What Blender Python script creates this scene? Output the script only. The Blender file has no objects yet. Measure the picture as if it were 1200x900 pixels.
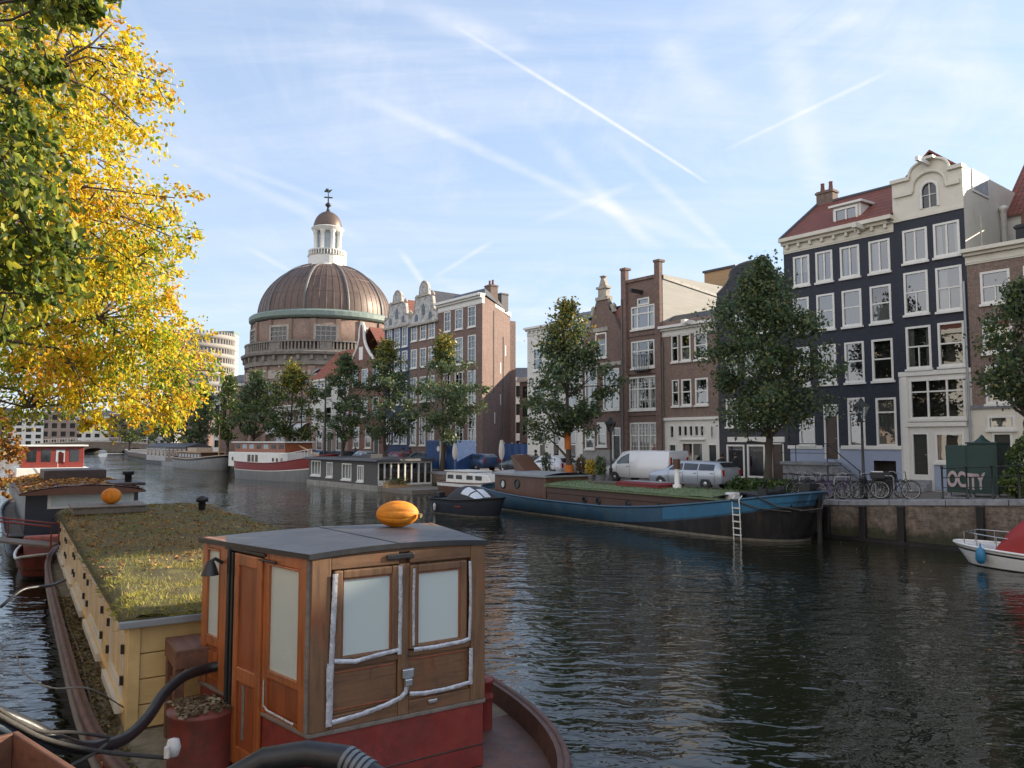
import bpy, bmesh, math, random
import numpy as np
from mathutils import Vector, Matrix, noise as mnoise
R = math.radians
random.seed(7)
SC = bpy.context.scene
COL = SC.collection
# ---------------------------------------------------------------- camera calibration
FPX = 906.0
PIT = math.atan2(67.0, FPX)
CAM = Vector((0, 0, 3.8))
cp, sp = math.cos(PIT), math.sin(PIT)
def ray(px, py):
    a = (px - 600) / FPX; b = (450 - py) / FPX
    return Vector((a, cp - b * sp, sp + b * cp))
def at_z(px, py, z):
    r = ray(px, py); return CAM + r * ((z - CAM.z) / r.z)
def at_y(px, py, Y):
    r = ray(px, py); return CAM + r * (Y / r.y)
# canal frame: s runs up the canal, n across it to the right bank
PH = R(38.7)
SD = Vector((-math.sin(PH), math.cos(PH), 0)); ND = Vector((math.cos(PH), math.sin(PH), 0))
def W(s, n, z=0.0):
    v = SD * s + ND * n; v.z = z; return v
def on_n(px, py, n):
    r = ray(px, py); k = n / r.dot(ND); P = CAM + r * k
    return P.dot(SD), P.z
ROT_F = math.atan2(-SD.y, -SD.x)      # facade x axis (left to right seen from the water)
ROT_S = math.atan2(SD.y, SD.x)
QR = [(-60, 29.4), (17, 29.4), (35, 31.4), (53, 33.9), (80, 33.9), (110, 34.5), (150, 37), (200, 44), (260, 56), (340, 80), (1500, 500)]
QL = [(-60, -4), (60, -3), (110, -1), (150, 4), (200, 14), (260, 28), (340, 55), (1500, 470)]
def interp(tab, s):
    for (a, b), (c, d) in zip(tab, tab[1:]):
        if s <= c: return b + (d - b) * max(0, (s - a)) / (c - a)
    return tab[-1][1]
def qn(s): return interp(QR, s)
def sz(s): return 1.4 if s > 17 else min(2.05, 1.4 + (17 - s) * .062)
# ---------------------------------------------------------------- materials
MAT = {}
def _nt(name):
    m = bpy.data.materials.new(name); m.use_nodes = True
    nt = m.node_tree; b = nt.nodes['Principled BSDF']; MAT[name] = m
    return m, nt, b
def N(nt, t, **kw):
    n = nt.nodes.new(t)
    for k, v in kw.items(): setattr(n, k, v)
    return n
def L(nt, a, b): nt.links.new(a, b)
def c4(c): return (c[0], c[1], c[2], 1)
def mixc(nt, fac, a, b):
    m = N(nt, 'ShaderNodeMix', data_type='RGBA')
    for s, v in ((m.inputs[0], fac), (m.inputs[6], a), (m.inputs[7], b)):
        if isinstance(v, (int, float)): s.default_value = v
        elif isinstance(v, tuple): s.default_value = c4(v)
        else: L(nt, v, s)
    return m.outputs[2]
def ramp(nt, fac, stops):
    r = N(nt, 'ShaderNodeValToRGB')
    while len(r.color_ramp.elements) < len(stops): r.color_ramp.elements.new(.5)
    for e, (p, v) in zip(r.color_ramp.elements, stops):
        e.position = p; e.color = c4(v) if isinstance(v, tuple) else (v, v, v, 1)
    L(nt, fac, r.inputs[0]); return r.outputs[0]
def nz(nt, vec, scale, detail=5, rough=.6, dist=0):
    n = N(nt, 'ShaderNodeTexNoise'); n.inputs['Scale'].default_value = scale
    n.inputs['Detail'].default_value = detail; n.inputs['Roughness'].default_value = rough
    n.inputs['Distortion'].default_value = dist
    L(nt, vec, n.inputs['Vector']); return n.outputs['Fac']
def objc(nt, sc=None):
    tc = N(nt, 'ShaderNodeTexCoord').outputs['Object']
    if sc:
        m = N(nt, 'ShaderNodeMapping'); m.inputs['Scale'].default_value = sc; L(nt, tc, m.inputs[0]); return m.outputs[0]
    return tc
def bump(nt, b, h, strength=.3, dist=.02):
    n = N(nt, 'ShaderNodeBump'); n.inputs['Strength'].default_value = strength; n.inputs['Distance'].default_value = dist
    L(nt, h, n.inputs['Height'])
    L(nt, n.outputs[0], b.inputs['Normal']); return n
def pmat(name, col, rough=.6, var=.18, scale=2.5, bmp=0, bscale=40, metal=0, col2=None, patch=None, stretch=None, spec=.5, thr=(.45, .7)):
    """plain surface: base colour wandering with fine and coarse noise, optional worn patches of a second colour"""
    m, nt, b = _nt(name)
    v = objc(nt, stretch)
    f = nz(nt, v, scale, 7, .65)
    lo = tuple(c * (1 - var) for c in col); hi = tuple(min(1, c * (1 + var)) for c in col)
    c = ramp(nt, f, [(.3, lo), (.7, hi)])
    if col2:
        f2 = nz(nt, v, patch or scale * 1.7, 8, .7, .4)
        c = mixc(nt, ramp(nt, f2, [(thr[0], 0.), (thr[1], 1.)]), c, col2)
    L(nt, c, b.inputs['Base Color'])
    r = ramp(nt, nz(nt, v, scale * 2, 4), [(.3, max(.02, rough - .1)), (.7, min(1, rough + .1))]); L(nt, r, b.inputs['Roughness'])
    b.inputs['Metallic'].default_value = metal; b.inputs['Specular IOR Level'].default_value = spec
    if bmp: bump(nt, b, nz(nt, v, bscale, 5), bmp, .01)
    return m
def brick(name, c1, c2, mortar, var=.25, bw=.21, bh=.062, ms=.010, rough=.85, stain=(.05, .04, .035), stf=.35):
    m, nt, b = _nt(name)
    tc = objc(nt); sx = N(nt, 'ShaderNodeSeparateXYZ'); L(nt, tc, sx.inputs[0])
    ad = N(nt, 'ShaderNodeMath'); L(nt, sx.outputs[0], ad.inputs[0]); L(nt, sx.outputs[1], ad.inputs[1])
    cx = N(nt, 'ShaderNodeCombineXYZ'); L(nt, ad.outputs[0], cx.inputs[0]); L(nt, sx.outputs[2], cx.inputs[1])
    br = N(nt, 'ShaderNodeTexBrick'); L(nt, cx.outputs[0], br.inputs['Vector'])
    br.inputs['Color1'].default_value = c4(c1); br.inputs['Color2'].default_value = c4(c2); br.inputs['Mortar'].default_value = c4(mortar)
    br.inputs['Scale'].default_value = 1; br.inputs['Brick Width'].default_value = bw; br.inputs['Row Height'].default_value = bh
    br.inputs['Mortar Size'].default_value = ms; br.inputs['Mortar Smooth'].default_value = .3
    f = nz(nt, tc, .6, 8, .7); c = mixc(nt, ramp(nt, f, [(.35, 0.), (.75, stf)]), br.outputs['Color'], stain)
    f2 = nz(nt, tc, 6, 4)
    mm = N(nt, 'ShaderNodeMix', data_type='RGBA', blend_type='MULTIPLY'); mm.inputs[0].default_value = 1
    L(nt, c, mm.inputs[6]); L(nt, ramp(nt, f2, [(.3, 1 - var), (.7, 1 + var)]), mm.inputs[7])
    L(nt, mm.outputs[2], b.inputs['Base Color']); b.inputs['Roughness'].default_value = rough
    b.inputs['Specular IOR Level'].default_value = .3
    bump(nt, b, br.outputs['Fac'], -.3, .01)
    return m
def wood(name, col, dark, sc=(1, 1, 1), rough=.5, bmp=.25, coat=0, grain=18, axis='Z'):
    m, nt, b = _nt(name)
    st = {'Z': (1, 1, .06), 'X': (.06, 1, 1), 'Y': (1, .06, 1)}[axis]
    v = objc(nt, st); f = nz(nt, v, grain, 8, .7, .3)
    c = ramp(nt, f, [(.28, dark), (.5, col), (.75, tuple(min(1, x * 1.25) for x in col))])
    f2 = nz(nt, objc(nt), 2.2, 6, .7); c = mixc(nt, ramp(nt, f2, [(.45, 0.), (.8, .55)]), c, dark)
    L(nt, c, b.inputs['Base Color']); b.inputs['Roughness'].default_value = rough
    b.inputs['Coat Weight'].default_value = coat; b.inputs['Coat Roughness'].default_value = .2
    bump(nt, b, f, bmp, .006); return m
def tiles(name, c1, c2, rowh=.3, axis='X'):
    m, nt, b = _nt(name)
    tc = objc(nt); sx = N(nt, 'ShaderNodeSeparateXYZ'); L(nt, tc, sx.inputs[0])
    h = sx.outputs[0] if axis == 'X' else sx.outputs[1]
    cx = N(nt, 'ShaderNodeCombineXYZ'); L(nt, h, cx.inputs[0]); L(nt, sx.outputs[2], cx.inputs[1])
    br = N(nt, 'ShaderNodeTexBrick'); L(nt, cx.outputs[0], br.inputs['Vector']); br.offset = 0
    br.inputs['Color1'].default_value = c4(c1); br.inputs['Color2'].default_value = c4(c2)
    br.inputs['Mortar'].default_value = c4(tuple(x * .3 for x in c1)); br.inputs['Scale'].default_value = 1
    br.inputs['Brick Width'].default_value = .22; br.inputs['Row Height'].default_value = rowh; br.inputs['Mortar Size'].default_value = .022
    f = nz(nt, tc, 3, 6, .7); c = mixc(nt, ramp(nt, f, [(.4, 0.), (.75, .5)]), br.outputs['Color'], (.13, .06, .045))
    L(nt, c, b.inputs['Base Color']); b.inputs['Roughness'].default_value = .7
    w = N(nt, 'ShaderNodeTexWave', wave_type='BANDS', bands_direction='X'); w.inputs['Scale'].default_value = 1 / .22 / 1.0 * .5 * 2
    L(nt, cx.outputs[0], w.inputs['Vector']); bump(nt, b, w.outputs['Fac'], .6, .05)
    return m
def leafmat(name, trans=.45, rough=.5):
    m, nt, b = _nt(name)
    at = N(nt, 'ShaderNodeAttribute', attribute_name='Col')
    b.inputs['Roughness'].default_value = rough; L(nt, at.outputs['Color'], b.inputs['Base Color'])
    t = N(nt, 'ShaderNodeBsdfTranslucent'); L(nt, at.outputs['Color'], t.inputs['Color'])
    mx = N(nt, 'ShaderNodeMixShader'); mx.inputs[0].default_value = trans
    L(nt, b.outputs[0], mx.inputs[1]); L(nt, t.outputs[0], mx.inputs[2])
    L(nt, mx.outputs[0], nt.nodes['Material Output'].inputs[0]); return m
def glassmat(name, refl=.3, tint=(.75, .82, .85), rough=.01):
    m, nt, b = _nt(name); nt.nodes.remove(b)
    t = N(nt, 'ShaderNodeBsdfTransparent'); t.inputs[0].default_value = c4(tint)
    g = N(nt, 'ShaderNodeBsdfGlossy'); g.inputs['Roughness'].default_value = rough; g.inputs[0].default_value = (.95, .97, 1, 1)
    bp = N(nt, 'ShaderNodeBump'); bp.inputs['Strength'].default_value = .02; bp.inputs['Distance'].default_value = .05
    L(nt, nz(nt, objc(nt), 1.2, 2), bp.inputs['Height']); L(nt, bp.outputs[0], g.inputs['Normal'])
    lw = N(nt, 'ShaderNodeFresnel'); lw.inputs[0].default_value = 1.5
    a = N(nt, 'ShaderNodeMath', operation='ADD'); a.use_clamp = True; L(nt, lw.outputs[0], a.inputs[0]); a.inputs[1].default_value = refl
    mx = N(nt, 'ShaderNodeMixShader'); L(nt, a.outputs[0], mx.inputs[0])
    L(nt, t.outputs[0], mx.inputs[1]); L(nt, g.outputs[0], mx.inputs[2])
    L(nt, mx.outputs[0], nt.nodes['Material Output'].inputs[0]); return m
# ---------------------------------------------------------------- mesh builder
class MB:
    def __init__(s, M=None): s.v = []; s.f = []; s.mi = []; s.sm = []; s.M = M; s.m = 0; s.smooth = False
    def add(s, vs, fs, m=None, sm=None):
        o = len(s.v)
        for p in vs:
            p = Vector(p); s.v.append(s.M @ p if s.M else p)
        for f in fs: s.f.append([i + o for i in f]); s.mi.append(s.m if m is None else m); s.sm.append(s.smooth if sm is None else sm)
    def box(s, x0, x1, y0, y1, z0, z1, m=None):
        s.add([(x0, y0, z0), (x1, y0, z0), (x1, y1, z0), (x0, y1, z0), (x0, y0, z1), (x1, y0, z1), (x1, y1, z1), (x0, y1, z1)],
              [(0, 3, 2, 1), (4, 5, 6, 7), (0, 1, 5, 4), (1, 2, 6, 5), (2, 3, 7, 6), (3, 0, 4, 7)], m)
    def hexa(s, p, m=None):
        s.add(p, [(0, 3, 2, 1), (4, 5, 6, 7), (0, 1, 5, 4), (1, 2, 6, 5), (2, 3, 7, 6), (3, 0, 4, 7)], m)
    def quad(s, a, b, c, d, m=None): s.add([a, b, c, d], [(0, 1, 2, 3)], m)
    def prism(s, poly, a0, a1, axis='y', m=None):
        """extrude a 2-D outline: axis y -> outline in xz, axis z -> outline in xy, axis x -> outline in yz"""
        n = len(poly)
        def P(q, a): return {'y': (q[0], a, q[1]), 'z': (q[0], q[1], a), 'x': (a, q[0], q[1])}[axis]
        vs = [P(q, a0) for q in poly] + [P(q, a1) for q in poly]
        s.add(vs, [list(range(n)), list(range(2 * n - 1, n - 1, -1))] + [(i, i + n, (i + 1) % n + n, (i + 1) % n) for i in range(n)], m)
    def tube(s, pts, r, n=8, m=None, cap=True, sm=True):
        pts = [Vector(p) for p in pts]; k = len(pts); rs = r if isinstance(r, (list, tuple)) else [r] * k
        vs = []; fs = []; up = None
        for i, p in enumerate(pts):
            t = (pts[min(i + 1, k - 1)] - pts[max(i - 1, 0)]).normalized()
            if up is None:
                up = t.cross(Vector((0, 0, 1)) if abs(t.z) < .9 else Vector((1, 0, 0))).normalized()
            else:
                up = (up - t * up.dot(t)).normalized()
            w = t.cross(up)
            for j in range(n):
                a = 2 * math.pi * j / n; vs.append(p + (up * math.cos(a) + w * math.sin(a)) * rs[i])
        for i in range(k - 1):
            for j in range(n): fs.append((i * n + j, i * n + (j + 1) % n, (i + 1) * n + (j + 1) % n, (i + 1) * n + j))
        s.add(vs, fs, m, sm)
        if cap and rs[0] > 1e-4: s.add(vs[:n], [list(range(n - 1, -1, -1))], m)
        if cap and rs[-1] > 1e-4: s.add(vs[-n:], [list(range(n))], m)
    def lathe(s, prof, n=16, c=(0, 0, 0), m=None, sm=True, a0=0):
        vs = []; fs = []
        for r, z in prof:
            for j in range(n):
                a = a0 + 2 * math.pi * j / n; vs.append((c[0] + r * math.cos(a), c[1] + r * math.sin(a), c[2] + z))
        for i in range(len(prof) - 1):
            for j in range(n): fs.append((i * n + j, i * n + (j + 1) % n, (i + 1) * n + (j + 1) % n, (i + 1) * n + j))
        s.add(vs, fs, m, sm)
        if prof[0][0] > 1e-3: s.add(vs[:n], [list(range(n - 1, -1, -1))], m)
        if prof[-1][0] > 1e-3: s.add(vs[-n:], [list(range(n))], m)
    def grid(s, P, nu, nv, m=None, sm=True):
        vs = [P(i / nu, j / nv) for j in range(nv + 1) for i in range(nu + 1)]
        s.add(vs, [(j * (nu + 1) + i, j * (nu + 1) + i + 1, (j + 1) * (nu + 1) + i + 1, (j + 1) * (nu + 1) + i) for j in range(nv) for i in range(nu)], m, sm)
    def mesh(s, name, mats):
        me = bpy.data.meshes.new(name)
        me.from_pydata([tuple(v) for v in s.v], [], s.f)
        for m in (mats if isinstance(mats, (list, tuple)) else [mats]): me.materials.append(MAT[m] if isinstance(m, str) else m)
        me.polygons.foreach_set('material_index', s.mi); me.polygons.foreach_set('use_smooth', s.sm)
        me.update(); return me
    def build(s, name, mats, parent=None, bev=0, seg=2, fixn=False, **tags):
        me = s.mesh(name, mats)
        if fixn:
            bm = bmesh.new(); bm.from_mesh(me); bmesh.ops.remove_doubles(bm, verts=bm.verts, dist=1e-4)
            bmesh.ops.recalc_face_normals(bm, faces=bm.faces); bm.to_mesh(me); bm.free()
        return link(name, me, parent, bev, seg, **tags)
def link(name, me, parent=None, bev=0, seg=2, loc=None, rotz=None, **tags):
    o = bpy.data.objects.new(name, me); COL.objects.link(o)
    if parent: o.parent = parent
    if loc is not None: o.location = loc
    if rotz is not None: o.rotation_euler = (0, 0, rotz)
    if bev:
        md = o.modifiers.new('bevel', 'BEVEL'); md.width = bev; md.segments = seg; md.limit_method = 'ANGLE'; md.angle_limit = R(40)
    for k, v in tags.items(): o[k] = v
    return o
def thing(name, label, cat, loc=(0, 0, 0), rotz=0, group=None):
    o = bpy.data.objects.new(name, None); COL.objects.link(o); o.location = loc; o.rotation_euler = (0, 0, rotz)
    o.empty_display_size = .2
    o['label'] = label; o['category'] = cat
    if group: o['group'] = group
    return o
def dup(root, loc, rotz=None, label=None, group=None, scale=None):
    r = root.copy(); COL.objects.link(r); r.location = loc
    if rotz is not None: r.rotation_euler = (0, 0, rotz)
    if scale: r.scale = (scale, scale, scale) if isinstance(scale, (int, float)) else scale
    if label: r['label'] = label
    if group: r['group'] = group
    for ch in list(root.children):
        c = ch.copy(); COL.objects.link(c); c.parent = r
        for g in ch.children:
            d = g.copy(); COL.objects.link(d); d.parent = c
    return r
def facing(p, q):
    """matrix of a wall frame: origin p, x towards q, z up, y = into the wall"""
    p = Vector(p); x = Vector(q) - p; x.z = 0; x.normalize(); z = Vector((0, 0, 1)); y = z.cross(x)
    return Matrix(((x.x, y.x, z.x, p.x), (x.y, y.y, z.y, p.y), (x.z, y.z, z.z, p.z), (0, 0, 0, 1)))
# scattered leaves / blades as one mesh with a colour per face
def scatter_mesh(name, mats, P, D, S, C, form='leaf', parent=None, **tags):
    """P centres, D unit axis, S length, C colours (numpy); each element is a folded leaf (6 verts) or a blade"""
    n = len(P); rng = np.random.default_rng(n)
    rnd = rng.normal(size=(n, 3)); U = np.cross(D, rnd); U /= np.linalg.norm(U, axis=1)[:, None] + 1e-9
    V = np.cross(D, U); s = S[:, None]
    if form == 'leaf':
        vs = np.stack([P - D * s * .5, P - D * s * .1 + U * s * .26 + V * s * .06, P + D * s * .28 + U * s * .2 + V * s * .05, P + D * s * .5 - V * s * .08,
                       P + D * s * .28 - U * s * .2 + V * s * .05, P - D * s * .1 - U * s * .26 + V * s * .06], 1).reshape(-1, 3)
        k = 6; fa = np.array([[0, 1, 2, 3], [0, 3, 4, 5]])
    elif form == 'card':
        vs = np.stack([P - D * s * .5, P + U * s * .3 + V * s * .08, P + D * s * .5, P - U * s * .3 + V * s * .08], 1).reshape(-1, 3); k = 4; fa = np.array([[0, 1, 2, 3]])
    else:
        vs = np.stack([P - U * s * .07, P + U * s * .07, P + D * s + V * s * .15], 1).reshape(-1, 3); k = 3; fa = np.array([[0, 1, 2]])
    nf = len(fa); w = fa.shape[1]
    faces = (fa[None] + (np.arange(n) * k)[:, None, None]).reshape(-1, w)
    me = bpy.data.meshes.new(name)
    me.vertices.add(len(vs)); me.vertices.foreach_set('co', vs.astype(np.float32).ravel())
    me.loops.add(faces.size); me.loops.foreach_set('vertex_index', faces.astype(np.int32).ravel())
    me.polygons.add(len(faces)); me.polygons.foreach_set('loop_start', np.arange(0, faces.size, w, dtype=np.int32))
    me.update(calc_edges=True)
    ca = me.color_attributes.new('Col', 'FLOAT_COLOR', 'POINT')
    cc = np.ones((len(vs), 4), np.float32); cc[:, :3] = np.repeat(C, k, axis=0); ca.data.foreach_set('color', cc.ravel())
    me.materials.append(MAT[mats])
    if parent is False: return me
    return link(name, me, parent, **tags)
# ================================================================ materials
brick('brick_brown', (.235, .148, .118), (.19, .12, .098), (.29, .25, .22))
brick('brick_dark', (.2, .125, .1), (.16, .1, .083), (.26, .23, .2))
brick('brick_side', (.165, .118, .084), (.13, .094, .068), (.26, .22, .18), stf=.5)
brick('brick_red', (.23, .085, .062), (.18, .07, .055), (.25, .2, .17))
brick('brick_pale', (.34, .25, .2), (.28, .2, .16), (.36, .32, .28))
brick('brick_plum', (.20, .115, .095), (.165, .097, .082), (.25, .21, .185))
brick('brick_church', (.29, .175, .14), (.24, .145, .118), (.36, .3, .25), stf=.45)
brick('brick_quay', (.25, .175, .135), (.165, .118, .097), (.19, .175, .155), var=.45, stain=(.07, .065, .045), stf=.65, bw=.26, bh=.085, ms=.014)
nt = MAT['brick_quay'].node_tree; b = nt.nodes['Principled BSDF']; src = b.inputs['Base Color'].links[0].from_socket
sx = N(nt, 'ShaderNodeSeparateXYZ'); L(nt, objc(nt), sx.inputs[0]); ad = N(nt, 'ShaderNodeMath'); L(nt, sx.outputs[2], ad.inputs[0]); wn = N(nt, 'ShaderNodeMath', operation='MULTIPLY'); L(nt, nz(nt, objc(nt, (1, 1, .3)), 2.5, 5), wn.inputs[0]); wn.inputs[1].default_value = -.7; L(nt, wn.outputs[0], ad.inputs[1])
L(nt, mixc(nt, ramp(nt, ad.outputs[0], [(.0, .85), (.3, 0.)]), src, (.035, .042, .022)), b.inputs['Base Color'])
brick('blue_brick', (.027, .031, .046), (.034, .038, .055), (.02, .023, .035), var=.15, ms=.006, stain=(.05, .053, .075), stf=.25, rough=.55)
brick('blue_house', (.06, .085, .16), (.07, .095, .17), (.05, .07, .13), var=.12, ms=.006, stf=.12)
brick('charcoal_brick', (.045, .05, .06), (.055, .06, .07), (.035, .038, .046), var=.15, ms=.006, stf=.12, rough=.6)
brick('paving', (.17, .145, .13), (.135, .115, .105), (.09, .08, .07), bw=.2, bh=.1, ms=.008)
pmat('white_paint', (.72, .71, .67), .45, .05, 3, col2=(.52, .5, .45), patch=1.3, thr=(.55, .9))
pmat('cream_paint', (.66, .63, .54), .5, .06, 2, col2=(.48, .45, .38), patch=1.2, thr=(.55, .9))
pmat('white_wall', (.68, .67, .63), .6, .07, .8, col2=(.45, .43, .4), patch=.9, thr=(.5, .95))
pmat('plinth_blue', (.3, .35, .47), .6, .08, 1.5)
pmat('plinth_stone', (.3, .29, .28), .8, .15, 2, bmp=.2)
pmat('stone_dark', (.24, .215, .19), .85, .2, 1.2, col2=(.12, .11, .1), bmp=.3, bscale=12)
pmat('ornate_stone', (.55, .54, .52), .7, .15, 1.5, col2=(.22, .22, .23), patch=2.6, bmp=.5, bscale=6, thr=(.42, .62))
pmat('stone', (.42, .38, .33), .8, .15, 2, col2=(.2, .18, .15), bmp=.3, bscale=12)
pmat('stone_blue', (.25, .26, .28), .7, .15, 2, col2=(.13, .13, .13))
pmat('coping', (.27, .28, .3), .7, .15, 1.5, col2=(.15, .15, .15), bmp=.2)
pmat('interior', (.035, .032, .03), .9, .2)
pmat('curtain', (.42, .41, .38), .9, .06, 6, stretch=(6, 6, .2))
pmat('door_green', (.02, .028, .025), .35, .1)
pmat('door_brown', (.06, .04, .03), .4, .2)
pmat('door_red', (.16, .03, .025), .4, .1)
pmat('slate', (.055, .055, .062), .5, .25, 3, bmp=.3, bscale=20)
pmat('zinc', (.3, .32, .34), .4, .12, 2, metal=.3)
pmat('boards_grey', (.34, .33, .31), .75, .1, 1.5, stretch=(.3, .3, 6))
pmat('boards_tan', (.42, .27, .14), .7, .12, 1.5, stretch=(.3, .3, 6))
tiles('tile_red', (.30, .085, .05), (.23, .065, .045))
tiles('tile_orange', (.42, .115, .05), (.36, .1, .05))
pmat('copper_brown', (.105, .07, .056), .5, .22, .6, col2=(.15, .105, .085), patch=1.1, stretch=(1, 1, .35), metal=.15)
pmat('copper_green', (.2, .26, .235), .6, .15, 1.5, col2=(.14, .19, .17))
pmat('lead', (.13, .12, .12), .5, .15, 1.5)
pmat('iron', (.018, .02, .02), .45, .2, 4)
pmat('black_metal', (.025, .025, .028), .4, .2, 4)
pmat('steel', (.5, .5, .5), .3, .1, 4, metal=.8)
pmat('rubber', (.02, .02, .021), .6, .2, 6)
pmat('bark', (.075, .06, .048), .9, .3, 6, bmp=.8, bscale=25, stretch=(1, 1, .25))
pmat('orange_wrap', (.55, .16, .03), .8, .15, 4)
pmat('pumpkin', (.74, .24, .012), .62, .2, 4, col2=(.8, .34, .04), patch=9, bmp=.3, bscale=25, thr=(.5, .75))
pmat('stem_brown', (.2, .15, .07), .8, .2)
pmat('bitumen', (.038, .042, .054), .42, .3, 1.6, col2=(.06, .065, .08), patch=2.3, bmp=.25, bscale=60, thr=(.4, .7))
pmat('red_paint', (.24, .04, .032), .45, .2, 3, col2=(.13, .03, .027), patch=3, bmp=.2, bscale=18)
def cracks(name, col, scale=2.2):
    nt = MAT[name].node_tree; b = nt.nodes['Principled BSDF']; src = b.inputs['Base Color'].links[0].from_socket
    v = objc(nt); n = N(nt, 'ShaderNodeTexNoise'); n.inputs['Scale'].default_value = 3; L(nt, v, n.inputs['Vector'])
    w = N(nt, 'ShaderNodeVectorMath', operation='ADD'); sc = N(nt, 'ShaderNodeVectorMath', operation='SCALE'); sc.inputs['Scale'].default_value = .5; L(nt, n.outputs['Color'], sc.inputs[0]); L(nt, v, w.inputs[0]); L(nt, sc.outputs[0], w.inputs[1])
    vo = N(nt, 'ShaderNodeTexVoronoi', feature='DISTANCE_TO_EDGE'); vo.inputs['Scale'].default_value = scale; L(nt, w.outputs[0], vo.inputs['Vector'])
    m = ramp(nt, vo.outputs['Distance'], [(.0, 1.), (.012, 0.)]); k = ramp(nt, nz(nt, v, 1.3, 3), [(.45, 0.), (.6, 1.)])
    mu = N(nt, 'ShaderNodeMath', operation='MULTIPLY'); L(nt, m, mu.inputs[0]); L(nt, k, mu.inputs[1])
    L(nt, mixc(nt, mu.outputs[0], src, col), b.inputs['Base Color'])
cracks('red_paint', (.05, .018, .015))
pmat('red_paint_worn', (.21, .05, .04), .55, .25, 4, col2=(.09, .05, .04), patch=5, bmp=.3, bscale=25)
pmat('rust_deck', (.13, .062, .045), .65, .25, 4, col2=(.07, .045, .035), patch=6, bmp=.3, bscale=30)
pmat('mossy_deck', (.27, .23, .165), .9, .35, 5, col2=(.12, .11, .06), patch=4, bmp=.5, bscale=40)
pmat('dirty_deck', (.12, .1, .085), .85, .3, 6, col2=(.055, .05, .035), patch=5, bmp=.5, bscale=40)
pmat('duct_tape', (.55, .56, .6), .34, .25, 14, metal=.35, bmp=.35, bscale=30, col2=(.26, .26, .28), patch=12, thr=(.5, .8))
pmat('frosted', (.54, .62, .61), .22, .03, .5, spec=.6)
pmat('yellow_paint', (.70, .50, .225), .5, .1, 2.5, col2=(.5, .35, .16), patch=1.8, bmp=.08, bscale=30, thr=(.5, .85))
pmat('hull_brown', (.055, .035, .03), .6, .3, 3, col2=(.09, .06, .05), patch=4, bmp=.3)
pmat('soil', (.09, .075, .035), .95, .4, 9, col2=(.14, .13, .04), patch=4, bmp=.9, bscale=30)
pmat('roof_green', (.12, .17, .085), .9, .25, 6, col2=(.2, .23, .11), patch=5, bmp=.7, bscale=25)
pmat('barge_blue', (.03, .09, .165), .45, .2, 1.6, col2=(.075, .11, .12), patch=3.2, stretch=(1, 1, .35), thr=(.42, .75))
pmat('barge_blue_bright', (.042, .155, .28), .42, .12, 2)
pmat('barge_black', (.014, .014, .016), .5, .35, 1.6, col2=(.05, .04, .034), patch=2.6, stretch=(1, 1, .3), thr=(.48, .75))
pmat('waterline', (.2, .18, .15), .8, .3, 4)
pmat('brown_panel', (.085, .045, .032), .5, .2, 3, stretch=(1, 1, .3))
pmat('navy_boat', (.035, .04, .055), .35, .15, 2)
pmat('tent_black', (.02, .021, .024), .6, .2, 3, bmp=.3, bscale=6)
pmat('tent_clear', (.6, .62, .66), .2, .08, 3)
pmat('ship_red', (.2, .018, .018), .4, .1, 2)
pmat('ship_white', (.75, .74, .7), .45, .06, 3, col2=(.5, .46, .4), patch=2, thr=(.55, .9))
pmat('ship_grey', (.2, .21, .22), .5, .15, 2, col2=(.28, .26, .23), patch=2.5, stretch=(1, 1, .3))
pmat('houseboat_grey', (.075, .068, .064), .65, .15, 2, stretch=(.3, .3, 6))
pmat('concrete', (.3, .29, .26), .9, .2, 2, col2=(.17, .16, .13))
pmat('red_canvas', (.33, .025, .022), .6, .12, 2, bmp=.35, bscale=5)
pmat('boat_white', (.78, .77, .75), .25, .04, 2)
pmat('blue_fender', (.03, .18, .34), .4, .1, 5)
pmat('blue_sheet', (.025, .07, .2), .45, .12, 2, bmp=.3, bscale=4)
pmat('parasol_cloth', (.6, .58, .55), .8, .08, 5, stretch=(5, 5, .5))
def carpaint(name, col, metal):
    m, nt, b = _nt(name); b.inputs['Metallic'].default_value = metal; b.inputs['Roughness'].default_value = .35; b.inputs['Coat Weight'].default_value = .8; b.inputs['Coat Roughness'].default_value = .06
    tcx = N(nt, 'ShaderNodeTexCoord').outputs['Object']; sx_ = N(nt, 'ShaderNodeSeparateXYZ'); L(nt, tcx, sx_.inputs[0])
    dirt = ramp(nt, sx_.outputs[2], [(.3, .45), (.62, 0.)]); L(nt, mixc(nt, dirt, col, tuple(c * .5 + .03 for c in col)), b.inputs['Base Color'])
carpaint('car_silver', (.42, .46, .52), .35); carpaint('van_silver', (.7, .71, .73), .1); carpaint('car_dark', (.03, .035, .045), .3); carpaint('car_blue', (.04, .08, .17), .3); carpaint('car_red', (.22, .02, .02), .1)
pmat('car_glass', (.02, .025, .03), .05, .1, 2, spec=.9)
pmat('red_lens', (.4, .01, .01), .2, .05)
pmat('kiosk_green', (.018, .05, .045), .5, .15, 2)
pmat('graffiti', (.42, .34, .34), .6, .15, 6)
pmat('skin', (.5, .32, .24), .6, .05)
pmat('cloth_dark', (.03, .032, .04), .9, .2)
pmat('cloth_grey', (.16, .16, .18), .9, .2)
pmat('cloth_red', (.3, .04, .04), .9, .2)
pmat('cloth_blue', (.06, .1, .2), .9, .2)
pmat('hair', (.03, .02, .015), .6, .2)
pmat('rope', (.22, .2, .17), .9, .2, 30, bmp=.8, bscale=90)
pmat('rope_dark', (.065, .06, .055), .9, .25, 30, bmp=.8, bscale=90)
pmat('hose', (.022, .023, .026), .38, .2, 8, bmp=.2, bscale=60)
pmat('hose_grey', (.15, .17, .19), .4, .15, 10)
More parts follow.
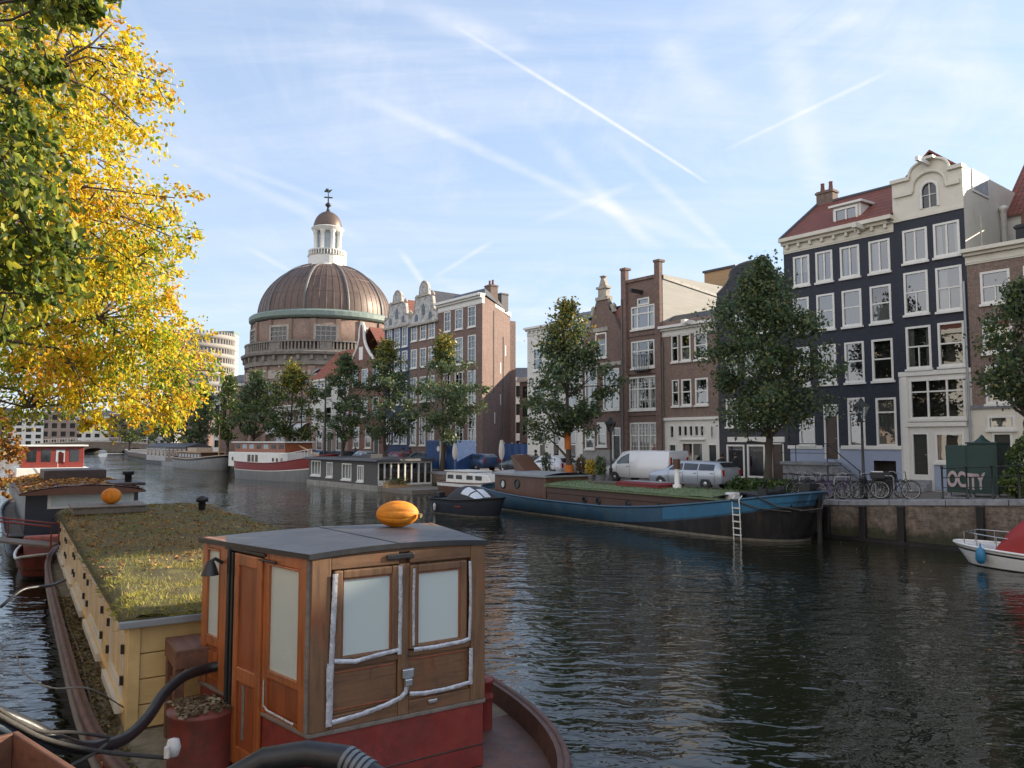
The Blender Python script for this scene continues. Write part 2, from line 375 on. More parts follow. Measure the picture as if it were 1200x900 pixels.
pmat('pipe_blue', (.06, .08, .105), .45, .15, 6)
pmat('white_plastic', (.7, .7, .68), .4, .08, 6, col2=(.45, .4, .35), patch=5)
pmat('flag_white', (.7, .7, .68), .8, .05)
pmat('purple_frame', (.12, .06, .22), .3, .1)
pmat('yellow_flower', (.75, .5, .03), .7, .15, 9)
pmat('tower_glass', (.35, .42, .46), .25, .1, 1)
pmat('facade_tan', (.45, .36, .28), .8, .15, .5)
pmat('facade_grey', (.4, .4, .4), .8, .12, .5)
pmat('awning', (.6, .6, .6), .8, .1, 4)
pmat('tower_band', (.3, .28, .26), .8, .1, 1)
pmat('band_white', (.62, .58, .52), .7, .08, 1)
pmat('sign_orange', (.75, .3, .03), .6, .1)
wood('oak_grey', (.2, .108, .055), (.065, .038, .024), grain=22, rough=.6)
wood('oak_grey_x', (.19, .1, .05), (.065, .038, .024), grain=22, rough=.6, axis='Y')
wood('mahogany', (.40, .125, .036), (.16, .048, .02), grain=16, rough=.34, coat=.35)
wood('mahogany_dark', (.29, .08, .028), (.12, .036, .017), grain=16, rough=.4, coat=.3)
wood('plank_brown', (.17, .075, .045), (.08, .04, .028), grain=14, rough=.6, axis='X')
wood('plank_grey', (.2, .175, .15), (.11, .095, .085), grain=14, rough=.8, axis='X')
wood('deckhouse_wood', (.12, .055, .03), (.06, .03, .02), grain=8, rough=.45, axis='Z')
for nm_, red, dk in (('oak_grey', (.26, .085, .035), (.045, .032, .024)), ('oak_grey_x', (.26, .085, .035), (.045, .032, .024)), ('mahogany', (.30, .13, .06), (.07, .03, .018))):
    nt = MAT[nm_].node_tree; b = nt.nodes['Principled BSDF']; src = b.inputs['Base Color'].links[0].from_socket
    c = mixc(nt, ramp(nt, nz(nt, objc(nt), 1.7, 5, .65), [(.56, 0.), (.72, .75)]), src, red)
    c = mixc(nt, ramp(nt, nz(nt, objc(nt, (1, 1, .3)), 5, 7, .75), [(.55, 0.), (.74, .85)]), c, dk); L(nt, c, b.inputs['Base Color'])
glassmat('glass_sky', .17); glassmat('glass_dim', .09); glassmat('glass_soft', .12)
leafmat('leaf', .55); leafmat('leaf_dark', .3); leafmat('litter', .1, .8); leafmat('blade', .3, .7)
# street setts lie flat: brick pattern over x, y
def paving(name, c1, c2, mortar):
    m, nt, b = _nt(name); tc = objc(nt, (1, 1, 1))
    mpg = N(nt, 'ShaderNodeMapping'); mpg.inputs['Rotation'].default_value = (0, 0, -ROT_F); L(nt, tc, mpg.inputs[0])
    br = N(nt, 'ShaderNodeTexBrick'); L(nt, mpg.outputs[0], br.inputs['Vector']); br.inputs['Scale'].default_value = 1
    br.inputs['Color1'].default_value = c4(c1); br.inputs['Color2'].default_value = c4(c2); br.inputs['Mortar'].default_value = c4(mortar)
    br.inputs['Brick Width'].default_value = .2; br.inputs['Row Height'].default_value = .1; br.inputs['Mortar Size'].default_value = .008
    c = mixc(nt, ramp(nt, nz(nt, tc, .5, 8, .7), [(.35, 0.), (.75, .6)]), br.outputs['Color'], (.07, .062, .055))
    L(nt, c, b.inputs['Base Color']); b.inputs['Roughness'].default_value = .8
paving('street_setts', (.22, .19, .17), (.18, .155, .14), (.1, .09, .08))
# water
m, nt, b = _nt('canal_water')
b.inputs['Base Color'].default_value = (.012, .0135, .007, 1); b.inputs['Roughness'].default_value = .02; b.inputs['IOR'].default_value = 1.333
b.inputs['Specular IOR Level'].default_value = .6
tc = N(nt, 'ShaderNodeTexCoord').outputs['Object']
def wmap(sc, rz=0):
    mp = N(nt, 'ShaderNodeMapping'); mp.inputs['Scale'].default_value = sc; mp.inputs['Rotation'].default_value = (0, 0, rz); L(nt, tc, mp.inputs[0]); return mp.outputs[0]
h1 = nz(nt, wmap((1.0, 1.9, 1), R(14)), 1.25, 2, .5, .5)
h2 = nz(nt, wmap((1, 1.6, 1), R(-24)), 3.4, 2, .5, .6)
h3 = nz(nt, wmap((.3, .5, 1), R(30)), .9, 2, .5, .3)
calm = ramp(nt, nz(nt, wmap((.11, .06, 1), R(-15)), 1.0, 3, .6), [(.40, .3), (.60, 1.)])
def wm(op, a, b_):
    q = N(nt, 'ShaderNodeMath', operation=op)
    for s_, v in zip(q.inputs, (a, b_)):
        if isinstance(v, (int, float)): s_.default_value = v
        else: L(nt, v, s_)
    return q.outputs[0]
hh_ = wm('ADD', wm('MULTIPLY', wm('ADD', h1, wm('MULTIPLY', h2, .28)), calm), wm('MULTIPLY', h3, .8))
bump(nt, b, hh_, 1.0, .062)
# ================================================================ world, sun, camera
SUN_EL, SUN_AZ = R(20.5), R(75)
wd = bpy.data.worlds.new('World'); SC.world = wd; wd.use_nodes = True; nt = wd.node_tree
bg = nt.nodes['Background']; bg.inputs[1].default_value = .15
sky = N(nt, 'ShaderNodeTexSky', sky_type='NISHITA'); sky.sun_disc = False
sky.sun_elevation = SUN_EL; sky.sun_rotation = SUN_AZ; sky.altitude = 0; sky.air_density = 1.0; sky.dust_density = .25; sky.ozone_density = 1.6
tc = N(nt, 'ShaderNodeTexCoord').outputs['Generated']
sx = N(nt, 'ShaderNodeSeparateXYZ'); L(nt, tc, sx.inputs[0])
zz = N(nt, 'ShaderNodeMath', operation='MAXIMUM'); L(nt, sx.outputs[2], zz.inputs[0]); zz.inputs[1].default_value = 0
za = N(nt, 'ShaderNodeMath', operation='ADD'); L(nt, zz.outputs[0], za.inputs[0]); za.inputs[1].default_value = .15
dv = N(nt, 'ShaderNodeVectorMath', operation='DIVIDE'); L(nt, tc, dv.inputs[0])
cz = N(nt, 'ShaderNodeCombineXYZ')
for i in range(3): L(nt, za.outputs[0], cz.inputs[i])
L(nt, cz.outputs[0], dv.inputs[1])
fl = N(nt, 'ShaderNodeVectorMath', operation='MULTIPLY'); L(nt, dv.outputs[0], fl.inputs[0]); fl.inputs[1].default_value = (1, 1, 0)
PL = fl.outputs[0]
def sky_pt(px, py):
    d = ray(px, py).normalized(); k = max(d.z, 0) + .15; return (d.x / k, d.y / k, 0)
def mp(sc, rz, loc=(0, 0, 0)):
    q = N(nt, 'ShaderNodeMapping'); q.inputs['Scale'].default_value = sc; q.inputs['Rotation'].default_value = (0, 0, rz); q.inputs['Location'].default_value = loc; L(nt, PL, q.inputs[0]); return q.outputs[0]
def mth(op, a, b_=None, clamp=False):
    q = N(nt, 'ShaderNodeMath', operation=op); q.use_clamp = clamp
    for s, v in zip(q.inputs, (a, b_)):
        if v is None: continue
        if isinstance(v, (int, float)): s.default_value = v
        else: L(nt, v, s)
    return q.outputs[0]
c1 = ramp(nt, nz(nt, mp((.7, 3.2, 1), R(35)), 1.1, 6, .62, .5), [(.40, 0.), (.8, .75)])
c2 = ramp(nt, nz(nt, mp((1.6, .8, 1), R(-25), (3, 1, 0)), 1.5, 6, .66, .8), [(.47, 0.), (.82, .65)])
c3 = ramp(nt, nz(nt, mp((.5, .5, 1), 0, (7, 2, 0)), .7, 3, .55), [(.33, 0.), (.62, 1.)])
cl = mth('MULTIPLY', mth('ADD', c1, c2, True), mth('ADD', mth('MULTIPLY', c3, .8), .2))
RAG = nz(nt, mp((3, 3, 1), .4), 2.2, 4, .7)
def trail(p, q, width, strength, rag=.5):
    strength *= .9
    A = Vector(sky_pt(*p)); B = Vector(sky_pt(*q)); D = B - A; l2 = D.length_squared
    wob = N(nt, 'ShaderNodeVectorMath', operation='SUBTRACT'); L(nt, PL, wob.inputs[0]); wob.inputs[1].default_value = A
    dt = N(nt, 'ShaderNodeVectorMath', operation='DOT_PRODUCT'); L(nt, wob.outputs[0], dt.inputs[0]); dt.inputs[1].default_value = D
    t = mth('DIVIDE', dt.outputs['Value'], l2)
    tcl = mth('MULTIPLY', t, 1.0, True)
    sc = N(nt, 'ShaderNodeVectorMath', operation='SCALE'); sc.inputs[0].default_value = D; L(nt, tcl, sc.inputs['Scale'])
    df = N(nt, 'ShaderNodeVectorMath', operation='SUBTRACT'); L(nt, wob.outputs[0], df.inputs[0]); L(nt, sc.outputs[0], df.inputs[1])
    ln = N(nt, 'ShaderNodeVectorMath', operation='LENGTH'); L(nt, df.outputs[0], ln.inputs[0])
    mr = N(nt, 'ShaderNodeMapRange', interpolation_type='SMOOTHSTEP'); L(nt, ln.outputs['Value'], mr.inputs[0])
    mr.inputs[1].default_value = 0; mr.inputs[2].default_value = width; mr.inputs[3].default_value = strength; mr.inputs[4].default_value = 0
    rg = ramp(nt, RAG, [(.3, 1 - rag), (.62, 1.)])
    fd = ramp(nt, tcl, [(0, .15), (.3, 1.), (.9, 1.), (1, .3)])
    return mth('MULTIPLY', mth('MULTIPLY', mr.outputs[0], rg), fd)
tot = cl
for a in [((535, 32), (828, 214), .009, .85, .3), ((380, 95), (720, 250), .035, .42, .7), ((640, 215), (880, 310), .06, .35, .6), ((850, 176), (1040, 85), .013, .5, .5),
          ((905, -20), (960, 225), .06, .42, .6), ((468, 292), (496, 332), .022, .55, .3), ((508, 326), (575, 284), .02, .4, .4),
          ((690, 220), (770, 290), .04, .35, .5), ((290, 290), (340, 318), .03, .45, .5), ((620, 265), (745, 215), .03, .25, .5), ((150, 150), (420, 280), .05, .3, .7), ((1010, 40), (1230, 130), .09, .4, .7), ((470, 5), (620, 60), .05, .4, .7), ((700, 150), (860, 300), .03, .4, .6), ((600, 120), (760, 290), .04, .3, .7), ((930, 60), (1010, 15), .03, .35, .6), ((230, 180), (420, 250), .03, .3, .7), ((760, 20), (830, 120), .06, .3, .8)]:
    tot = mth('ADD', tot, trail(*a), True)
hz = ramp(nt, sx.outputs[2], [(0, .82), (.12, .74), (.4, .6), (.8, .4)])
cc = mixc(nt, hz, sky.outputs[0], (2.0, 2.42, 3.2))
cc = mixc(nt, tot, cc, (3.3, 3.42, 3.7))
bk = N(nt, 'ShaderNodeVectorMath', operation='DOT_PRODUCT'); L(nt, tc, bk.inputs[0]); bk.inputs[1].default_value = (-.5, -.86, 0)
# bright cloud added in the unseen sky behind the camera to lift shaded facades
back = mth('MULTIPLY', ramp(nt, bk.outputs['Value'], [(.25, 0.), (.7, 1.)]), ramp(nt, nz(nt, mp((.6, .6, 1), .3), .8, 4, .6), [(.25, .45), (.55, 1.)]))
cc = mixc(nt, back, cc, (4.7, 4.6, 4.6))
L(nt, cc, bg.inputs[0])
sd = bpy.data.lights.new('sun', 'SUN'); sd.energy = 5.0; sd.angle = R(.55); sd.color = (1, .86, .66)
so = bpy.data.objects.new('sun', sd); COL.objects.link(so)
SV = Vector((math.sin(SUN_AZ) * math.cos(SUN_EL), math.cos(SUN_AZ) * math.cos(SUN_EL), math.sin(SUN_EL)))
so.rotation_euler = (-SV).to_track_quat('-Z', 'Y').to_euler(); so.location = (60, -20, 60)
cd = bpy.data.cameras.new('camera'); cd.lens = 36 * FPX / 1200; cd.sensor_width = 36; cd.clip_end = 6000; cd.clip_start = .05
co = bpy.data.objects.new('camera', cd); COL.objects.link(co); co.location = CAM; co.rotation_euler = (math.pi / 2 + PIT, 0, 0)
SC.camera = co
SC.view_settings.view_transform = 'Standard'; SC.view_settings.look = 'None'; SC.view_settings.exposure = 1.0; SC.view_settings.gamma = 1
SC.view_settings.use_curve_mapping = False
try:
    SC.cycles.use_denoising = True; SC.cycles.max_bounces = 6; SC.cycles.diffuse_bounces = 3; SC.cycles.glossy_bounces = 3; SC.cycles.transparent_max_bounces = 12
    SC.cycles.caustics_reflective = False; SC.cycles.caustics_refractive = False; SC.cycles.sample_clamp_indirect = 6
except Exception: pass
# ================================================================ water, ground, quays
b_ = MB(); b_.quad((-1800, -300, 0), (1800, -300, 0), (1800, 2500, 0), (-1800, 2500, 0)); b_.build('canal_water', 'canal_water', kind='structure')
SS = [-60, -40, -20, -10, -4, 0, 4, 8, 12, 17, 22, 28, 35, 44, 53, 66, 80, 95, 110, 130, 150, 175, 200, 230, 260, 300, 340, 600, 1500]
g = MB()
offs = [.45, 1.2, 3, 6, 9, 14, 30, 100, 1600]
for i in range(len(SS) - 1):
    for a, c in zip(offs, offs[1:]):
        s0, s1 = SS[i], SS[i + 1]
        g.quad(W(s0, qn(s0) + a, sz(s0)), W(s0, qn(s0) + c, sz(s0)), W(s1, qn(s1) + c, sz(s1)), W(s1, qn(s1) + a, sz(s1)))
g.build('street', 'street_setts', kind='structure')
g = MB()
for i in range(len(SS) - 1):
    for a, c in zip([.4, 3, 9, 30, 1600], [3, 9, 30, 1600]):
        s0, s1 = SS[i], SS[i + 1]; q0, q1 = interp(QL, s0), interp(QL, s1)
        g.quad(W(s0, q0 - c, sz(s0)), W(s0, q0 - a, sz(s0)), W(s1, q1 - a, sz(s1)), W(s1, q1 - c, sz(s1)))
g.build('opposite_street', 'street_setts', kind='structure')
def quay(name, label, Q, sg):
    t = thing(name, label, 'quay wall', (0, 0, 0), ROT_S)
    w, c, lg = MB(), MB(), MB()
    V2 = lambda s, n, z: Vector((s, -n, z))
    pts = [x / 2 for x in range(-120, 700, 4)]
    for s0, s1 in zip(pts, pts[1:]):
        a0, a1 = Q(s0), Q(s1); z0, z1 = sz(s0), sz(s1); e = .002
        w.hexa([V2(s0, a0, -1), V2(s1, a1, -1), V2(s1, a1 + sg * .44, -1), V2(s0, a0 + sg * .44, -1), V2(s0, a0, z0 - .2), V2(s1, a1, z1 - .2), V2(s1, a1 + sg * .44, z1 - .2), V2(s0, a0 + sg * .44, z0 - .2)])
        o = -.05 * sg
        k = Vector((.012, 0, 0))
        c.hexa([V2(s0, a0 + o, z0 - .2) + k, V2(s1, a1 + o, z1 - .2) - k, V2(s1, a1 + sg * .46, z1 - .2) - k, V2(s0, a0 + sg * .46, z0 - .2) + k, V2(s0, a0 + o, z0 + .012) + k, V2(s1, a1 + o, z1 + .012) - k, V2(s1, a1 + sg * .46, z1 + .012) - k, V2(s0, a0 + sg * .46, z0 + .012) + k])
        lg.hexa([V2(s0, a0 - sg * .28, -.5), V2(s1, a1 - sg * .28, -.5), V2(s1, a1, -.5), V2(s0, a0, -.5), V2(s0, a0 - sg * .28, .12), V2(s1, a1 - sg * .28, .12), V2(s1, a1 - sg * .002, .12), V2(s0, a0 - sg * .002, .12)])
    w.build('brick_face', 'brick_quay', t); c.build('coping', 'coping', t, .02); lg.build('footing', 'barge_black', t)
    return t
qw = quay('quay_wall', 'long brick quay wall with grey stone coping along the right bank', qn, 1)
quay('quay_wall', 'brick quay wall of the near bank under the yellow tree', lambda s: interp(QL, s), -1)
# dark timber fender posts against the wall
g0 = None
for k, px in enumerate((970, 1012, 1057, 1150)):
    s, _ = on_n(px, 620, 29.3); P = W(s, 29.27)
    m_ = MB(); m_.box(-.11, .11, -.1, .1, -.6, sz(s) - .25); m_.box(-.12, .12, -.11, .11, sz(s) - .3, sz(s) - .22)
    m_.build('fender_post', 'barge_black', None, .015, loc=P, rotz=ROT_F, label=['dark timber fender post on the quay wall, nearest the blue barge bow', 'dark timber fender post on the quay wall below the black lamp post', 'dark timber fender post on the quay wall below the right end of the bicycle row', 'dark timber fender post on the quay wall below the green kiosk'][k], category='fender post', group='fender posts along the quay wall')
# ================================================================ house builder
WC = {}
def wframe(w, h, style, fm):
    k = ('f', round(w, 2), round(h, 2), style, fm)
    if k in WC: return WC[k]
    m = MB(); f = min(.1, w * .12)
    y0, y1 = -.035, .07
    m.box(0, f, y0, y1, 0, h); m.box(w - f, w, y0, y1, 0, h); m.box(f, w - f, y0, y1, h - f, h); m.box(f, w - f, y0, y1, 0, f * 1.1)
    bw = .045; b0, b1 = -.012, .03
    def H(z, t=bw): m.box(f, w - f, b0, b1 + .012, z - t / 2, z + t / 2)
    def V(x, z0, z1, t=bw): m.box(x - t / 2, x + t / 2, b0 + .004, b1 + .006, z0, z1)
    i0, i1 = f * 1.1, h - f
    if style == 'h': H(h * .52, .07)
    elif style == 'v': V(w / 2, i0, i1, .08)
    elif style == 't': H(h * .6, .07); V(w / 2, i0, h * .6 - .035)
    elif style == 'hv': H(h * .52, .07); V(w / 2, i0, h * .52 - .035)
    elif style == 'top': H(h * .7, .08)
    elif style == 'vv': V(w / 3, i0, i1, .08); V(w * 2 / 3, i0, i1, .08)
    elif style == 'vvt': V(w * .34, i0, i1, .09); V(w * .68, i0, i1, .09); H(h * .68, .07)
    elif style == 'six':
        H(h * .52, .06)
        for x in (1 / 2,): V(w * x, i0, i1, .035)
        for z in (.26, .78): H(h * z, .03)
    elif style == 'lat':
        H(h * .62, .08); V(w * .3, i0, i1, .1); V(w * .72, i0, i1, .1)
        for k_ in range(1, 9): V(w * k_ / 9, h * .62, i1, .028)
        for z in (.72, .82): H(h * z, .025)
        H(h * .3, .03)
        for k_ in range(1, 9): V(w * k_ / 9, i0, h * .6, .02)
    elif style == 'three': V(w * .27, i0, i1, .1); V(w * .73, i0, i1, .1); H(h * .66, .09)
    elif style == 'threehi':
        V(w * .27, i0, i1, .1); V(w * .73, i0, i1, .1); H(h * .62, .08)
    me = WC[k] = m.mesh('frame', fm); return me
def wpane(w, h, g):
    k = ('p', round(w, 2), round(h, 2), g)
    if k not in WC:
        m = MB(); m.quad((.04, .036, .04), (w - .04, .036, .04), (w - .04, .036, h - .04), (.04, .036, h - .04)); WC[k] = m.mesh('pane', g)
    return WC[k]
def wsill(w, fm):
    k = ('s', round(w, 2), fm)
    if k not in WC:
        m = MB(); m.box(-.06, w + .06, -.11, .0, -.11, -.004); WC[k] = m.mesh('sill', fm)
    return WC[k]
def wcurt(w, h, c):
    k = ('c', round(w, 2), round(h, 2), c)
    if k not in WC:
        m = MB()
        def strip(x0, x1, z0, z1):
            n = max(3, int((x1 - x0) / .06))
            m.grid(lambda u, v: (x0 + (x1 - x0) * u, .17 + .025 * math.sin(u * n * 2.2 + v * .6), z0 + (z1 - z0) * v), n * 3, 1)
        if c == 1: strip(.05, w * .27, .03, h - .03); strip(w * .74, w - .05, .03, h - .03)
        elif c == 2: strip(.05, w - .05, .03, h * .56)
        elif c == 3: strip(.05, w - .05, h * .45, h - .03)
        elif c == 4: strip(.05, w - .05, .03, h - .03)
        elif c == 5: strip(.05, w * .4, .03, h - .03)
        WC[k] = m.mesh('curtain', 'curtain')
    return WC[k]
RW = random.Random(3)
def window(par, x0, x1, z0, z1, style='h', glass=None, curt=None, fm='white_paint', sill=True, name='window', y=0):
    w, h = x1 - x0, z1 - z0
    o = link(name, wframe(w, h, style, fm), par, loc=(x0, y, z0))
    link('pane', wpane(w, h, glass or RW.choice(['glass_sky', 'glass_soft', 'glass_sky'])), o)
    if sill: link('sill', wsill(w, fm), o)
    c = RW.choice([0, 0, 1, 1, 2, 3, 0, 5, 0]) if curt is None else curt
    if c: link('curtain', wcurt(w, h, c), o)
    return o
def door(par, x0, x1, z0, z1, mat='door_green', transom=.0, fm='white_paint', name='door', y=0):
    w, h = x1 - x0, z1 - z0; m = MB(); hd = h - transom
    m.box(.07, w - .07, .06 + y, .12 + y, 0, hd - .06)
    for (a, c) in ((.08, .3), (.36, .62), (.68, .94)):
        m.box(w * .2, w * .8, .045 + y, .06 + y, hd * a, hd * c - .05)
    o = m.build(name, mat, par, .008); o.location = (x0, 0, z0)
    f = MB(); f.box(0, .07, -.03 + y, .13 + y, 0, h); f.box(w - .07, w, -.03 + y, .13 + y, 0, h); f.box(.07, w - .07, -.03 + y, .13 + y, h - .08, h)
    if transom: f.box(.07, w - .07, -.02 + y, .125 + y, hd - .06, hd)
    f.build('frame', fm, o)
    if transom:
        g_ = MB(); g_.quad((.07, .05 + y, hd), (w - .07, .05 + y, hd), (w - .07, .05 + y, h - .08), (.07, .05 + y, h - .08)); g_.build('transom', 'glass_dim', o)
    k = MB(); k.lathe([(.0, -.03), (.03, -.015), (.03, .015), (0, .03)], 8, (w - .16, .03 + y, hd * .47)); k.build('handle', 'steel', o)
    return o
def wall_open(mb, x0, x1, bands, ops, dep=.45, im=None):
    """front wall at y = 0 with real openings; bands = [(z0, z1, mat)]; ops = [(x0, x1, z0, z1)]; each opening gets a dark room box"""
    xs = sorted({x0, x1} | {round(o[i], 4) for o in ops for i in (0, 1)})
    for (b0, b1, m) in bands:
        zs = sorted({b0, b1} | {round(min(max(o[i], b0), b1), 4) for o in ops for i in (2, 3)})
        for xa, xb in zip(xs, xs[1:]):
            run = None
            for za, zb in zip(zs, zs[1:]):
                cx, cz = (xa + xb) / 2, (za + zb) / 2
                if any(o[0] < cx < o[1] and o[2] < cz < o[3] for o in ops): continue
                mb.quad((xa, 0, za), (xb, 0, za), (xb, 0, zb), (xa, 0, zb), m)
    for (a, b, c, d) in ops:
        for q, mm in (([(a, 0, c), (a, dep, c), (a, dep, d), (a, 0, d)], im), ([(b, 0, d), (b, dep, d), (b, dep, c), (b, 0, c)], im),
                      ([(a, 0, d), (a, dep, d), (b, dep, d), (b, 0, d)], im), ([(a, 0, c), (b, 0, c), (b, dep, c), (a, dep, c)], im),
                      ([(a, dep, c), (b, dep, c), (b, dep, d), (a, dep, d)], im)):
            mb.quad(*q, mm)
class House:
    def __init__(s, name, label, pl, pr, n, py=450, depth=9, cat='house', nm=None, group=None, zb=None):
        s.n = n; s.sL = on_n(pl, py, n)[0]; s.sR = on_n(pr, py, n)[0]; s.w = s.sL - s.sR; s.d = depth
        s.zb = sz((s.sL + s.sR) / 2) if zb is None else zb
        s.T = thing(name, label, cat, W(s.sL, n, s.zb), ROT_F, group); s.ops = []
    def x(s, px, py=450): return s.sL - on_n(px, py, s.n)[0]
    def z(s, px, py): return on_n(px, py, s.n)[1] - s.zb
    def grid(s, cols, pyc, rows, pxr, style='h', **kw):
        """windows of a regular facade: column edges read at one height, row heights at one column"""
        for i, (t, b) in enumerate(rows):
            z1, z0 = s.z(pxr, t), s.z(pxr, b)
            for (a, c) in cols:
                x0, x1 = s.x(a, pyc), s.x(c, pyc)
                st = style[i] if isinstance(style, (list, tuple)) else style
                s.win(x0, x1, z0, z1, st, **kw)
    def win(s, x0, x1, z0, z1, style='h', **kw):
        s.ops.append((x0, x1, z0, z1)); return window(s.T, x0, x1, z0, z1, style, **kw)
    def pwin(s, a, c, t, b, style='h', **kw):
        mx = (a + c) / 2; return s.win(s.x(a, (t + b) / 2), s.x(c, (t + b) / 2), s.z(mx, b), s.z(mx, t), style, **kw)
    def pdoor(s, a, c, t, b, mat='door_green', transom=0, **kw):
        mx = (a + c) / 2; x0, x1, z0, z1 = s.x(a, (t + b) / 2), s.x(c, (t + b) / 2), max(.02, s.z(mx, b)), s.z(mx, t)
        s.ops.append((x0, x1, z0, z1)); return door(s.T, x0, x1, z0, z1, mat, transom, **kw)
    def walls(s, H, bands, mats, side=None, top=True, skew=0):
        """mats[-1] is the interior; side = material index of the side and rear walls"""
        m = MB(); im = len(mats) - 1; sd = 0 if side is None else side
        wall_open(m, 0, s.w, bands, s.ops, im=im)
        w, d = s.w, s.d; k = skew
        m.quad((0, d, 0), (0, 0, 0), (0, 0, H), (0, d, H), sd); m.quad((w, 0, 0), (w + k, d, 0), (w + k, d, H), (w, 0, H), sd)
        m.quad((w + k, d, 0), (0, d, 0), (0, d, H), (w + k, d, H), sd)
        if top: m.quad((0, .3, H - .02), (w, .3, H - .02), (w + k, d, H - .02), (0, d, H - .02), im)
        s.H = H
        return m.build('wall', mats, s.T)
    def cornice(s, z0, z1, mat='white_paint', out=.4, x0=None, x1=None, brackets=0, bmat=None):
        m = MB(); a = 0 if x0 is None else x0; b = s.w if x1 is None else x1; h = z1 - z0
        m.box(a + .002, b - .002, -.05, .25, z0, z0 + h * .55); m.box(a - .02, b + .02, -out * .55, .25, z0 + h * .55, z0 + h * .75); m.box(a - .05, b + .05, -out, .3, z0 + h * .75, z1)
        m.box(a + .002, b - .002, -.075, -.05, z0 + h * .1, z0 + h * .16)
        for i in range(brackets):
            cx = a + (b - a) * (i + .5) / brackets; m.box(cx - .07, cx + .07, -out * .5, -.05, z0 + h * .3, z0 + h * .55)
        return m.build('cornice', mat, s.T, .012)
    def part(s, name, mb, mats, bev=0, **kw): return mb.build(name, mats, s.T, bev, **kw)
def gable_roof(mb, x0, x1, y0, y1, ze, zr, m=0, over=.0):
    """ridge runs in depth (y); slopes fall to x0 and x1"""
    xm = (x0 + x1) / 2; t = .12
    mb.hexa([(x0 - over, y0, ze - t), (xm, y0, zr - t), (xm, y1, zr - t), (x0 - over, y1, ze - t), (x0 - over, y0, ze), (xm, y0, zr), (xm, y1, zr), (x0 - over, y1, ze)], m)
    mb.hexa([(xm + .001, y0, zr - t), (x1 + over, y0, ze - t), (x1 + over, y1, ze - t), (xm + .001, y1, zr - t), (xm + .001, y0, zr), (x1 + over, y0, ze), (x1 + over, y1, ze), (xm + .001, y1, zr)], m)
def chimney(par, x, y, z0, z1, wx=.9, wy=.6, pots=2, mat='brick_dark'):
    m = MB(); m.box(x - wx / 2, x + wx / 2, y - wy / 2, y + wy / 2, z0, z1); m.box(x - wx / 2 - .06, x + wx / 2 + .06, y - wy / 2 - .06, y + wy / 2 + .06, z1 - .18, z1 - .06)
    o = m.build('chimney', mat, par, .01)
    for i in range(pots):
        p = MB(); p.lathe([(.12, 0), (.13, .1), (.1, .42), (.12, .46), (.12, .5)], 10, (x - wx / 2 + wx * (i + .5) / pots, y, z1)); p.build('chimney_pot', 'brick_red', o)
    return o
def bell_outline(x0, x1, z0, zs, zt, neck, n=10):
    """outline of a bell gable: base x0..x1 at z0, curving from zs up to a neck of half width and a rounded top at zt"""
    xm = (x0 + x1) / 2; hw = (x1 - x0) / 2; R_ = []
    for i in range(n + 1):
        t = i / n; R_.append((xm + neck + (hw - neck) * (1 - math.sin(t * math.pi / 2)) ** 1.1, zs + (zt - zs) * .72 * t))
    for i in range(1, 7):
        a = i / 6 * math.pi / 2; R_.append((xm + neck * math.cos(a), zs + (zt - zs) * (.72 + .28 * math.sin(a))))
    L_ = [(2 * xm - x, z) for x, z in reversed(R_[:-1])]
    return [(x0, z0), (x1, z0)] + R_ + L_
def scroll_trim(mb, outline, y0, y1, r, m=0):
    pts = [Vector((x, (y0 + y1) / 2, z)) for x, z in outline]
    mb.tube(pts, r, 6, m)
# ================================================================ right bank: canal houses
NF = 37.9
# --- wide dark blue house with tiled roof and dormer
A = House('canal_house', 'wide dark blue house with red tiled roof, dormer and white cornice', 918, 1048, NF, 290, 8, 'house', 'canal_house', 'canal houses')
HA = A.z(1046, 253); zf = A.z(1046, 272); zp = A.z(1000, 524)
colsA = [(929, 949), (957, 978), (987, 1010), (1019, 1044)]
A.grid([(958, 978), (987, 1010)], 380, [(281, 319)], 1031, 'v', curt=1)
A.grid([(1019, 1044)], 320, [(281, 319)], 1031, 'v', curt=5)
A.grid([(930, 949)], 320, [(281, 319)], 1031, 'v')
A.grid([(930, 949), (958, 979), (988, 1011), (1021, 1046)], 390, [(334, 378)], 1034, 'h')
A.grid([(932, 950), (960, 981), (991, 1014), (1023, 1048)], 450, [(397, 446)], 1036, 'h')
A.pwin(994, 1014, 466, 524, 'top', curt=4, sill=False); A.pwin(1027, 1051, 466, 523, 'top', curt=4, sill=False); A.pwin(937, 955, 488, 521, 'h')
A.pdoor(966, 983, 474, 538, 'door_brown', .55)
A.ops.append((A.x(1024, 545), A.x(1050, 545), .02, A.z(1037, 540)))
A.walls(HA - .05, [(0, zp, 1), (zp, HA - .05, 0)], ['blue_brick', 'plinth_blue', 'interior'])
mb = MB(); mb.box(-.02, A.x(964, 520), -.06, 0, zp - .1, zp + .08); mb.box(A.x(986, 520), A.w + .0, -.06, 0, zp - .1, zp + .08); A.part('band', mb, 'white_paint')
A.cornice(zf, HA, 'cream_paint', .45, brackets=9)
yr = 3.6; zr = on_n(1043, 219, NF + yr)[1] - A.zb; xr = A.sL - on_n(958, 247, NF + yr)[0]
mb = MB(); e = -.3
mb.add([(0, e, HA), (A.w, e, HA), (A.w, yr, zr), (xr, yr, zr), (0, 7.6, HA), (A.w, 7.6, HA)], [(0, 1, 2, 3), (3, 2, 5, 4), (0, 3, 4)])
rf = A.part('roof', mb, 'tile_red')
mb = MB(); mb.tube([(0, e, HA), (xr, yr, zr + .02), (A.w, yr, zr + .02)], .11, 8); mb.build('ridge_tile', 'slate', rf)
mb = MB(); mb.prism([(e - .1, HA - .3), (7.7, HA - .3), (yr, zr + .3)], A.w - .16, A.w + .02, 'x'); mb.build('party_wall', 'lead', rf)
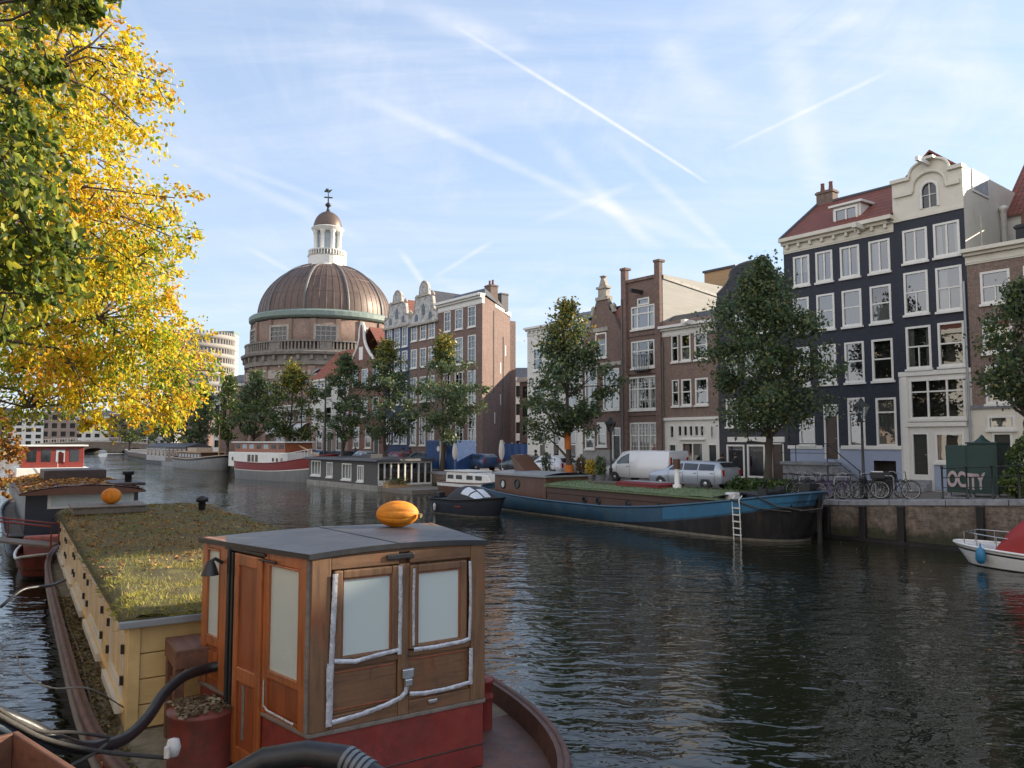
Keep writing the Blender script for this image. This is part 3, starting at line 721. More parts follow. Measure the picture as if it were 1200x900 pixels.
# dormer
x0, x1 = A.x(970, 262), A.x(1003, 262); zd0, zd1 = A.z(988, 270) + .25, A.z(988, 240) + .1
mb = MB(); mb.box(x0, x1, .55, 3.0, zd0, zd1); mb.hexa([(x0 - .15, .35, zd1), (x1 + .15, .35, zd1), (x1 + .15, 3.2, zd1 + .1), (x0 - .15, 3.2, zd1 + .1), (x0 - .15, .35, zd1 + .12), (x1 + .15, .35, zd1 + .12), (x1 + .15, 3.2, zd1 + .25), (x0 - .15, 3.2, zd1 + .25)])
dm = mb.build('dormer', 'white_paint', A.T, .01)
w_ = window(dm, x0 + .12, x1 - .12, zd0 + .1, zd1 - .1, 'v', 'glass_sky', 0, y=.47); mb = MB(); mb.quad((.05, .028, .05), (x1 - x0 - .3, .028, .05), (x1 - x0 - .3, .028, zd1 - zd0 - .25), (.05, .028, zd1 - zd0 - .25)); mb.build('dark_room', 'interior', w_).location = (0, .035, 0)
chimney(A.T, xr + .5, yr + .2, zr - .4, zr + .75, 1.0, .6, 2)
# hoist beam and basement stair
mb = MB(); mb.box(A.x(1013, 262) - .11, A.x(1013, 262) + .11, -1.1, .2, zf + .35, zf + .62); mb.tube([(A.x(1013, 262), -1.0, zf + .36), (A.x(1013, 262), -1.0, zf + .1)], .02, 6); A.part('hoist_beam', mb, 'cream_paint', .01)
# stoop
xa, xb = A.x(963, 538), A.x(986, 538); zt = A.z(975, 540) - .05
st = MB(); st.box(xa - 1.6, xb, -1.35, -.003, zt - .16, zt); st.box(xa - 1.5, xb - .1, -1.25, -.003, 0, zt - .16)
n_ = 6
for i in range(n_): st.box(xb + .002 + i * .27, xb + .27 + i * .27, -1.3, -.1, 0, zt * (1 - (i + 1) / (n_ + 1)))
so_ = A.part('stoop', st, 'stone_blue', .012)
rl = MB()
for xx in (xa - 1.5, xa - .7, xb - .05): rl.tube([(xx, -1.28, zt), (xx, -1.28, zt + .95)], .022, 6)
rl.tube([(xa - 1.5, -1.28, zt + .93), (xb - .05, -1.28, zt + .93), (xb + 1.6, -1.28, .95)], .026, 6); rl.tube([(xa - 1.5, -1.28, zt + .45), (xb - .05, -1.28, zt + .45), (xb + 1.6, -1.28, .5)], .016, 6); rl.tube([(xb + 1.6, -1.28, 0), (xb + 1.6, -1.28, 1.0)], .03, 6)
rl.build('railing', 'iron', so_)
# --- narrow dark blue house with white gable
B = House('canal_house', 'narrow dark blue house with white arched gable and white ground floor', 1048, 1132, NF, 300, 9, 'house', 'canal_house', 'canal houses')
zbl = B.z(1090, 251); zg0 = B.z(1090, 434); zsh = B.z(1088, 203)
B.pwin(1058, 1087, 268, 307, 'v', glass='glass_sky'); B.pwin(1094, 1125, 260, 300, 'v', glass='glass_sky', curt=1)
B.pwin(1059.5, 1088, 318, 368, 'hv', glass='glass_sky'); B.pwin(1097, 1128, 312, 364, 'hv', glass='glass_sky', curt=5)
B.pwin(1062, 1091.5, 382, 432, 'hv', curt=1); B.pwin(1099.5, 1131, 377, 429, 'h', glass='glass_dim', curt=0)
B.pwin(1066, 1132, 443, 491, 'vvt', glass='glass_dim', curt=0)
B.pdoor(1069, 1089, 507, 556, 'door_green', 0); B.pwin(1096, 1131, 507, 542, 'p', glass='glass_dim', curt=0)
xc = B.x(1089, 228); wa = (B.x(1099, 228) - B.x(1079, 228)) / 2; zw0, zw1 = B.z(1089, 243), B.z(1089, 213)
B.ops.append((xc - wa, xc + wa, zw0, zw1))
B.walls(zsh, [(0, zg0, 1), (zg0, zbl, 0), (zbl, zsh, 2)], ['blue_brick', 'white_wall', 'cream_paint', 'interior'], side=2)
# arched attic shutter, hump and mouldings
mb = MB(); ar = [(xc - wa, zw0), (xc + wa, zw0), (xc + wa, zw1 - wa)] + [(xc + wa * math.cos(a * .3142), zw1 - wa + wa * math.sin(a * .3142)) for a in range(1, 10)] + [(xc - wa, zw1 - wa)]
mb.prism(ar, .06, .1); at_ = B.part('attic_window', mb, 'car_glass')
mb = MB(); hi = [(x, z) for x, z in ar[2:]]; mb.tube([(ar[0][0], -.01, zw0)] + [(x, -.01, z) for x, z in reversed(hi)] + [(xc + wa, -.01, zw0)], .07, 8); mb.tube([(xc, .03, zw0), (xc, .03, zw1)], .035, 6); mb.tube([(xc - wa, .03, (zw0 + zw1) / 2), (xc + wa, .03, (zw0 + zw1) / 2)], .025, 6); mb.build('frame', 'white_paint', at_)
mb = MB()
for (sx_, dz) in ((-1, 0), (1, 0)):
    mb.prism([(xc + sx_ * wa * .98, zw1 - wa * .6), (xc + sx_ * wa * 1.01, zw1 - wa * .6), (xc + sx_ * wa * 1.01, zw1 + .01), (xc + sx_ * wa * .4, zw1 + .01)], -.004, .02)
hp = []
for i in range(13):
    a = math.pi * i / 12; hp.append((xc + .9 * math.cos(a), zsh + .66 * math.sin(a) ** .8))
mb.prism([(xc + .9, zsh - .02)] + hp[1:-1] + [(xc - .9, zsh - .02)], 0, .45)
mb.box(-.04, xc - .86, -.14, .4, zsh - .12, zsh + .06); mb.box(xc + .86, B.w + .04, -.14, .4, zsh - .12, zsh + .06)
mb.tube([(x, -.02, z + .02) for x, z in hp], .075, 8)
zmd = B.z(1060, 228)
mb.box(.12, xc - .76, -.12, 0, zmd - .1, zmd + .12); mb.box(xc + .76, B.w - .12, -.12, 0, zmd - .1, zmd + .12)
mb.tube([(xc - .8, -.05, zmd)] + [(xc - .76 * math.cos(math.pi * i / 14), -.05, zmd + .82 * math.sin(math.pi * i / 14) ** .75) for i in range(15)] + [(xc + .8, -.05, zmd)], .075, 8)
mb.box(-.01, B.w + .01, -.06, 0, zbl - .06, zbl + .1)
mb.box(xc - .35, xc + .35, -.35, .3, zsh + .62, zsh + .74)
B.part('gable', mb, 'cream_paint', .01)
mb = MB(); mb.box(xc - .08, xc + .08, -1.2, 0, zsh + .36, zsh + .56); B.part('hoist_beam', mb, 'white_paint', .01)
mb = MB(); gable_roof(mb, 0.05, B.w - .05, .5, 8.8, zsh - .05, on_n(1087, 180, NF + 1)[1] - B.zb); B.part('roof', mb, 'tile_red')
mb = MB(); mb.box(0, B.w, -.07, 0, zg0 - .22, zg0); mb.box(.25, B.w - .25, -.09, 0, B.z(1090, 500), B.z(1090, 495)); mb.box(B.x(1058, 500), B.x(1064.5, 500), -.05, 0, 0, zg0 - .22); B.part('band', mb, 'white_paint', .01)
mb = MB(); mb.box(B.w - 1.75, B.w - .05, -.03, -.003, .05, B.z(1112, 545)); B.part('plinth', mb, 'plinth_blue')
st = MB()
for i in range(3): st.box(B.x(1066, 556), B.x(1092, 556), -.3 * (3 - i), -.3 * (2 - i) - .003, 0, .17 * (i + 1))
B.part('steps', st, 'stone_blue', .01)
# side wall details above the neighbour: little window, boarded hatch, drain pipe
mb = MB()
def sideq(px0, px1, py0, py1):
    """rectangle on the right-hand side wall"""
    out = []
    for (px, py) in ((px0, py1), (px1, py1), (px1, py0), (px0, py0)):
        r = ray(px, py); k = (-(SD * 1).dot(CAM) - 0) ; t_ = B.sR / r.dot(SD); P = CAM + r * t_; out.append((P.dot(ND) - NF, P.z - B.zb))
    return out
q = sideq(1139, 1157, 208, 224); ys = sorted(p[0] for p in q); zs_ = sorted(p[1] for p in q)
mb.box(B.w + .002, B.w + .05, ys[0], ys[-1], zs_[0], zs_[-1]); sw = B.part('side_window', mb, 'white_paint', .01)
m2 = MB(); m2.box(B.w + .051, B.w + .058, ys[0] + .12, ys[-1] - .12, zs_[0] + .12, zs_[-1] - .12); m2.build('pane', 'tower_glass', sw)
q = sideq(1150, 1170, 262, 290); ys = sorted(p[0] for p in q); zs_ = sorted(p[1] for p in q)
mb = MB(); mb.box(B.w + .002, B.w + .045, ys[0], ys[-1], zs_[0], zs_[-1]); B.part('hatch', mb, 'cream_paint', .01)
mb = MB(); mb.lathe([(.14, 10), (.14, 13.6), (.2, 13.65), (.2, 13.8), (.1, 13.85)], 10, (B.w + .2, 4.2, 0)); B.part('flue_pipe', mb, 'white_paint')
mb = MB(); mb.tube([(B.w - .12, -.08, .3), (B.w - .12, -.08, B.z(1130, 330))], .055, 8); B.part('drain_pipe', mb, 'zinc')
# --- brown-grey house with pale ground floor at the right edge
C_ = House('canal_house', 'brown brick house with cream cornice and pale ground floor at the right edge', 1132.3, 1258, NF, 330, 9, 'house', 'canal_house', 'canal houses')
HC = C_.z(1135, 293)
zg = C_.z(1145, 478)
for (a, c) in ((1149, 1184), (1200, 1238)):
    x0, x1 = C_.x(a, 335), C_.x(c, 335)
    C_.win(x0, x1, C_.z(1165, 355), C_.z(1165, 317), 'hv', glass='glass_sky', curt=0); C_.win(x0, x1, C_.z(1167, 413), C_.z(1167, 373), 'hv'); C_.win(x0 + .02, x1, C_.z(1170, 473), C_.z(1170, 427), 'v', curt=4, glass='glass_soft')
C_.pwin(1157, 1190, 487, 503, 'p', curt=4); C_.pdoor(1164, 1187, 507, 560, 'door_green', 0)
C_.walls(HC - .05, [(0, zg, 1), (zg, HC - .05, 0)], ['brick_brown', 'cream_paint', 'interior'])
C_.cornice(C_.z(1135, 311), HC, 'cream_paint', .4)
mb = MB(); mb.box(0, C_.w, -.07, 0, zg - .05, zg + .12); C_.part('band', mb, 'stone_blue')
mb = MB(); mb.box(.05, C_.w - .05, .4, 8.6, HC - .1, HC + .08); C_.part('roof', mb, 'slate')
xk = C_.x(1190, 285); ck = chimney(C_.T, xk + .6, 2.6, HC - .1, HC + 1.3, 2.6, .7, 5, 'charcoal_brick')
# --- white rear house with red roof, over the roof of C
s0 = on_n(1176, 250, 43)[0]
D_ = House('rear_house', 'white rear house with red tiled roof rising behind the brown brick house', 1176, 1290, 43, 260, 8, 'house', 'rear_house', zb=0)
HD = on_n(1180, 254, 43)[1]
D_.walls(HD, [(0, HD, 0)], ['white_wall', 'interior'])
zr = on_n(1180, 192, 47)[1]
mb = MB(); mb.add([(-.1, -.2, HD - .05), (D_.w, -.2, HD - .05), (D_.w, 4, zr), (-.1, 4, zr), (-.1, 8, HD), (D_.w, 8, HD)], [(0, 1, 2, 3), (3, 2, 5, 4)]); D_.part('roof', mb, 'tile_red')
# --- charcoal bell-gabled house behind the big tree
E = House('canal_house', 'charcoal bell gabled house with white framed shop windows behind the big tree', 842, 924, NF, 450, 9, 'house', 'canal_house', 'canal houses')
zs = E.z(843, 345); zt = E.z(884, 306)
E.grid([(850, 864), (874, 889), (899, 914)], 427, [(413, 441), (467, 500)], 857, 'h')
E.grid([(862, 878), (888, 904)], 380, [(362, 392)], 870, 'v')
E.pwin(852, 873, 521, 560, 'p', glass='glass_dim', curt=0, sill=False); E.pwin(876, 897, 521, 560, 'p', glass='glass_dim', curt=0, sill=False); E.pdoor(904, 919, 519, 560, 'door_brown')
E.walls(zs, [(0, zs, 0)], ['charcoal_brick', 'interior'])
ol = bell_outline(0, E.w, zs - .01, zs, zt, 1.3)
mb = MB(); mb.prism(ol, 0, .35); gb = E.part('gable', mb, 'charcoal_brick')
mb = MB(); mb.tube([(x, .1, z) for x, z in ol[2:]], .13, 6); mb.build('coping', 'slate', gb)
mb = MB(); gable_roof(mb, .05, E.w - .05, .4, 8.8, zs - .1, zt - 1.2); E.part('roof', mb, 'slate')
mb = MB(); mb.box(.6, E.w - .3, -.08, 0, E.z(875, 518), E.z(875, 512)); E.part('band', mb, 'white_paint')
# --- low brown house with white ground floor
F_ = House('canal_house', 'low brown brick house with white cornice above a white ground floor', 777, 841.6, NF, 450, 9, 'house', 'canal_house', 'canal houses')
HF = F_.z(840, 368); zg = F_.z(810, 490)
F_.grid([(787, 795), (798, 809.5), (814, 829)], 405, [(389, 421), (443, 474.5)], 821, 'h')
F_.pdoor(784, 793, 520, 553, 'door_green'); F_.pdoor(830, 841, 520, 556, 'door_green'); F_.pwin(799, 825, 518, 552, 'v', glass='glass_dim', curt=1, sill=False)
for px in (797, 803.5, 810, 816.5, 823): F_.pwin(px - 2.2, px + 2.2, 499, 511, 'p', curt=0, sill=False, glass='glass_soft')
F_.pwin(785.5, 790, 499, 513, 'p', curt=0, sill=False); F_.pwin(833, 838, 499, 513, 'p', curt=0, sill=False)
F_.walls(HF, [(0, zg, 1), (zg, HF, 0)], ['brick_brown', 'white_wall', 'interior'])
F_.cornice(F_.z(840, 387), F_.z(840, 374), 'white_paint', .4)
mb = MB(); mb.box(-.02, F_.w + .02, -.12, 0, zg - .12, zg + .06); mb.box(F_.x(797, 515), F_.x(827, 515), -.14, 0, F_.z(812, 516), F_.z(812, 514)); F_.part('band', mb, 'white_paint', .01)
mb = MB(); mb.add([(0, -.1, HF - .35), (F_.w, -.1, HF - .35), (F_.w, 1.2, HF + .55), (0, 1.2, HF + .55), (F_.w, 8, HF + .55), (0, 8, HF + .55)], [(0, 1, 2, 3), (3, 2, 4, 5), (1, 4, 2), (0, 3, 5)]); F_.part('roof', mb, 'slate')
mb = MB(); mb.box(F_.w * .55, F_.w * .62, -1.0, .2, F_.z(812, 381), F_.z(812, 376)); F_.part('hoist_beam', mb, 'white_paint')
# --- tall red-brown house with brick piers and a boarded side wall
G = House('canal_house', 'tall red brown house with brick piers, triple windows and a boarded side wall', 731, 776.6, NF, 420, 11, 'house', 'canal_house', 'canal houses')
HG = G.z(752, 326)
G.pwin(740, 767.5, 358, 385, 'three', curt=1, glass='glass_sky'); G.pwin(740, 767.5, 399, 431, 'threehi', curt=0, glass='glass_soft'); G.pwin(737.5, 771.5, 441, 480, 'lat', curt=1, glass='glass_soft'); G.pwin(738.5, 772.5, 495, 535, 'lat', curt=2, glass='glass_dim')
x0, x1 = G.x(747, 355), G.x(761, 355); G.win(x0, x1, G.z(754, 357.5), G.z(754, 349), 'p', curt=0, sill=False)
G.walls(HG, [(0, HG, 0)], ['brick_plum', 'boards_grey', 'interior'], side=1)
mb = MB()
for (a, c, t) in ((731, 736.5, 317), (770.5, 776.6, 307)):
    x0, x1 = max(0, G.x(a, 420)), min(G.w, G.x(c, 420)); mb.box(x0, x1, -.22, .1, 0, G.z((a + c) / 2, t)); mb.box(x0 - .05, x1 + .05, -.27, .3, G.z((a + c) / 2, t), G.z((a + c) / 2, t) + .15)
mb.box(G.x(736.5, 420) + .01, G.x(770.5, 420) - .01, -.1, .2, HG - .15, HG + .05)
for py in (391, 436, 485): mb.box(G.x(736.5, 420) + .01, G.x(770.5, 420) - .01, -.06, -.002, G.z(754, py) - .12, G.z(754, py) + .1)
G.part('pier', mb, 'brick_plum')
mb = MB(); mb.prism([(.12, HG - .05), (G.d, HG - 1.2), (G.d, HG - 1.3), (.12, HG - .3)], G.w - .15, G.w + .06, 'x'); G.part('side_coping', mb, 'slate')
mb = MB(); mb.box(.05, G.w - .05, .4, 10.8, HG - .15, HG - .05); G.part('roof', mb, 'slate')
mb = MB(); mb.box(G.w * .5 - .1, G.w * .5 + .1, -1.1, .2, G.z(750, 345), G.z(750, 341)); G.part('hoist_beam', mb, 'black_metal')
mb = MB(); bx0, bx1 = G.x(748, 420), G.x(762, 420); zb0 = G.z(755, 433)
mb.box(bx0 - .1, bx1 + .1, -.3, 0, zb0 - .12, zb0 - .04)
for i in range(9): mb.tube([(bx0 - .08 + (bx1 - bx0 + .16) * i / 8, -.28, zb0 - .05), (bx0 - .08 + (bx1 - bx0 + .16) * i / 8, -.28, zb0 + .95)], .014, 5)
mb.tube([(bx0 - .1, -.28, zb0 + .95), (bx1 + .1, -.28, zb0 + .95)], .02, 6); G.part('balcony', mb, 'iron')
for Hs, fx in ((F_, .06), (G, .1)):
    mb = MB(); mb.tube([(fx, -.28 if Hs is G else -.1, .2), (fx, -.28 if Hs is G else -.1, Hs.H - 1.2)], .05, 8); Hs.part('drain_pipe', mb, 'lead')
# roof extension clad in tan boards
s0, z0 = on_n(826, 355, 46); z1 = on_n(826, 320, 46)[1]; sR_ = on_n(862, 340, 46)[0]
t = thing('roof_extension', 'roof extension clad in tan boards behind the charcoal gable', 'roof extension', W(s0, 46, 0), ROT_F)
mb = MB(); mb.box(0, s0 - sR_, 0, 5, z0 - 6, z1); mb.build('cladding', 'boards_tan', t); mb = MB(); mb.box(-.1, s0 - sR_ + .1, -.1, 5.1, z1, z1 + .15); mb.build('roof', 'slate', t)
# --- ornate gabled house with pinnacle
H_ = House('canal_house', 'red brown house with an ornate stepped gable and tall pinnacle', 683, 730.6, NF, 440, 9, 'house', 'canal_house', 'canal houses')
zs = H_.z(728, 394); zp = H_.z(700, 527)
H_.pwin(698, 711, 390, 419, 'hv', curt=1); H_.pwin(707, 726, 432, 480, 't', curt=4, glass='glass_sky'); H_.pwin(686, 700, 432, 480, 't', curt=1)
H_.pwin(686, 697, 505, 526, 'h', curt=4); H_.pwin(700, 711, 495, 523, 'h', curt=4); H_.pdoor(718, 727.5, 501, 538, 'door_green', .5)
H_.walls(zs, [(0, zp, 1), (zp, zs, 0)], ['brick_plum', 'plinth_stone', 'interior'])
xm = H_.x(706, 380); zn = H_.z(705, 351); zt = H_.z(705, 322); hw = (H_.x(712, 370) - H_.x(699.5, 370)) / 2
sh_ = H_.z(715, 368); hs = hw * 2.0
mb = MB(); mb.prism([(0.4, zs - .01), (H_.w, zs - .01), (min(H_.w, xm + hs), sh_), (xm + hw * 1.3, sh_ + .3), (xm + hw, zn), (xm - hw, zn), (xm - hw * 1.3, sh_ + .3), (xm - hs, sh_)], 0, .35); gb = H_.part('gable', mb, 'brick_plum')
mb = MB()
for sg in (-1, 1):
    mb.tube([(xm + sg * hw * 1.05, .12, zn), (xm + sg * hw * 1.25, .12, zn - .5), (xm + sg * hw * 1.15, .12, sh_ + .7), (xm + sg * hw * 1.9, .12, sh_ + .35), (xm + sg * hs, .12, sh_ + .1)], [.12, .16, .13, .17, .2], 8)
    mb.lathe([(.0, .45), (.16, .3), (.2, .15), (.12, .0), (.16, -.1)], 10, (xm + sg * hs * .95, .12, sh_ + .35))
mb.box(xm - hw * 1.15, xm + hw * 1.15, -.1, .4, zn - .05, zn + .18)
mb.box(xm - hw * .75, xm + hw * .75, -.02, .35, zn + .18, zn + .75); mb.box(xm - hw, xm + hw, -.1, .4, zn + .75, zn + .9)
mb.prism([(xm - hw * .7, zn + .9), (xm + hw * .7, zn + .9), (xm + .12, zn + 1.5), (xm - .12, zn + 1.5)], .02, .3)
k_ = (zt - zn - 1.5); mb.lathe([(.1, 0), (.22, .1 * k_), (.12, .25 * k_), (.3, .45 * k_), (.28, .55 * k_), (.1, .75 * k_), (.03, k_)], 10, (xm, .15, zn + 1.5))
mb.build('pinnacle', 'stone', gb)
for (a, c, y_) in ((696, 713, 388), (704.5, 729, 429.5), (684, 702, 429.5)): mb = MB(); mb.box(H_.x(a, y_), H_.x(c, y_), -.1, 0, H_.z(706, y_) - .02, H_.z(706, y_) + .25); H_.part('lintel', mb, 'stone')
mb = MB(); mb.add([(0, .3, zs), (H_.w, .3, zs), (H_.w, 4, H_.z(690, 357) + .5), (0, 4, H_.z(690, 357) + .5), (0, 8.5, zs), (H_.w, 8.5, zs)], [(0, 1, 2, 3), (3, 2, 5, 4), (0, 3, 4), (1, 5, 2)]); H_.part('roof', mb, 'tile_red')
mb = MB(); mb.box(H_.w - .9, H_.w - .1, 5, 5.9, zs, H_.z(720, 347) + .7); H_.part('chimney', mb, 'slate')
mb = MB(); zt_ = H_.z(722, 539)
mb.box(H_.x(714, 538), H_.x(730, 538), -1.2, -.003, 0, zt_)
for i in range(4): mb.box(H_.x(714, 538) - .26 * (i + 1), H_.x(714, 538) - .26 * i - .002, -1.15, -.1, 0, zt_ * (4 - i) / 5)
H_.part('stoop', mb, 'stone_blue', .01)
# --- white house at the alley
I_ = House('canal_house', 'white plastered house with a white cornice standing at the alley', 618, 682.4, NF, 440, 8, 'house', 'canal_house', 'canal houses')
HI = I_.z(640, 381)
I_.grid([(625, 637), (645, 657), (664, 677)], 430, [(405, 432), (450, 480)], 650, 'h'); I_.grid([(632, 640), (648, 656), (664, 676)], 515, [(505, 538)], 650, 'h', curt=0)
I_.walls(HI - .05, [(0, HI - .05, 0)], ['white_wall', 'interior'], skew=0)
I_.cornice(I_.z(640, 391), HI, 'white_paint', .4, brackets=12)
mb = MB(); mb.add([(0, .2, HI - .1), (I_.w, .2, HI - .1), (I_.w, 4, HI + 1.4), (.9, 4, HI + 1.4), (0, 7.8, HI - .1), (I_.w, 7.8, HI - .1)], [(0, 1, 2, 3), (3, 2, 5, 4), (0, 3, 4)]); I_.part('roof', mb, 'slate')
# --- block beyond the alley
NJ = 42
J = House('canal_house', 'tall brown brick corner house with white cornice and a long blank side wall', 513, 565.2, NJ, 420, 9, 'house', 'canal_house', 'far canal houses')
HJ = J.z(562, 344)
cj = [(520.5, 528), (533.5, 542.5), (548.5, 557.6)]
J.grid(cj, 400, [(358.7, 383), (392.7, 425), (434, 474)], 553, 'six', curt=0); J.grid([(521, 529), (534, 543)], 500, [(487, 521)], 553, 'six', curt=1); J.grid([(548.5, 558)], 500, [(485, 521)], 553, 'six', curt=0)
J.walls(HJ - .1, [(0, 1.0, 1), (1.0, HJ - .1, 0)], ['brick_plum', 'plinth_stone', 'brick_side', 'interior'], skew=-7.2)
J.cornice(J.z(562, 356), HJ, 'white_paint', .5)
tn = J.T
mb = MB(); mb.hexa([(J.w + .03, -.3, HJ - .45), (J.w + .12, -.3, HJ - .45), (J.w - 7.2 + .15, 9, HJ - .45), (J.w - 7.2 + .02, 9, HJ - .45), (J.w + .03, -.3, HJ), (J.w + .12, -.3, HJ), (J.w - 7.2 + .15, 9, HJ), (J.w - 7.2 + .02, 9, HJ)]); J.part('gutter', mb, 'white_paint')
mb = MB(); mb.hexa([(0, .3, HJ - .1), (J.w, .3, HJ - .1), (J.w - 6.9, 8.8, HJ - .1), (0, 8.8, HJ - .1), (.6, 1.6, HJ + .9), (J.w - 1.8, 1.6, HJ + .9), (J.w - 6.6, 7.4, HJ + .9), (.6, 7.4, HJ + .9)]); J.part('roof', mb, 'slate')
chimney(J.T, J.w - 4.2, 4.2, HJ - .2, HJ + 1.9, 1.0, .9, 2, 'brick_dark'); chimney(J.T, J.w - 5.9, 6.8, HJ - .3, HJ + 1.6, 1.2, .9, 0, 'slate')
mb = MB(); dx, dy = -.624, .781
for (u_, z0, z1) in ((4.2, HJ - 9, HJ - 1), (8.2, HJ - 13, HJ - 3)): mb.tube([(J.w + dx * u_ + .09, dy * u_, z0), (J.w + dx * u_ + .09, dy * u_, z1)], .05, 6)
J.part('drain_pipe', mb, 'lead')
for (u_, z0) in ((7.0, 9.2), (7.0, 6.0), (4.6, 4.1), (9.2, 11.2)):
    mb = MB(); a = Vector((J.w + dx * u_ + .03, dy * u_, z0)); mb.hexa([a, a + Vector((dx * .3, dy * .3, 0)), a + Vector((dx * .3 - .06, dy * .3 - .05, 0)), a + Vector((-.06, -.05, 0))] + [p + Vector((0, 0, 1.1)) for p in (a, a + Vector((dx * .3, dy * .3, 0)), a + Vector((dx * .3 - .06, dy * .3 - .05, 0)), a + Vector((-.06, -.05, 0)))]); J.part('side_window', mb, 'white_paint')
def ornate(Hs, px, zt, zs, col, roof):
    """white ornate gable: stepped scroll outline with panel, urns and round-headed attic windows"""
    w = Hs.w; xm = w / 2
    o = [(-.05, zs - .9), (w + .05, zs - .9), (w + .05, zs + .1), (w * .86, zs + .35), (w * .8, zs + (zt - zs) * .5), (w * .66, zs + (zt - zs) * .58), (w * .63, zs + (zt - zs) * .85), (xm + .35, zt - .1), (xm, zt), (xm - .35, zt - .1),
         (w * .37, zs + (zt - zs) * .85), (w * .34, zs + (zt - zs) * .58), (w * .2, zs + (zt - zs) * .5), (w * .14, zs + .35), (-.05, zs + .1)]
    mb = MB(); mb.prism(o, -.06, .35); gb = Hs.part('gable', mb, 'ornate_stone', .02)
    tr = MB(); tr.tube([(x, 0, z) for x, z in o[2:]], .13, 6); tr.box(-.1, w + .1, -.3, 0, zs - 1.0, zs - .8); tr.box(w * .3, w * .7, -.2, -.05, zs + (zt - zs) * .55, zs + (zt - zs) * .62)
    for x in (.12, w - .12, w * .2, w * .8): tr.lathe([(.08, 0), (.2, .15), (.22, .3), (.08, .5), (0, .62)], 8, (x, .1, zs + (.1 if abs(x - xm) > w * .36 else (zt - zs) * .5)))
    tr.build('scrollwork', 'stone', gb)
    for x in (w * .25, xm, w * .75):
        hgt = 1.2 if x == xm else .75
        m3 = MB(); z_ = zs - .5 if x != xm else zs; m3.prism([(x - .28, z_), (x + .28, z_), (x + .28, z_ + hgt * .6), (x + .15, z_ + hgt * .9), (x, z_ + hgt), (x - .15, z_ + hgt * .9), (x - .28, z_ + hgt * .6)], -.09, -.062); m3.build('attic_window', 'car_glass', gb)
    mb = MB(); gable_roof(mb, .05, w - .05, .4, 9, zs - .3, zt - .8); Hs.part('roof', mb, roof)
K = House('canal_house', 'brown brick house with white ornate gable beside the corner house', 480.5, 512.6, NJ, 420, 10, 'house', 'canal_house', 'far canal houses')
K.grid([(482, 489), (492.5, 499.5), (502.5, 509.7)], 400, [(376, 396), (406, 428.5), (440, 470), (488, 522)], 506, 'six', curt=0)
zs = K.z(510, 366); K.walls(zs, [(0, zs, 0)], ['brick_plum', 'interior']); ornate(K, 493, K.z(493, 331), zs, 0, 'slate')
Lh = House('canal_house', 'blue painted house with white ornate gable, second from the corner house', 450.5, 480.2, NJ, 420, 10, 'house', 'canal_house', 'far canal houses')
Lh.grid([(453.8, 459.6), (462.5, 469), (471.5, 477.8)], 400, [(383, 406), (411, 434), (446, 474), (490, 520)], 474.6, 'six', curt=0)
zs = Lh.z(478, 371); Lh.walls(zs, [(0, zs, 0)], ['blue_house', 'interior']); ornate(Lh, 466, Lh.z(466, 341), zs, 0, 'tile_red')
M_ = House('canal_house', 'small red brick house with white bell gable and red roof slope', 409, 449.8, NJ, 430, 10, 'house', 'canal_house', 'far canal houses')
zs = M_.z(445, 420); zt = M_.z(424, 379)
M_.grid([(413, 419), (424, 431), (437, 444)], 455, [(432, 452), (466, 488)], 430, 'h'); M_.grid([(414, 421), (428, 435)], 510, [(500, 525)], 430, 'h'); M_.pdoor(438, 444, 500, 533, 'door_green', .3)
M_.walls(zs, [(0, zs, 0)], ['brick_red', 'interior'])
w_ = M_.w * .72; ol = bell_outline(.0, w_, zs - .01, zs, zt, .55); mb = MB(); mb.prism(ol, -.02, .3); gb = M_.part('gable', mb, 'brick_red')
mb = MB(); mb.tube([(x, .08, z) for x, z in ol[2:]], .2, 6); mb.box(w_ / 2 - .45, w_ / 2 + .45, -.05, -.021, zs + .2, zs + 1.7); mb.build('coping', 'white_paint', gb)
mb = MB(); gable_roof(mb, .02, M_.w - .02, .35, 9.5, zs - .1, zt - .5); M_.part('roof', mb, 'tile_red')
Nh = House('canal_house', 'white plastered house with orange tiled roof near the domed church', 366, 408.6, NJ, 450, 9, 'house', 'canal_house', 'far canal houses')
zs = Nh.z(400, 440); zt = Nh.z(388, 410)
Nh.grid([(370, 376), (382, 389), (395, 402)], 455, [(447, 466), (476, 494)], 392, 'h'); Nh.grid([(371, 378), (394, 402)], 510, [(503, 528)], 392, 'h'); Nh.pdoor(383, 389, 503, 535, 'door_brown', .3)
Nh.walls(zs, [(0, 4, 1), (4, zs, 0)], ['white_wall', 'brick_pale', 'interior'])
mb = MB(); mb.add([(-.1, -.3, zs - .1), (Nh.w + .1, -.3, zs - .1), (Nh.w + .1, 3.6, zt + .5), (-.1, 3.6, zt + .5), (-.1, 8.5, zs), (Nh.w + .1, 8.5, zs)], [(0, 1, 2, 3), (3, 2, 5, 4), (0, 3, 4), (1, 5, 2)]); Nh.part('roof', mb, 'tile_orange'); mb = MB(); mb.box(-.05, Nh.w + .05, -.3, .1, zs - .35, zs - .12); Nh.part('cornice', mb, 'white_paint')
mb = MB(); mb.box(-1.6, -.1, 1.0, 4, zs - .5, zs + 1.0); mb.hexa([(-1.8, .8, zs + 1), (0, .8, zs + 1.4), (0, 4.2, zs + 1.4), (-1.8, 4.2, zs + 1), (-1.8, .8, zs + 1.15), (0, .8, zs + 1.55), (0, 4.2, zs + 1.55), (-1.8, 4.2, zs + 1.15)]); Nh.part('dormer', mb, 'zinc')
O_ = House('corner_shop', 'low brick corner shop with striped white awnings below the domed church', 318, 365.4, NJ, 480, 8, 'shop', 'corner_shop')
HO = O_.z(360, 474)
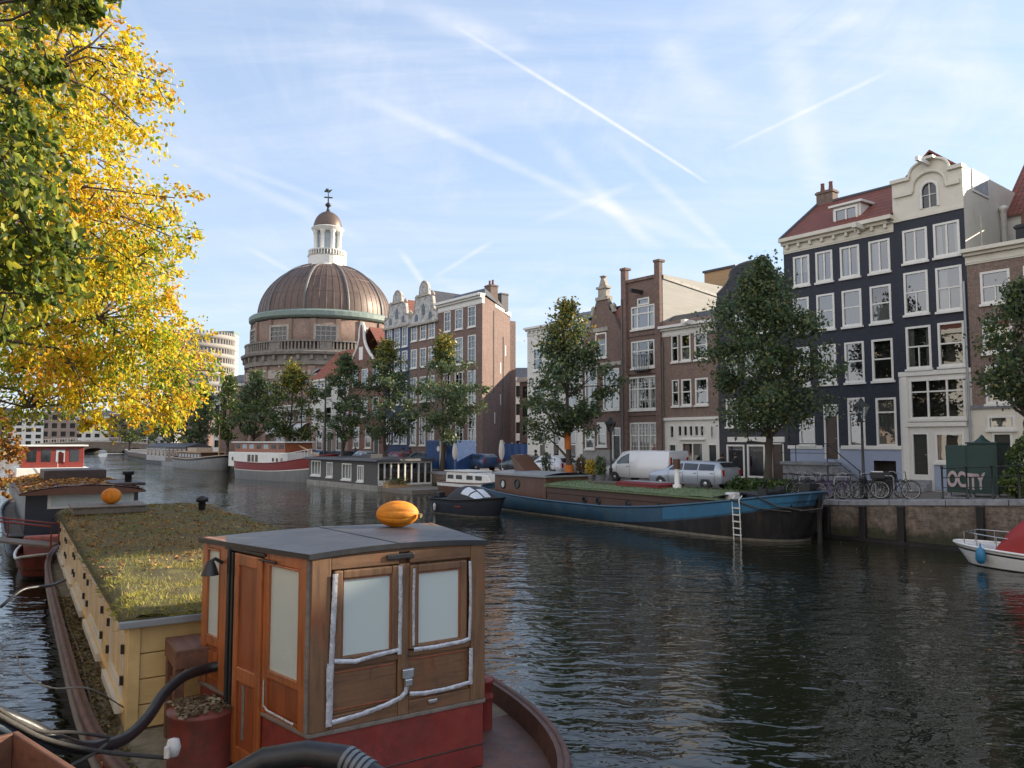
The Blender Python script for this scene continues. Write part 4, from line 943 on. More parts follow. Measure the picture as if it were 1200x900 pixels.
O_.grid([(322, 330), (336, 344), (350, 358)], 488, [(481, 493)], 350, 'h'); O_.grid([(322, 334), (338, 348), (351, 362)], 520, [(512, 536)], 350, 'v', curt=0, glass='glass_dim')
O_.walls(HO, [(0, HO, 0)], ['brick_brown', 'interior']); O_.cornice(HO - .6, HO + .1, 'white_paint', .4)
for (a, c) in ((322, 334), (337, 348), (351, 363)):
    x0, x1 = O_.x(a, 505), O_.x(c, 505); zt_ = O_.z(350, 496); mb = MB()
    mb.grid(lambda u, v: (x0 + (x1 - x0) * u, -1.3 * math.sin(v * 1.57), zt_ - 1.2 * (1 - math.cos(v * 1.57))), 2, 8); mb.grid(lambda u, v: (x0 + (x1 - x0) * u, -1.3, zt_ - 1.2 - .25 * v), 2, 1)
    O_.part('awning', mb, 'awning')
def plain_house(name, label, P, rot, w, h, d, mats, rows, cols, roof='tile_red', rh=2.5, group=None, cat='house', win=False):
    t = thing(name, label, cat, P, rot, group); ops = []
    for r in range(rows):
        for c in range(cols):
            cx = w * (c + .5) / cols; z0 = 1.0 + (h - 1.2) * r / rows; ops.append((cx - w / cols * .28, cx + w / cols * .28, z0, z0 + (h - 1.2) / rows * .6))
    m = MB(); wall_open(m, 0, w, [(0, h, 0)], ops, .3, 1)
    m.quad((0, d, 0), (0, 0, 0), (0, 0, h), (0, d, h), 0); m.quad((w, 0, 0), (w, d, 0), (w, d, h), (w, 0, h), 0); m.quad((w, d, 0), (0, d, 0), (0, d, h), (w, d, h), 0)
    m.build('wall', [mats, 'interior'], t)
    for (a, b, c, e) in ops if win else []:
        f = MB(); f.box(a, a + .1, -.03, .05, c, e); f.box(b - .1, b, -.03, .05, c, e); f.box(a + .1, b - .1, -.03, .05, e - .1, e); f.box(a + .1, b - .1, -.03, .05, c, c + .1); f.box(a + .1, b - .1, -.01, .045, (c + e) / 2 - .04, (c + e) / 2 + .04)
        fo = f.build('window', 'white_paint', t); f = MB(); f.quad((a + .1, .02, c + .1), (b - .1, .02, c + .1), (b - .1, .02, e - .1), (a + .1, .02, e - .1)); f.build('pane', 'glass_sky', fo)
    if roof:
        m = MB(); m.add([(-.1, -.25, h), (w + .1, -.25, h), (w + .1, d / 2, h + rh), (-.1, d / 2, h + rh), (-.1, d, h), (w + .1, d, h)], [(0, 1, 2, 3), (3, 2, 5, 4), (0, 3, 4), (1, 5, 2)]); m.build('roof', roof, t)
        m = MB(); m.box(-.05, w + .05, -.35, .1, h - .5, h - .02); m.build('cornice', 'white_paint', t)
    return t
# alley houses behind the white one, sunlit
P = at_y(609, 500, 84); plain_house('alley_house', 'narrow sunlit brick house far down the alley', (P.x, P.y, 1.4), R(-50), 4.5, 9.3, 5, 'brick_pale', 4, 2, 'slate', 1.0)
P = at_y(607, 500, 104); plain_house('alley_house', 'pale end house closing the view at the bottom of the alley', (P.x - 3, P.y, 1.4), R(-5), 9, 11, 5, 'white_wall', 4, 4, 'slate', 1.5)
# houses right of the frame along the same quay (unseen; heights set to shade water and wheelhouse, one low for sun)
sx = C_.sR
for k, (w_, h_, mt, rr, lb, rh_) in enumerate([(5.5, 15.0, 'brick_dark', 'slate', 'dark brick house just right of the brown cream-corniced one', 1.0), (5.9, 14.4, 'brick_pale', 'tile_red', 'pale brick house two doors right of the brown one', 1.0), (6.0, 10.4, 'brick_plum', 'slate', 'unseen plum brick house three doors right of the brown one, kept low to let sun past', .1), (6.5, 14.62, 'white_wall', 'slate', 'unseen white flat roofed house four doors right of the brown one, height set to shade the wheelhouse', .06), (8, 14.6, 'brick_brown', 'slate', 'broad brown canal house five doors right of the brown one', .5), (7, 15.0, 'brick_red', 'tile_red', 'red brick canal house six doors right of the brown one', 2), (7, 14.5, 'brick_dark', 'slate', 'dark canal house seven doors right of the brown one', 2)]):
    plain_house('canal_house', lb, W(sx - .05, NF, 1.9), ROT_F, w_ - .1, h_, 9, mt, 4, 3, rr, rh_, 'canal houses'); sx -= w_
# near-bank row (behind the photographer's left): mirrored in windows and water
sx = -14
for k, (w_, h_, mt, rr, lb) in enumerate([(8, 13, 'brick_brown', 'tile_red', 'brown brick house of the near bank, nearest the bridge'), (7, 14.5, 'brick_pale', 'slate', 'pale brick house of the near bank, second from the bridge'), (6, 13, 'white_wall', 'slate', 'white house of the near bank, third from the bridge'), (8, 15, 'brick_red', 'tile_orange', 'red brick house of the near bank, fourth from the bridge'), (7, 13.5, 'brick_pale', 'slate', 'pale house of the near bank, fifth from the bridge'), (8, 14, 'brick_brown', 'tile_red', 'brown house of the near bank, sixth from the bridge'), (7, 14.5, 'white_wall', 'tile_red', 'white house of the near bank with red roof, seventh from the bridge'), (8, 13.5, 'brick_pale', 'slate', 'pale house of the near bank, eighth from the bridge')]):
    plain_house('near_bank_house', lb, W(sx, -14, 1.5), ROT_F + math.pi, w_ - .1, h_, 9, mt, 4, 3, rr, 2.2, 'near bank houses'); sx += w_
# ================================================================ the domed church
CY = 130.0
cc_ = at_y(380, 500, CY); zc0 = 1.4
def zy(py, Y=CY, px=380): return at_y(px, py, Y).z - zc0
MPP = CY / FPX * 1.005
CH = thing('domed_church', 'round brick church with brown copper dome, white lantern and weathervane', 'church', (cc_.x, cc_.y, zc0), math.atan2(-cc_.x, cc_.y) )
rd = 84 * MPP; rb = 89.5 * MPP; rdm = 76 * MPP
NS = 60
zg = zy(386); zgt = zy(375); zbal0, zbal1 = zy(421), zy(409.5); zent = zy(435)
mb = MB()
# lower drum, faceted by pilasters
mb.lathe([(rb - .3, 0), (rb - .3, zent)], NS, m=0, sm=True)
mb.lathe([(rd - .25, zbal0), (rd - .25, zg)], NS, m=0, sm=True)
for k in range(20):
    a = 2 * math.pi * (k + .5) / 20
    for (r_, z0, z1, hw) in ((rb - .32, 0, zent - .3, .55), (rd - .27, zbal0, zg, .38)):
        c_, s_ = math.cos(a), math.sin(a)
        P4 = [(r_ * c_ + hw * s_, r_ * s_ - hw * c_), ((r_ + .28) * c_ + hw * s_, (r_ + .28) * s_ - hw * c_), ((r_ + .28) * c_ - hw * s_, (r_ + .28) * s_ + hw * c_), (r_ * c_ - hw * s_, r_ * s_ + hw * c_)]
        mb.prism(P4, z0, z1, 'z', 0)
mb.build('wall', ['brick_church'], CH, fixn=True)
mb = MB()
mb.lathe([(rb - .3, zent - .2), (rb + .05, zent - .1), (rb + .05, zent + .5), (rb - .1, zent + .6), (rb - .1, zent + 1.3), (rb + .55, zent + 1.5), (rb + .65, zbal0 - .15), (rb + .2, zbal0), (rd - .3, zbal0)], NS, sm=False)
mb.lathe([(rb + .1, zbal0), (rb + .1, zbal0 + .25), (rb - .15, zbal0 + .25), (rb - .15, zbal0)], NS, sm=False); mb.lathe([(rb + .1, zbal1 - .25), (rb + .12, zbal1), (rb - .2, zbal1), (rb - .18, zbal1 - .25)], NS, sm=False)
for k in range(140):
    a = 2 * math.pi * k / 140; hw = .9 if k % 14 == 7 else .13; r_ = rb - .02; c_, s_ = math.cos(a), math.sin(a)
    mb.prism([(r_ * c_ + hw * s_, r_ * s_ - hw * c_), ((r_ - .16) * c_ + hw * s_, (r_ - .16) * s_ - hw * c_), ((r_ - .16) * c_ - hw * s_, (r_ - .16) * s_ + hw * c_), (r_ * c_ - hw * s_, r_ * s_ + hw * c_)], zbal0 + .2, zbal1 - .2, 'z')
for k in range(40):
    a = 2 * math.pi * k / 40; hw = .22; r_ = rb - .12; c_, s_ = math.cos(a), math.sin(a)
    mb.prism([(r_ * c_ + hw * s_, r_ * s_ - hw * c_), ((r_ + .45) * c_ + hw * s_, (r_ + .45) * s_ - hw * c_), ((r_ + .45) * c_ - hw * s_, (r_ + .45) * s_ + hw * c_), (r_ * c_ - hw * s_, r_ * s_ + hw * c_)], zent + .7, zent + 1.35, 'z')
mb.build('balustrade', 'stone_dark', CH)
mb = MB(); mb.lathe([(rd - .3, zg + .15), (rd + .05, zg + .3), (rd + .3, zg + .55), (rd + .32, zgt - .4), (rd + .1, zgt - .2), (rdm - .2, zgt + .15)], NS, sm=False); mb.build('gutter', 'copper_green', CH)
# tall drum windows
for k in range(10):
    a = -math.pi / 2 + 2 * math.pi * k / 10
    if math.sin(a) > .35: continue
    M = Matrix.Rotation(a + math.pi / 2, 4, 'Z') @ Matrix.Translation((0, -rd + .2, 0))
    hw = 21 * MPP / 2; z0, z1 = zy(409), zy(394.5)
    f = MB(M); f.box(-hw - .35, -hw, -.18, .1, z0 - .3, z1 + .35); f.box(hw, hw + .35, -.18, .1, z0 - .3, z1 + .35); f.box(-hw, hw, -.16, .1, z1, z1 + .35); f.box(-hw - .1, hw + .1, -.25, .1, z0 - .35, z0)
    for i in (1, 2, 3): f.box(-hw + hw * i / 2 - .05, -hw + hw * i / 2 + .05, -.1, .02, z0, z1)
    for i in (1, 2): f.box(-hw, hw, -.09, .03, z0 + (z1 - z0) * i / 3 - .05, z0 + (z1 - z0) * i / 3 + .05)
    wo = f.build('window', 'stone', CH); g_ = MB(M); g_.quad((-hw, -.02, z0), (hw, -.02, z0), (hw, -.02, z1), (-hw, -.02, z1)); g_.build('pane', 'car_glass', wo)
    hw = 2.1; z0, z1 = zy(474), zy(456)
    M = Matrix.Rotation(a + math.pi / 2, 4, 'Z') @ Matrix.Translation((0, -rb + .3, 0))
    f = MB(M); f.box(-hw - .4, -hw, -.2, .1, z0, z1 + .4); f.box(hw, hw + .4, -.2, .1, z0, z1 + .4); f.box(-hw, hw, -.2, .1, z1, z1 + .4)
    for i in (1, 2, 3): f.box(-hw + hw * i / 2 - .07, -hw + hw * i / 2 + .07, -.1, .02, z0, z1)
    wo = f.build('window', 'stone', CH); g_ = MB(M); g_.quad((-hw, -.02, z0), (hw, -.02, z0), (hw, -.02, z1), (-hw, -.02, z1)); g_.build('pane', 'car_glass', wo)
    M = Matrix.Rotation(a + math.pi / 2, 4, 'Z') @ Matrix.Translation((0, -rb + .27, 0))
    f = MB(M); f.box(-2.6, 2.6, -.05, .1, zent - 2.2, zent - .9); f.build('stone_panel', 'stone', CH)
# dome
zd1 = zy(314); hd = zd1 - zgt
pr = []
for i in range(21):
    t = i / 20; pr.append((rdm * math.cos(t * 1.318), zgt + .1 + hd * math.sin(t * 1.318) / math.sin(1.318)))
mb = MB(); mb.lathe(pr, 80); dome = mb.build('dome', 'copper_brown', CH)
for k in range(10):
    a = -math.pi / 2 + 2 * math.pi * (k + .5) / 10; c_, s_ = math.cos(a), math.sin(a)
    mb = MB(); mb.tube([((r_ + .02) * c_, (r_ + .02) * s_, z) for r_, z in pr], .24, 6); mb.build('rib', 'lead', dome)
# seams between sheets
mb = MB()
for k in range(60):
    if k % 6 == 3: continue
    a = -math.pi / 2 + 2 * math.pi * k / 60; c_, s_ = math.cos(a), math.sin(a); mb.tube([((r_ + .01) * c_, (r_ + .01) * s_, z) for r_, z in pr], .045, 4)
for i in (5, 10, 15): mb.lathe([(pr[i][0] + .03, pr[i][1] - .04), (pr[i][0] + .05, pr[i][1]), (pr[i][0] + .01, pr[i][1] + .05)], 60)
mb.build('seam', 'copper_brown', dome)
# lantern
rl = 16 * MPP; zl0, zl1 = zy(302), zy(272.5)
mb = MB(); mb.lathe([(23 * MPP, zd1 - .4), (23.5 * MPP, zd1 - .1), (22 * MPP, zd1 + .2), (22 * MPP, zl0 - .1), (23 * MPP, zl0), (20 * MPP, zl0 + .05)], 30, sm=False)
for k in range(40):
    a = 2 * math.pi * k / 40; mb.lathe([(.09, zl0), (.15, zl0 + .35), (.09, zl0 + .8)], 5, (21.5 * MPP * math.cos(a), 21.5 * MPP * math.sin(a), 0))
mb.lathe([(22 * MPP, zl0 + .8), (22.2 * MPP, zl0 + 1.0), (21 * MPP, zl0 + 1.0)], 30, sm=False); ln = mb.build('lantern', 'white_paint', CH)
mb = MB(); mb.lathe([(rl * .78, zl0), (rl * .78, zl1)], 8, sm=False, a0=math.pi / 8); mb.build('pane', 'tower_glass', ln)
for k in range(8):
    a = -math.pi / 2 + math.pi / 8 + 2 * math.pi * k / 8; mb = MB(); mb.lathe([(.48, zl0), (.5, zl0 + .3), (.38, zl0 + .5), (.36, zl1 - .5), (.48, zl1 - .3), (.5, zl1)], 10, (rl * .9 * math.cos(a), rl * .9 * math.sin(a), 0)); mb.build('column', 'white_paint', ln)
mb = MB(); mb.lathe([(rl, zl1 - .1), (rl * 1.08, zl1 + .1), (rl * 1.2, zl1 + .55), (rl * 1.12, zl1 + .7), (rl * .95, zl1 + .7)], 30, sm=False); mb.build('cornice', 'white_paint', ln)
zc1 = zy(249); hh = zc1 - zl1 - .6
mb = MB(); mb.lathe([(rl * 1.05 * math.cos(i / 10 * 1.35), zl1 + .65 + hh * math.sin(i / 10 * 1.35) / .976) for i in range(11)], 24); mb.build('cupola', 'copper_brown', CH)
zf = zy(220)
mb = MB(); q = zf - zc1; mb.lathe([(.7, zc1 - .3), (.25, zc1 + .1 * q), (.18, zc1 + .2 * q), (.5, zc1 + .27 * q), (.5, zc1 + .33 * q), (.12, zc1 + .4 * q), (.07, zc1 + .9 * q), (.03, zf)], 10)
mb.box(-.7, .7, -.06, .06, zc1 + .58 * q, zc1 + .63 * q); mb.prism([(-.75, zc1 + .82 * q), (.2, zc1 + .8 * q), (.7, zc1 + .95 * q), (.1, zc1 + .9 * q), (-.3, zc1 + .98 * q)], -.04, .04); mb.build('weathervane', 'iron', CH)
# ================================================================ background buildings
def bp(px, Y, z=1.4):
    p = at_y(px, 500, Y); return (p.x, p.y, z)
plain_house('rear_house', 'unseen rear house right of the alley, placed to shade the corner house', W(62.5, 54, 1.4), ROT_F, 14, 11.0, 9, 'brick_dark', 3, 4, 'slate', 1.6)  # out of view; placed for the shade it casts on the corner house
# low brick hall left of the church
Y_ = 138; x0 = bp(258, Y_)[0]; x1 = bp(297, Y_)[0]; h_ = at_y(275, 449, Y_).z - 1.4; hr = at_y(275, 437, Y_).z - 1.4
t = thing('brick_hall', 'low brick hall with hipped slate roof left of the domed church', 'hall', (x0, Y_, 1.4)); w = x1 - x0
mb = MB(); ops = [(w * (i + .3) / 4, w * (i + .7) / 4, h_ * .35, h_ * .85) for i in range(4)]; wall_open(mb, 0, w, [(0, h_, 0)], ops, .4, 1)
for q in (((0, 8, 0), (0, 0, 0), (0, 0, h_), (0, 8, h_)), ((w, 0, 0), (w, 8, 0), (w, 8, h_), (w, 0, h_))): mb.quad(*q, 0)
mb.build('wall', ['brick_church', 'interior'], t)
mb = MB(); mb.add([(-.4, -.4, h_), (w + .4, -.4, h_), (w + .4, 8, h_), (-.4, 8, h_), (w * .3, 4, hr), (w * .7, 4, hr)], [(0, 1, 5, 4), (1, 2, 5), (2, 3, 4, 5), (3, 0, 4)]); mb.build('roof', 'slate', t)
mb = MB(); mb.box(-.3, w + .3, -.35, .1, h_ - .5, h_ - .02); mb.build('cornice', 'white_paint', t)
# round modern block with balconies and a glass tower
Y_ = 330; pm = bp(232, Y_, 2); rr = 38 * Y_ / FPX; ht = at_y(232, 397, Y_).z
t = thing('office_block', 'rounded pale modern office block with banded floors behind the yellow tree', 'office block', (pm[0], pm[1], 0))
mb = MB()
mb.lathe([(rr * .96, 0), (rr * .96, ht)], 40, sm=True); mb.build('glass_wall', 'tower_glass', t)
nfl = 12
for i in range(nfl):
    z = ht * (i + .7) / nfl; mb = MB(); mb.lathe([(rr * .95, z), (rr * 1.03, z), (rr * 1.03, z + ht / nfl * .5), (rr * .95, z + ht / nfl * .5)], 40, sm=True)
    for k in range(0, 60): a = 2 * math.pi * (k + .5 * (i % 2)) / 60; mb.box(rr * math.cos(a) - .35, rr * math.cos(a) + .35, rr * math.sin(a) - .35, rr * math.sin(a) + .35, z + ht / nfl * .5, z + ht / nfl * (1 if i < nfl - 1 else .8))
    mb.build('floor_band', 'tower_band', t)
pm = bp(262, 345, 0); ht = at_y(262, 388, 345).z
t = thing('glass_tower', 'slim pale green glass tower beside the rounded office block', 'tower', pm)
mb = MB(); mb.box(-3.4, 3.4, 0, 7, 0, ht - 1.2); mb.build('glass_wall', 'tower_glass', t)
mb = MB()
for i in range(18): mb.box(-3.45, 3.45, -.06, 7.05, ht * i / 18, ht * i / 18 + .35)
mb.box(-3.5, 3.5, -.1, 7.1, ht - 1.2, ht); mb.build('floor_band', 'copper_green', t)
# far row behind the bridge and along the bend
fr = [(-40, 300, 16, 13, 'brick_plum', 'brown'), (5, 296, 14, 11, 'white_wall', 'white'), (48, 298, 13, 14, 'brick_pale', 'pale brick'), (88, 300, 13, 12, 'white_wall', 'pale plastered'), (128, 290, 14, 13, 'brick_brown', 'brown brick'), (172, 240, 11, 12, 'facade_grey', 'grey plastered'), (212, 205, 10, 12, 'brick_plum', 'plum brick'), (250, 178, 9, 12, 'white_wall', 'white plastered')]
pos = ['left end of the far row behind the yellow leaves', 'second in the far row behind the bridge', 'straight behind the far bridge', 'right behind the far bridge end', 'at the bend beyond the bridge', 'at the bend behind the far houseboats', 'behind the dark far trees', 'behind the trees next to the brick hall']
for (px, Y_, w_, h_, mt, wd_), ps in zip(fr, pos):
    p = bp(px, Y_); plain_house('far_house', f'{wd_} house {ps}', p, R(8 if px < 150 else -25), w_, h_, 9, mt, 4, 4, 'slate', 2.5, 'far houses at the bend')
# far bridge across the canal
Bc = bp(112, 240, 0); t = thing('arched_bridge', 'low brick bridge closing the canal far away with lamp posts', 'bridge', Bc, R(-12))
mb = MB()
def arch_wall(y, m=0):
    prof = []; n = 40; hw = 22
    out = []
    for a0 in (-14, 0, 14):
        for i in range(11):
            an = math.pi * i / 10; out.append((a0 - 4.6 * math.cos(an), .1 + 1.6 * math.sin(an)))
    top = [(x, 3.0 + .9 * (1 - (x / hw) ** 2)) for x in [hw - 2 * hw * i / 20 for i in range(21)]]
    return [(-hw, -.5)] + [(-hw, .1)] + out + [(hw, .1), (hw, -.5)] + top
mb.prism([(x, z) for x, z in arch_wall(0)], 0, 7, 'y', 0); mb.build('arch_body', 'brick_quay', t)
mb = MB(); mb.tube([(x, .1, 4.0 + .9 * (1 - (x / 22) ** 2)) for x in range(-22, 23, 2)], .06, 5)
for x in range(-22, 23, 1): mb.tube([(x, .1, 2.95 + .9 * (1 - (x / 22) ** 2)), (x, .1, 4.0 + .9 * (1 - (x / 22) ** 2))], .04, 4)
mb.build('railing', 'white_paint', t)
mb = MB(); mb.prism([(x, 2.6 + .9 * (1 - (x / 22) ** 2)) for x in range(-22, 23, 2)] + [(x, 3.02 + .9 * (1 - (x / 22) ** 2)) for x in range(22, -23, -2)], -.12, -.002); mb.build('stone_band', 'stone', t)
# ================================================================ trees
def leaf_cols(rng, n, pal, w):
    pal = np.array(pal); idx = rng.choice(len(pal), n, p=np.array(w) / sum(w)); c = pal[idx] * rng.uniform(.75, 1.25, (n, 1)) * rng.uniform(.92, 1.08, (n, 3)); return np.clip(c, .003, 1)
def unit(v): return v / (np.linalg.norm(v, axis=1)[:, None] + 1e-9)
def crown_pts(rng, n, H0, H1, hw, shape=1.0, clumps=70, spread=.42):
    """leaf positions in clumps through an uneven egg-shaped crown"""
    cz = []; k = 0
    while len(cz) < clumps:
        t = rng.uniform(0, 1); prof = (math.sin(math.pi * min(1, t * .9 + .14)) ** .75) * (1 - .55 * max(0, t - .35) * shape)
        r = hw * prof * math.sqrt(rng.uniform(.08, 1)); a = rng.uniform(0, 2 * math.pi); lump = 1 + .3 * math.sin(3 * a + 7 * t) + rng.uniform(-.22, .32)
        cz.append((r * lump * math.cos(a), r * lump * math.sin(a), H0 + (H1 - H0) * t))
    cz = np.array(cz); idx = rng.integers(0, clumps, n); sz_ = rng.uniform(.6, 1.35, clumps) * spread
    P = cz[idx] + rng.normal(size=(n, 3)) * sz_[idx][:, None] * np.array([1, 1, .8])
    return P, idx, cz
def limb_mesh(mb, base, tips, r0, rng):
    for t in tips:
        b = Vector(base); e = Vector(t); m1 = b.lerp(e, .35) + Vector((rng.uniform(-.2, .2), rng.uniform(-.2, .2), rng.uniform(0, .5))); m2 = b.lerp(e, .7) + Vector((rng.uniform(-.25, .25), rng.uniform(-.25, .25), rng.uniform(-.1, .4)))
        mb.tube([b, m1, m2, e], [r0, r0 * .7, r0 * .42, r0 * .12], 6)
def quay_tree(label, P, ht, crown0, hw, pal, w, tip=None, seed=1, leaves=9000, ls=.2, shape=1.0, trunk_r=.2, wrap=False, lean=0, name='quay_tree', clumps=80, mat='leaf_dark'):
    rng = np.random.default_rng(seed); t = thing(name, label, 'tree', P, rng.uniform(0, 6.28), 'trees along the right quay')
    mb = MB(); pts = []; rs = []
    for i in range(8):
        u = i / 7; pts.append((.12 * math.sin(u * 5 + seed), .12 * math.cos(u * 4 + seed) - .12, u * (crown0 + (ht - crown0) * .75))); rs.append(trunk_r * (1.25 if i == 0 else 1 - .82 * u))
    mb.tube(pts, rs, 10)
    P_, idx, cz = crown_pts(rng, leaves, crown0, ht, hw, shape, clumps, spread=.15 * hw ** .75)
    low = cz[np.argsort(rng.random(len(cz)))[:38]]
    for c in low:
        h0 = max(crown0 * .75, min(c[2] - .8, ht * .75)) ; k = min(6, int(h0 / (crown0 + (ht - crown0) * .75) * 7)); limb_mesh(mb, pts[k], [c], rs[k] * .5, rng)
    mb.build('trunk', 'bark', t)
    D = unit(rng.normal(size=(leaves, 3)) + np.array([0, 0, -.4])); S = rng.uniform(.55, 1.3, leaves) * ls * .9
    C = leaf_cols(rng, leaves, pal, w)
    if tip:
        tt = np.clip((P_[:, 2] - (crown0 + (ht - crown0) * tip[0])) / ((ht - crown0) * tip[1]), 0, 1) * rng.uniform(.3, 1, leaves); tc_ = leaf_cols(rng, leaves, tip[2], [1] * len(tip[2])); pick = rng.random(leaves) < tt; C[pick] = tc_[pick]
    scatter_mesh('crown', mat, P_, D, S, C, 'card', t)
    if wrap:
        mb = MB(); mb.tube([(pts[0][0], pts[0][1], .05), (pts[1][0], pts[1][1], .95)], trunk_r * 1.5, 10); mb.build('orange_wrap', 'orange_wrap', t); mb = MB(); mb.tube([(pts[2][0], pts[2][1], 1.9), (pts[3][0] * .5 + pts[2][0] * .5, pts[3][1] * .5 + pts[2][1] * .5, 3.4)], trunk_r * 1.05, 10); mb.build('orange_wrap', 'orange_wrap', t)
    return t
GD = [(.07, .11, .05), (.1, .145, .055), (.16, .19, .06), (.07, .115, .07), (.2, .19, .06)]; GW = [3, 3, 1.4, 2, .5]
GL = [(.07, .11, .025), (.1, .14, .03), (.05, .085, .028), (.2, .19, .03)]
YT = [(.32, .26, .03), (.22, .24, .04), (.4, .28, .03)]
def tree_at(px, n, top, hw, lab, pal=GD, w=GW, **kw):
    s_, _ = on_n(px, 500, n); z0 = sz(s_); P = W(s_, n, z0); dpt = P.y
    ht = at_y(px, top, dpt).z - z0; quay_tree(lab, P, ht, kw.pop('c0', ht * .3), hw * dpt / FPX, pal, w, **kw)
tree_at(665, 32.6, 353, 50, 'leafy young tree with yellowing tip and orange wrapped trunk by the white house', seed=3, tip=(.62, .3, YT), wrap=True, c0=2.5, shape=1.25, leaves=14500, ls=.24, clumps=110)
tree_at(897, 31.2, 305, 66, 'large dark green tree in front of the charcoal gabled house', seed=8, c0=2.9, leaves=22000, ls=.21, clumps=170, shape=.9)
tree_at(1206, 31.6, 335, 52, 'dark green tree cut by the right edge in front of the brown house', seed=12, c0=3.3, leaves=13000, ls=.17, clumps=100)
tree_at(520, 34.8, 397, 40, 'green tree with yellow tip in front of the brick corner house', seed=5, tip=(.72, .25, YT), c0=2.6, leaves=10000, ls=.27, shape=1.2)
tree_at(452, 35, 402, 36, 'green tree with yellow tip in front of the blue ornate house', seed=6, tip=(.7, .28, YT), c0=2.5, leaves=9000, ls=.28, shape=1.25)
tree_at(404, 35.4, 415, 29, 'slim dark green tree in front of the bell gabled house', seed=7, c0=2.6, leaves=7500, ls=.3, shape=1.1)
tree_at(342, 35.8, 428, 36, 'light green tree with yellowing top in front of the corner shop', GL, [3, 2, 3, 1], seed=9, tip=(.5, .4, YT), c0=2.8, leaves=8000, ls=.34, shape=1.0)
tree_at(299, 36.5, 437, 25, 'bluish dark green tree in front of the round church wall', seed=10, c0=3, leaves=6500, ls=.38)
tree_at(268, 37.2, 441, 22, 'yellow green slim tree in front of the brick hall', GL, [3, 3, 3, 1], seed=11, c0=2.8, leaves=5000, ls=.4, shape=1.3)
tree_at(236, 39, 452, 26, 'dark green tree left of the slim yellow green one', seed=13, c0=2.5, leaves=5000, ls=.45)
tree_at(205, 41, 448, 26, 'yellowing far tree at the bend above the grey old ship', GL, [2, 3, 1, 3], seed=14, c0=2.5, leaves=4500, ls=.5)
tree_at(176, 44, 455, 24, 'dark far tree at the bend above the far houseboats', seed=15, c0=2.5, leaves=4000, ls=.55)
tree_at(152, 47, 462, 20, 'small far tree nearest the arched bridge', GL, [3, 3, 2, 2], seed=16, c0=2.5, leaves=3500, ls=.6)
# --- the near-bank trees hanging over the water from the left
YP = [(.86, .65, .03), (.8, .58, .03), (.55, .56, .05), (.24, .36, .05), (.74, .38, .04), (.9, .72, .05)]
def blob_tree(label, trunk, th, blobs, pal, w, ls, per, seed, tr=.28, drop=.5, wts=None, mat='leaf'):
    """crown hung on limbs from one trunk: blobs are (px, py, depth, radius m, weight set)"""
    rng = np.random.default_rng(seed); t = thing('bank_tree', label, 'tree', trunk, 0, 'trees on the near bank')
    mb = MB(); o = Vector(trunk)
    tp = [(.1 * math.sin(i), .1 * math.cos(i * 1.3), th * i / 7) for i in range(8)]; mb.tube(tp, [tr * (1.3 if i == 0 else 1 - .75 * i / 7) for i in range(8)], 12)
    Ps, Ds, Ss, Cs = [], [], [], []
    cs = [at_y(px, py, Y) - o for (px, py, Y, rad, ws) in blobs]
    hubs = [c for i, c in enumerate(cs) if i % 9 == 4]; hs = []
    for c in hubs:
        e = c * .8 + Vector((0, 0, c.z * .2 - .4)); k = int(max(2, min(6, (e.z - 2.2) / th * 7))); st = Vector(tp[k]); mid = st.lerp(e, .5) + Vector((rng.uniform(-.5, .5), rng.uniform(-.5, .5), rng.uniform(.3, 1.0)))
        m1 = st.lerp(mid, .5) + Vector((0, 0, .3)); m2 = mid.lerp(e, .55) + Vector((rng.uniform(-.2, .2), rng.uniform(-.2, .2), .15))
        mb.tube([st, m1, mid, m2, e], [tr * .34, tr * .27, tr * .2, tr * .13, tr * .07], 7); hs += [mid.lerp(m2, .5), m2, e]
    for (px, py, Y, rad, ws), c in zip(blobs, cs):
        st = min(hs, key=lambda q: (q - c).length); mid = st.lerp(c, .5) + Vector((rng.uniform(-.2, .2), rng.uniform(-.2, .2), rng.uniform(0, .3)))
        mb.tube([st, mid, c], [tr * .08, tr * .05, .008], 5)
        ntw = max(6, int(per * rad ** 2 / 3.2)); ax = np.array((c - mid).normalized())
        for q in range(ntw):
            v = rng.normal(size=3); v /= np.linalg.norm(v); p0 = np.array(c) + v * rad * rng.uniform(.1, 1) ** .6 * np.array([1, 1, .85])
            d = unit((v * .8 + ax * .5 + np.array([0, 0, -drop * rng.uniform(.2, 1)]))[None])[0]; ln = rad * rng.uniform(.35, .75)
            if q % 3 == 0: mb.tube([tuple(np.array(c) * .5 + p0 * .5), tuple(p0), tuple(p0 + d * ln)], [.014, .008, .003], 4)
            m_ = 20; u = rng.uniform(0, 1, m_)[:, None]; P_ = p0 + d * ln * u + rng.normal(size=(m_, 3)) * .085 * rad ** .5
            Ps.append(P_); Ds.append(unit(rng.normal(size=(m_, 3)) * .8 + d * .6 + np.array([0, 0, -.7]))); Ss.append(rng.uniform(.65, 1.25, m_) * ls)
            w_ = np.array(w[ws]) * rng.uniform(.3, 1.7, len(pal)); Cs.append(leaf_cols(rng, m_, pal, w_))
    mb.build('trunk', 'bark', t)
    scatter_mesh('crown', mat, np.concatenate(Ps), np.concatenate(Ds), np.concatenate(Ss), np.concatenate(Cs), 'leaf', t)
    return t
WS = {'y': [5, 4, 3, 1.6, 1.2, 3], 'g': [1.5, 1.5, 3, 6, .5, .5], 'o': [3, 3, 1, .7, 5, 2], 'b': [1, 1, 1, 1, 1, 1]}
rb_ = random.Random(21); bl = []
edge = [(0, 92), (40, 118), (95, 155), (130, 140), (165, 118), (200, 128), (235, 165), (285, 185), (320, 165), (345, 155)]
def eg(y): return interp(edge, y)
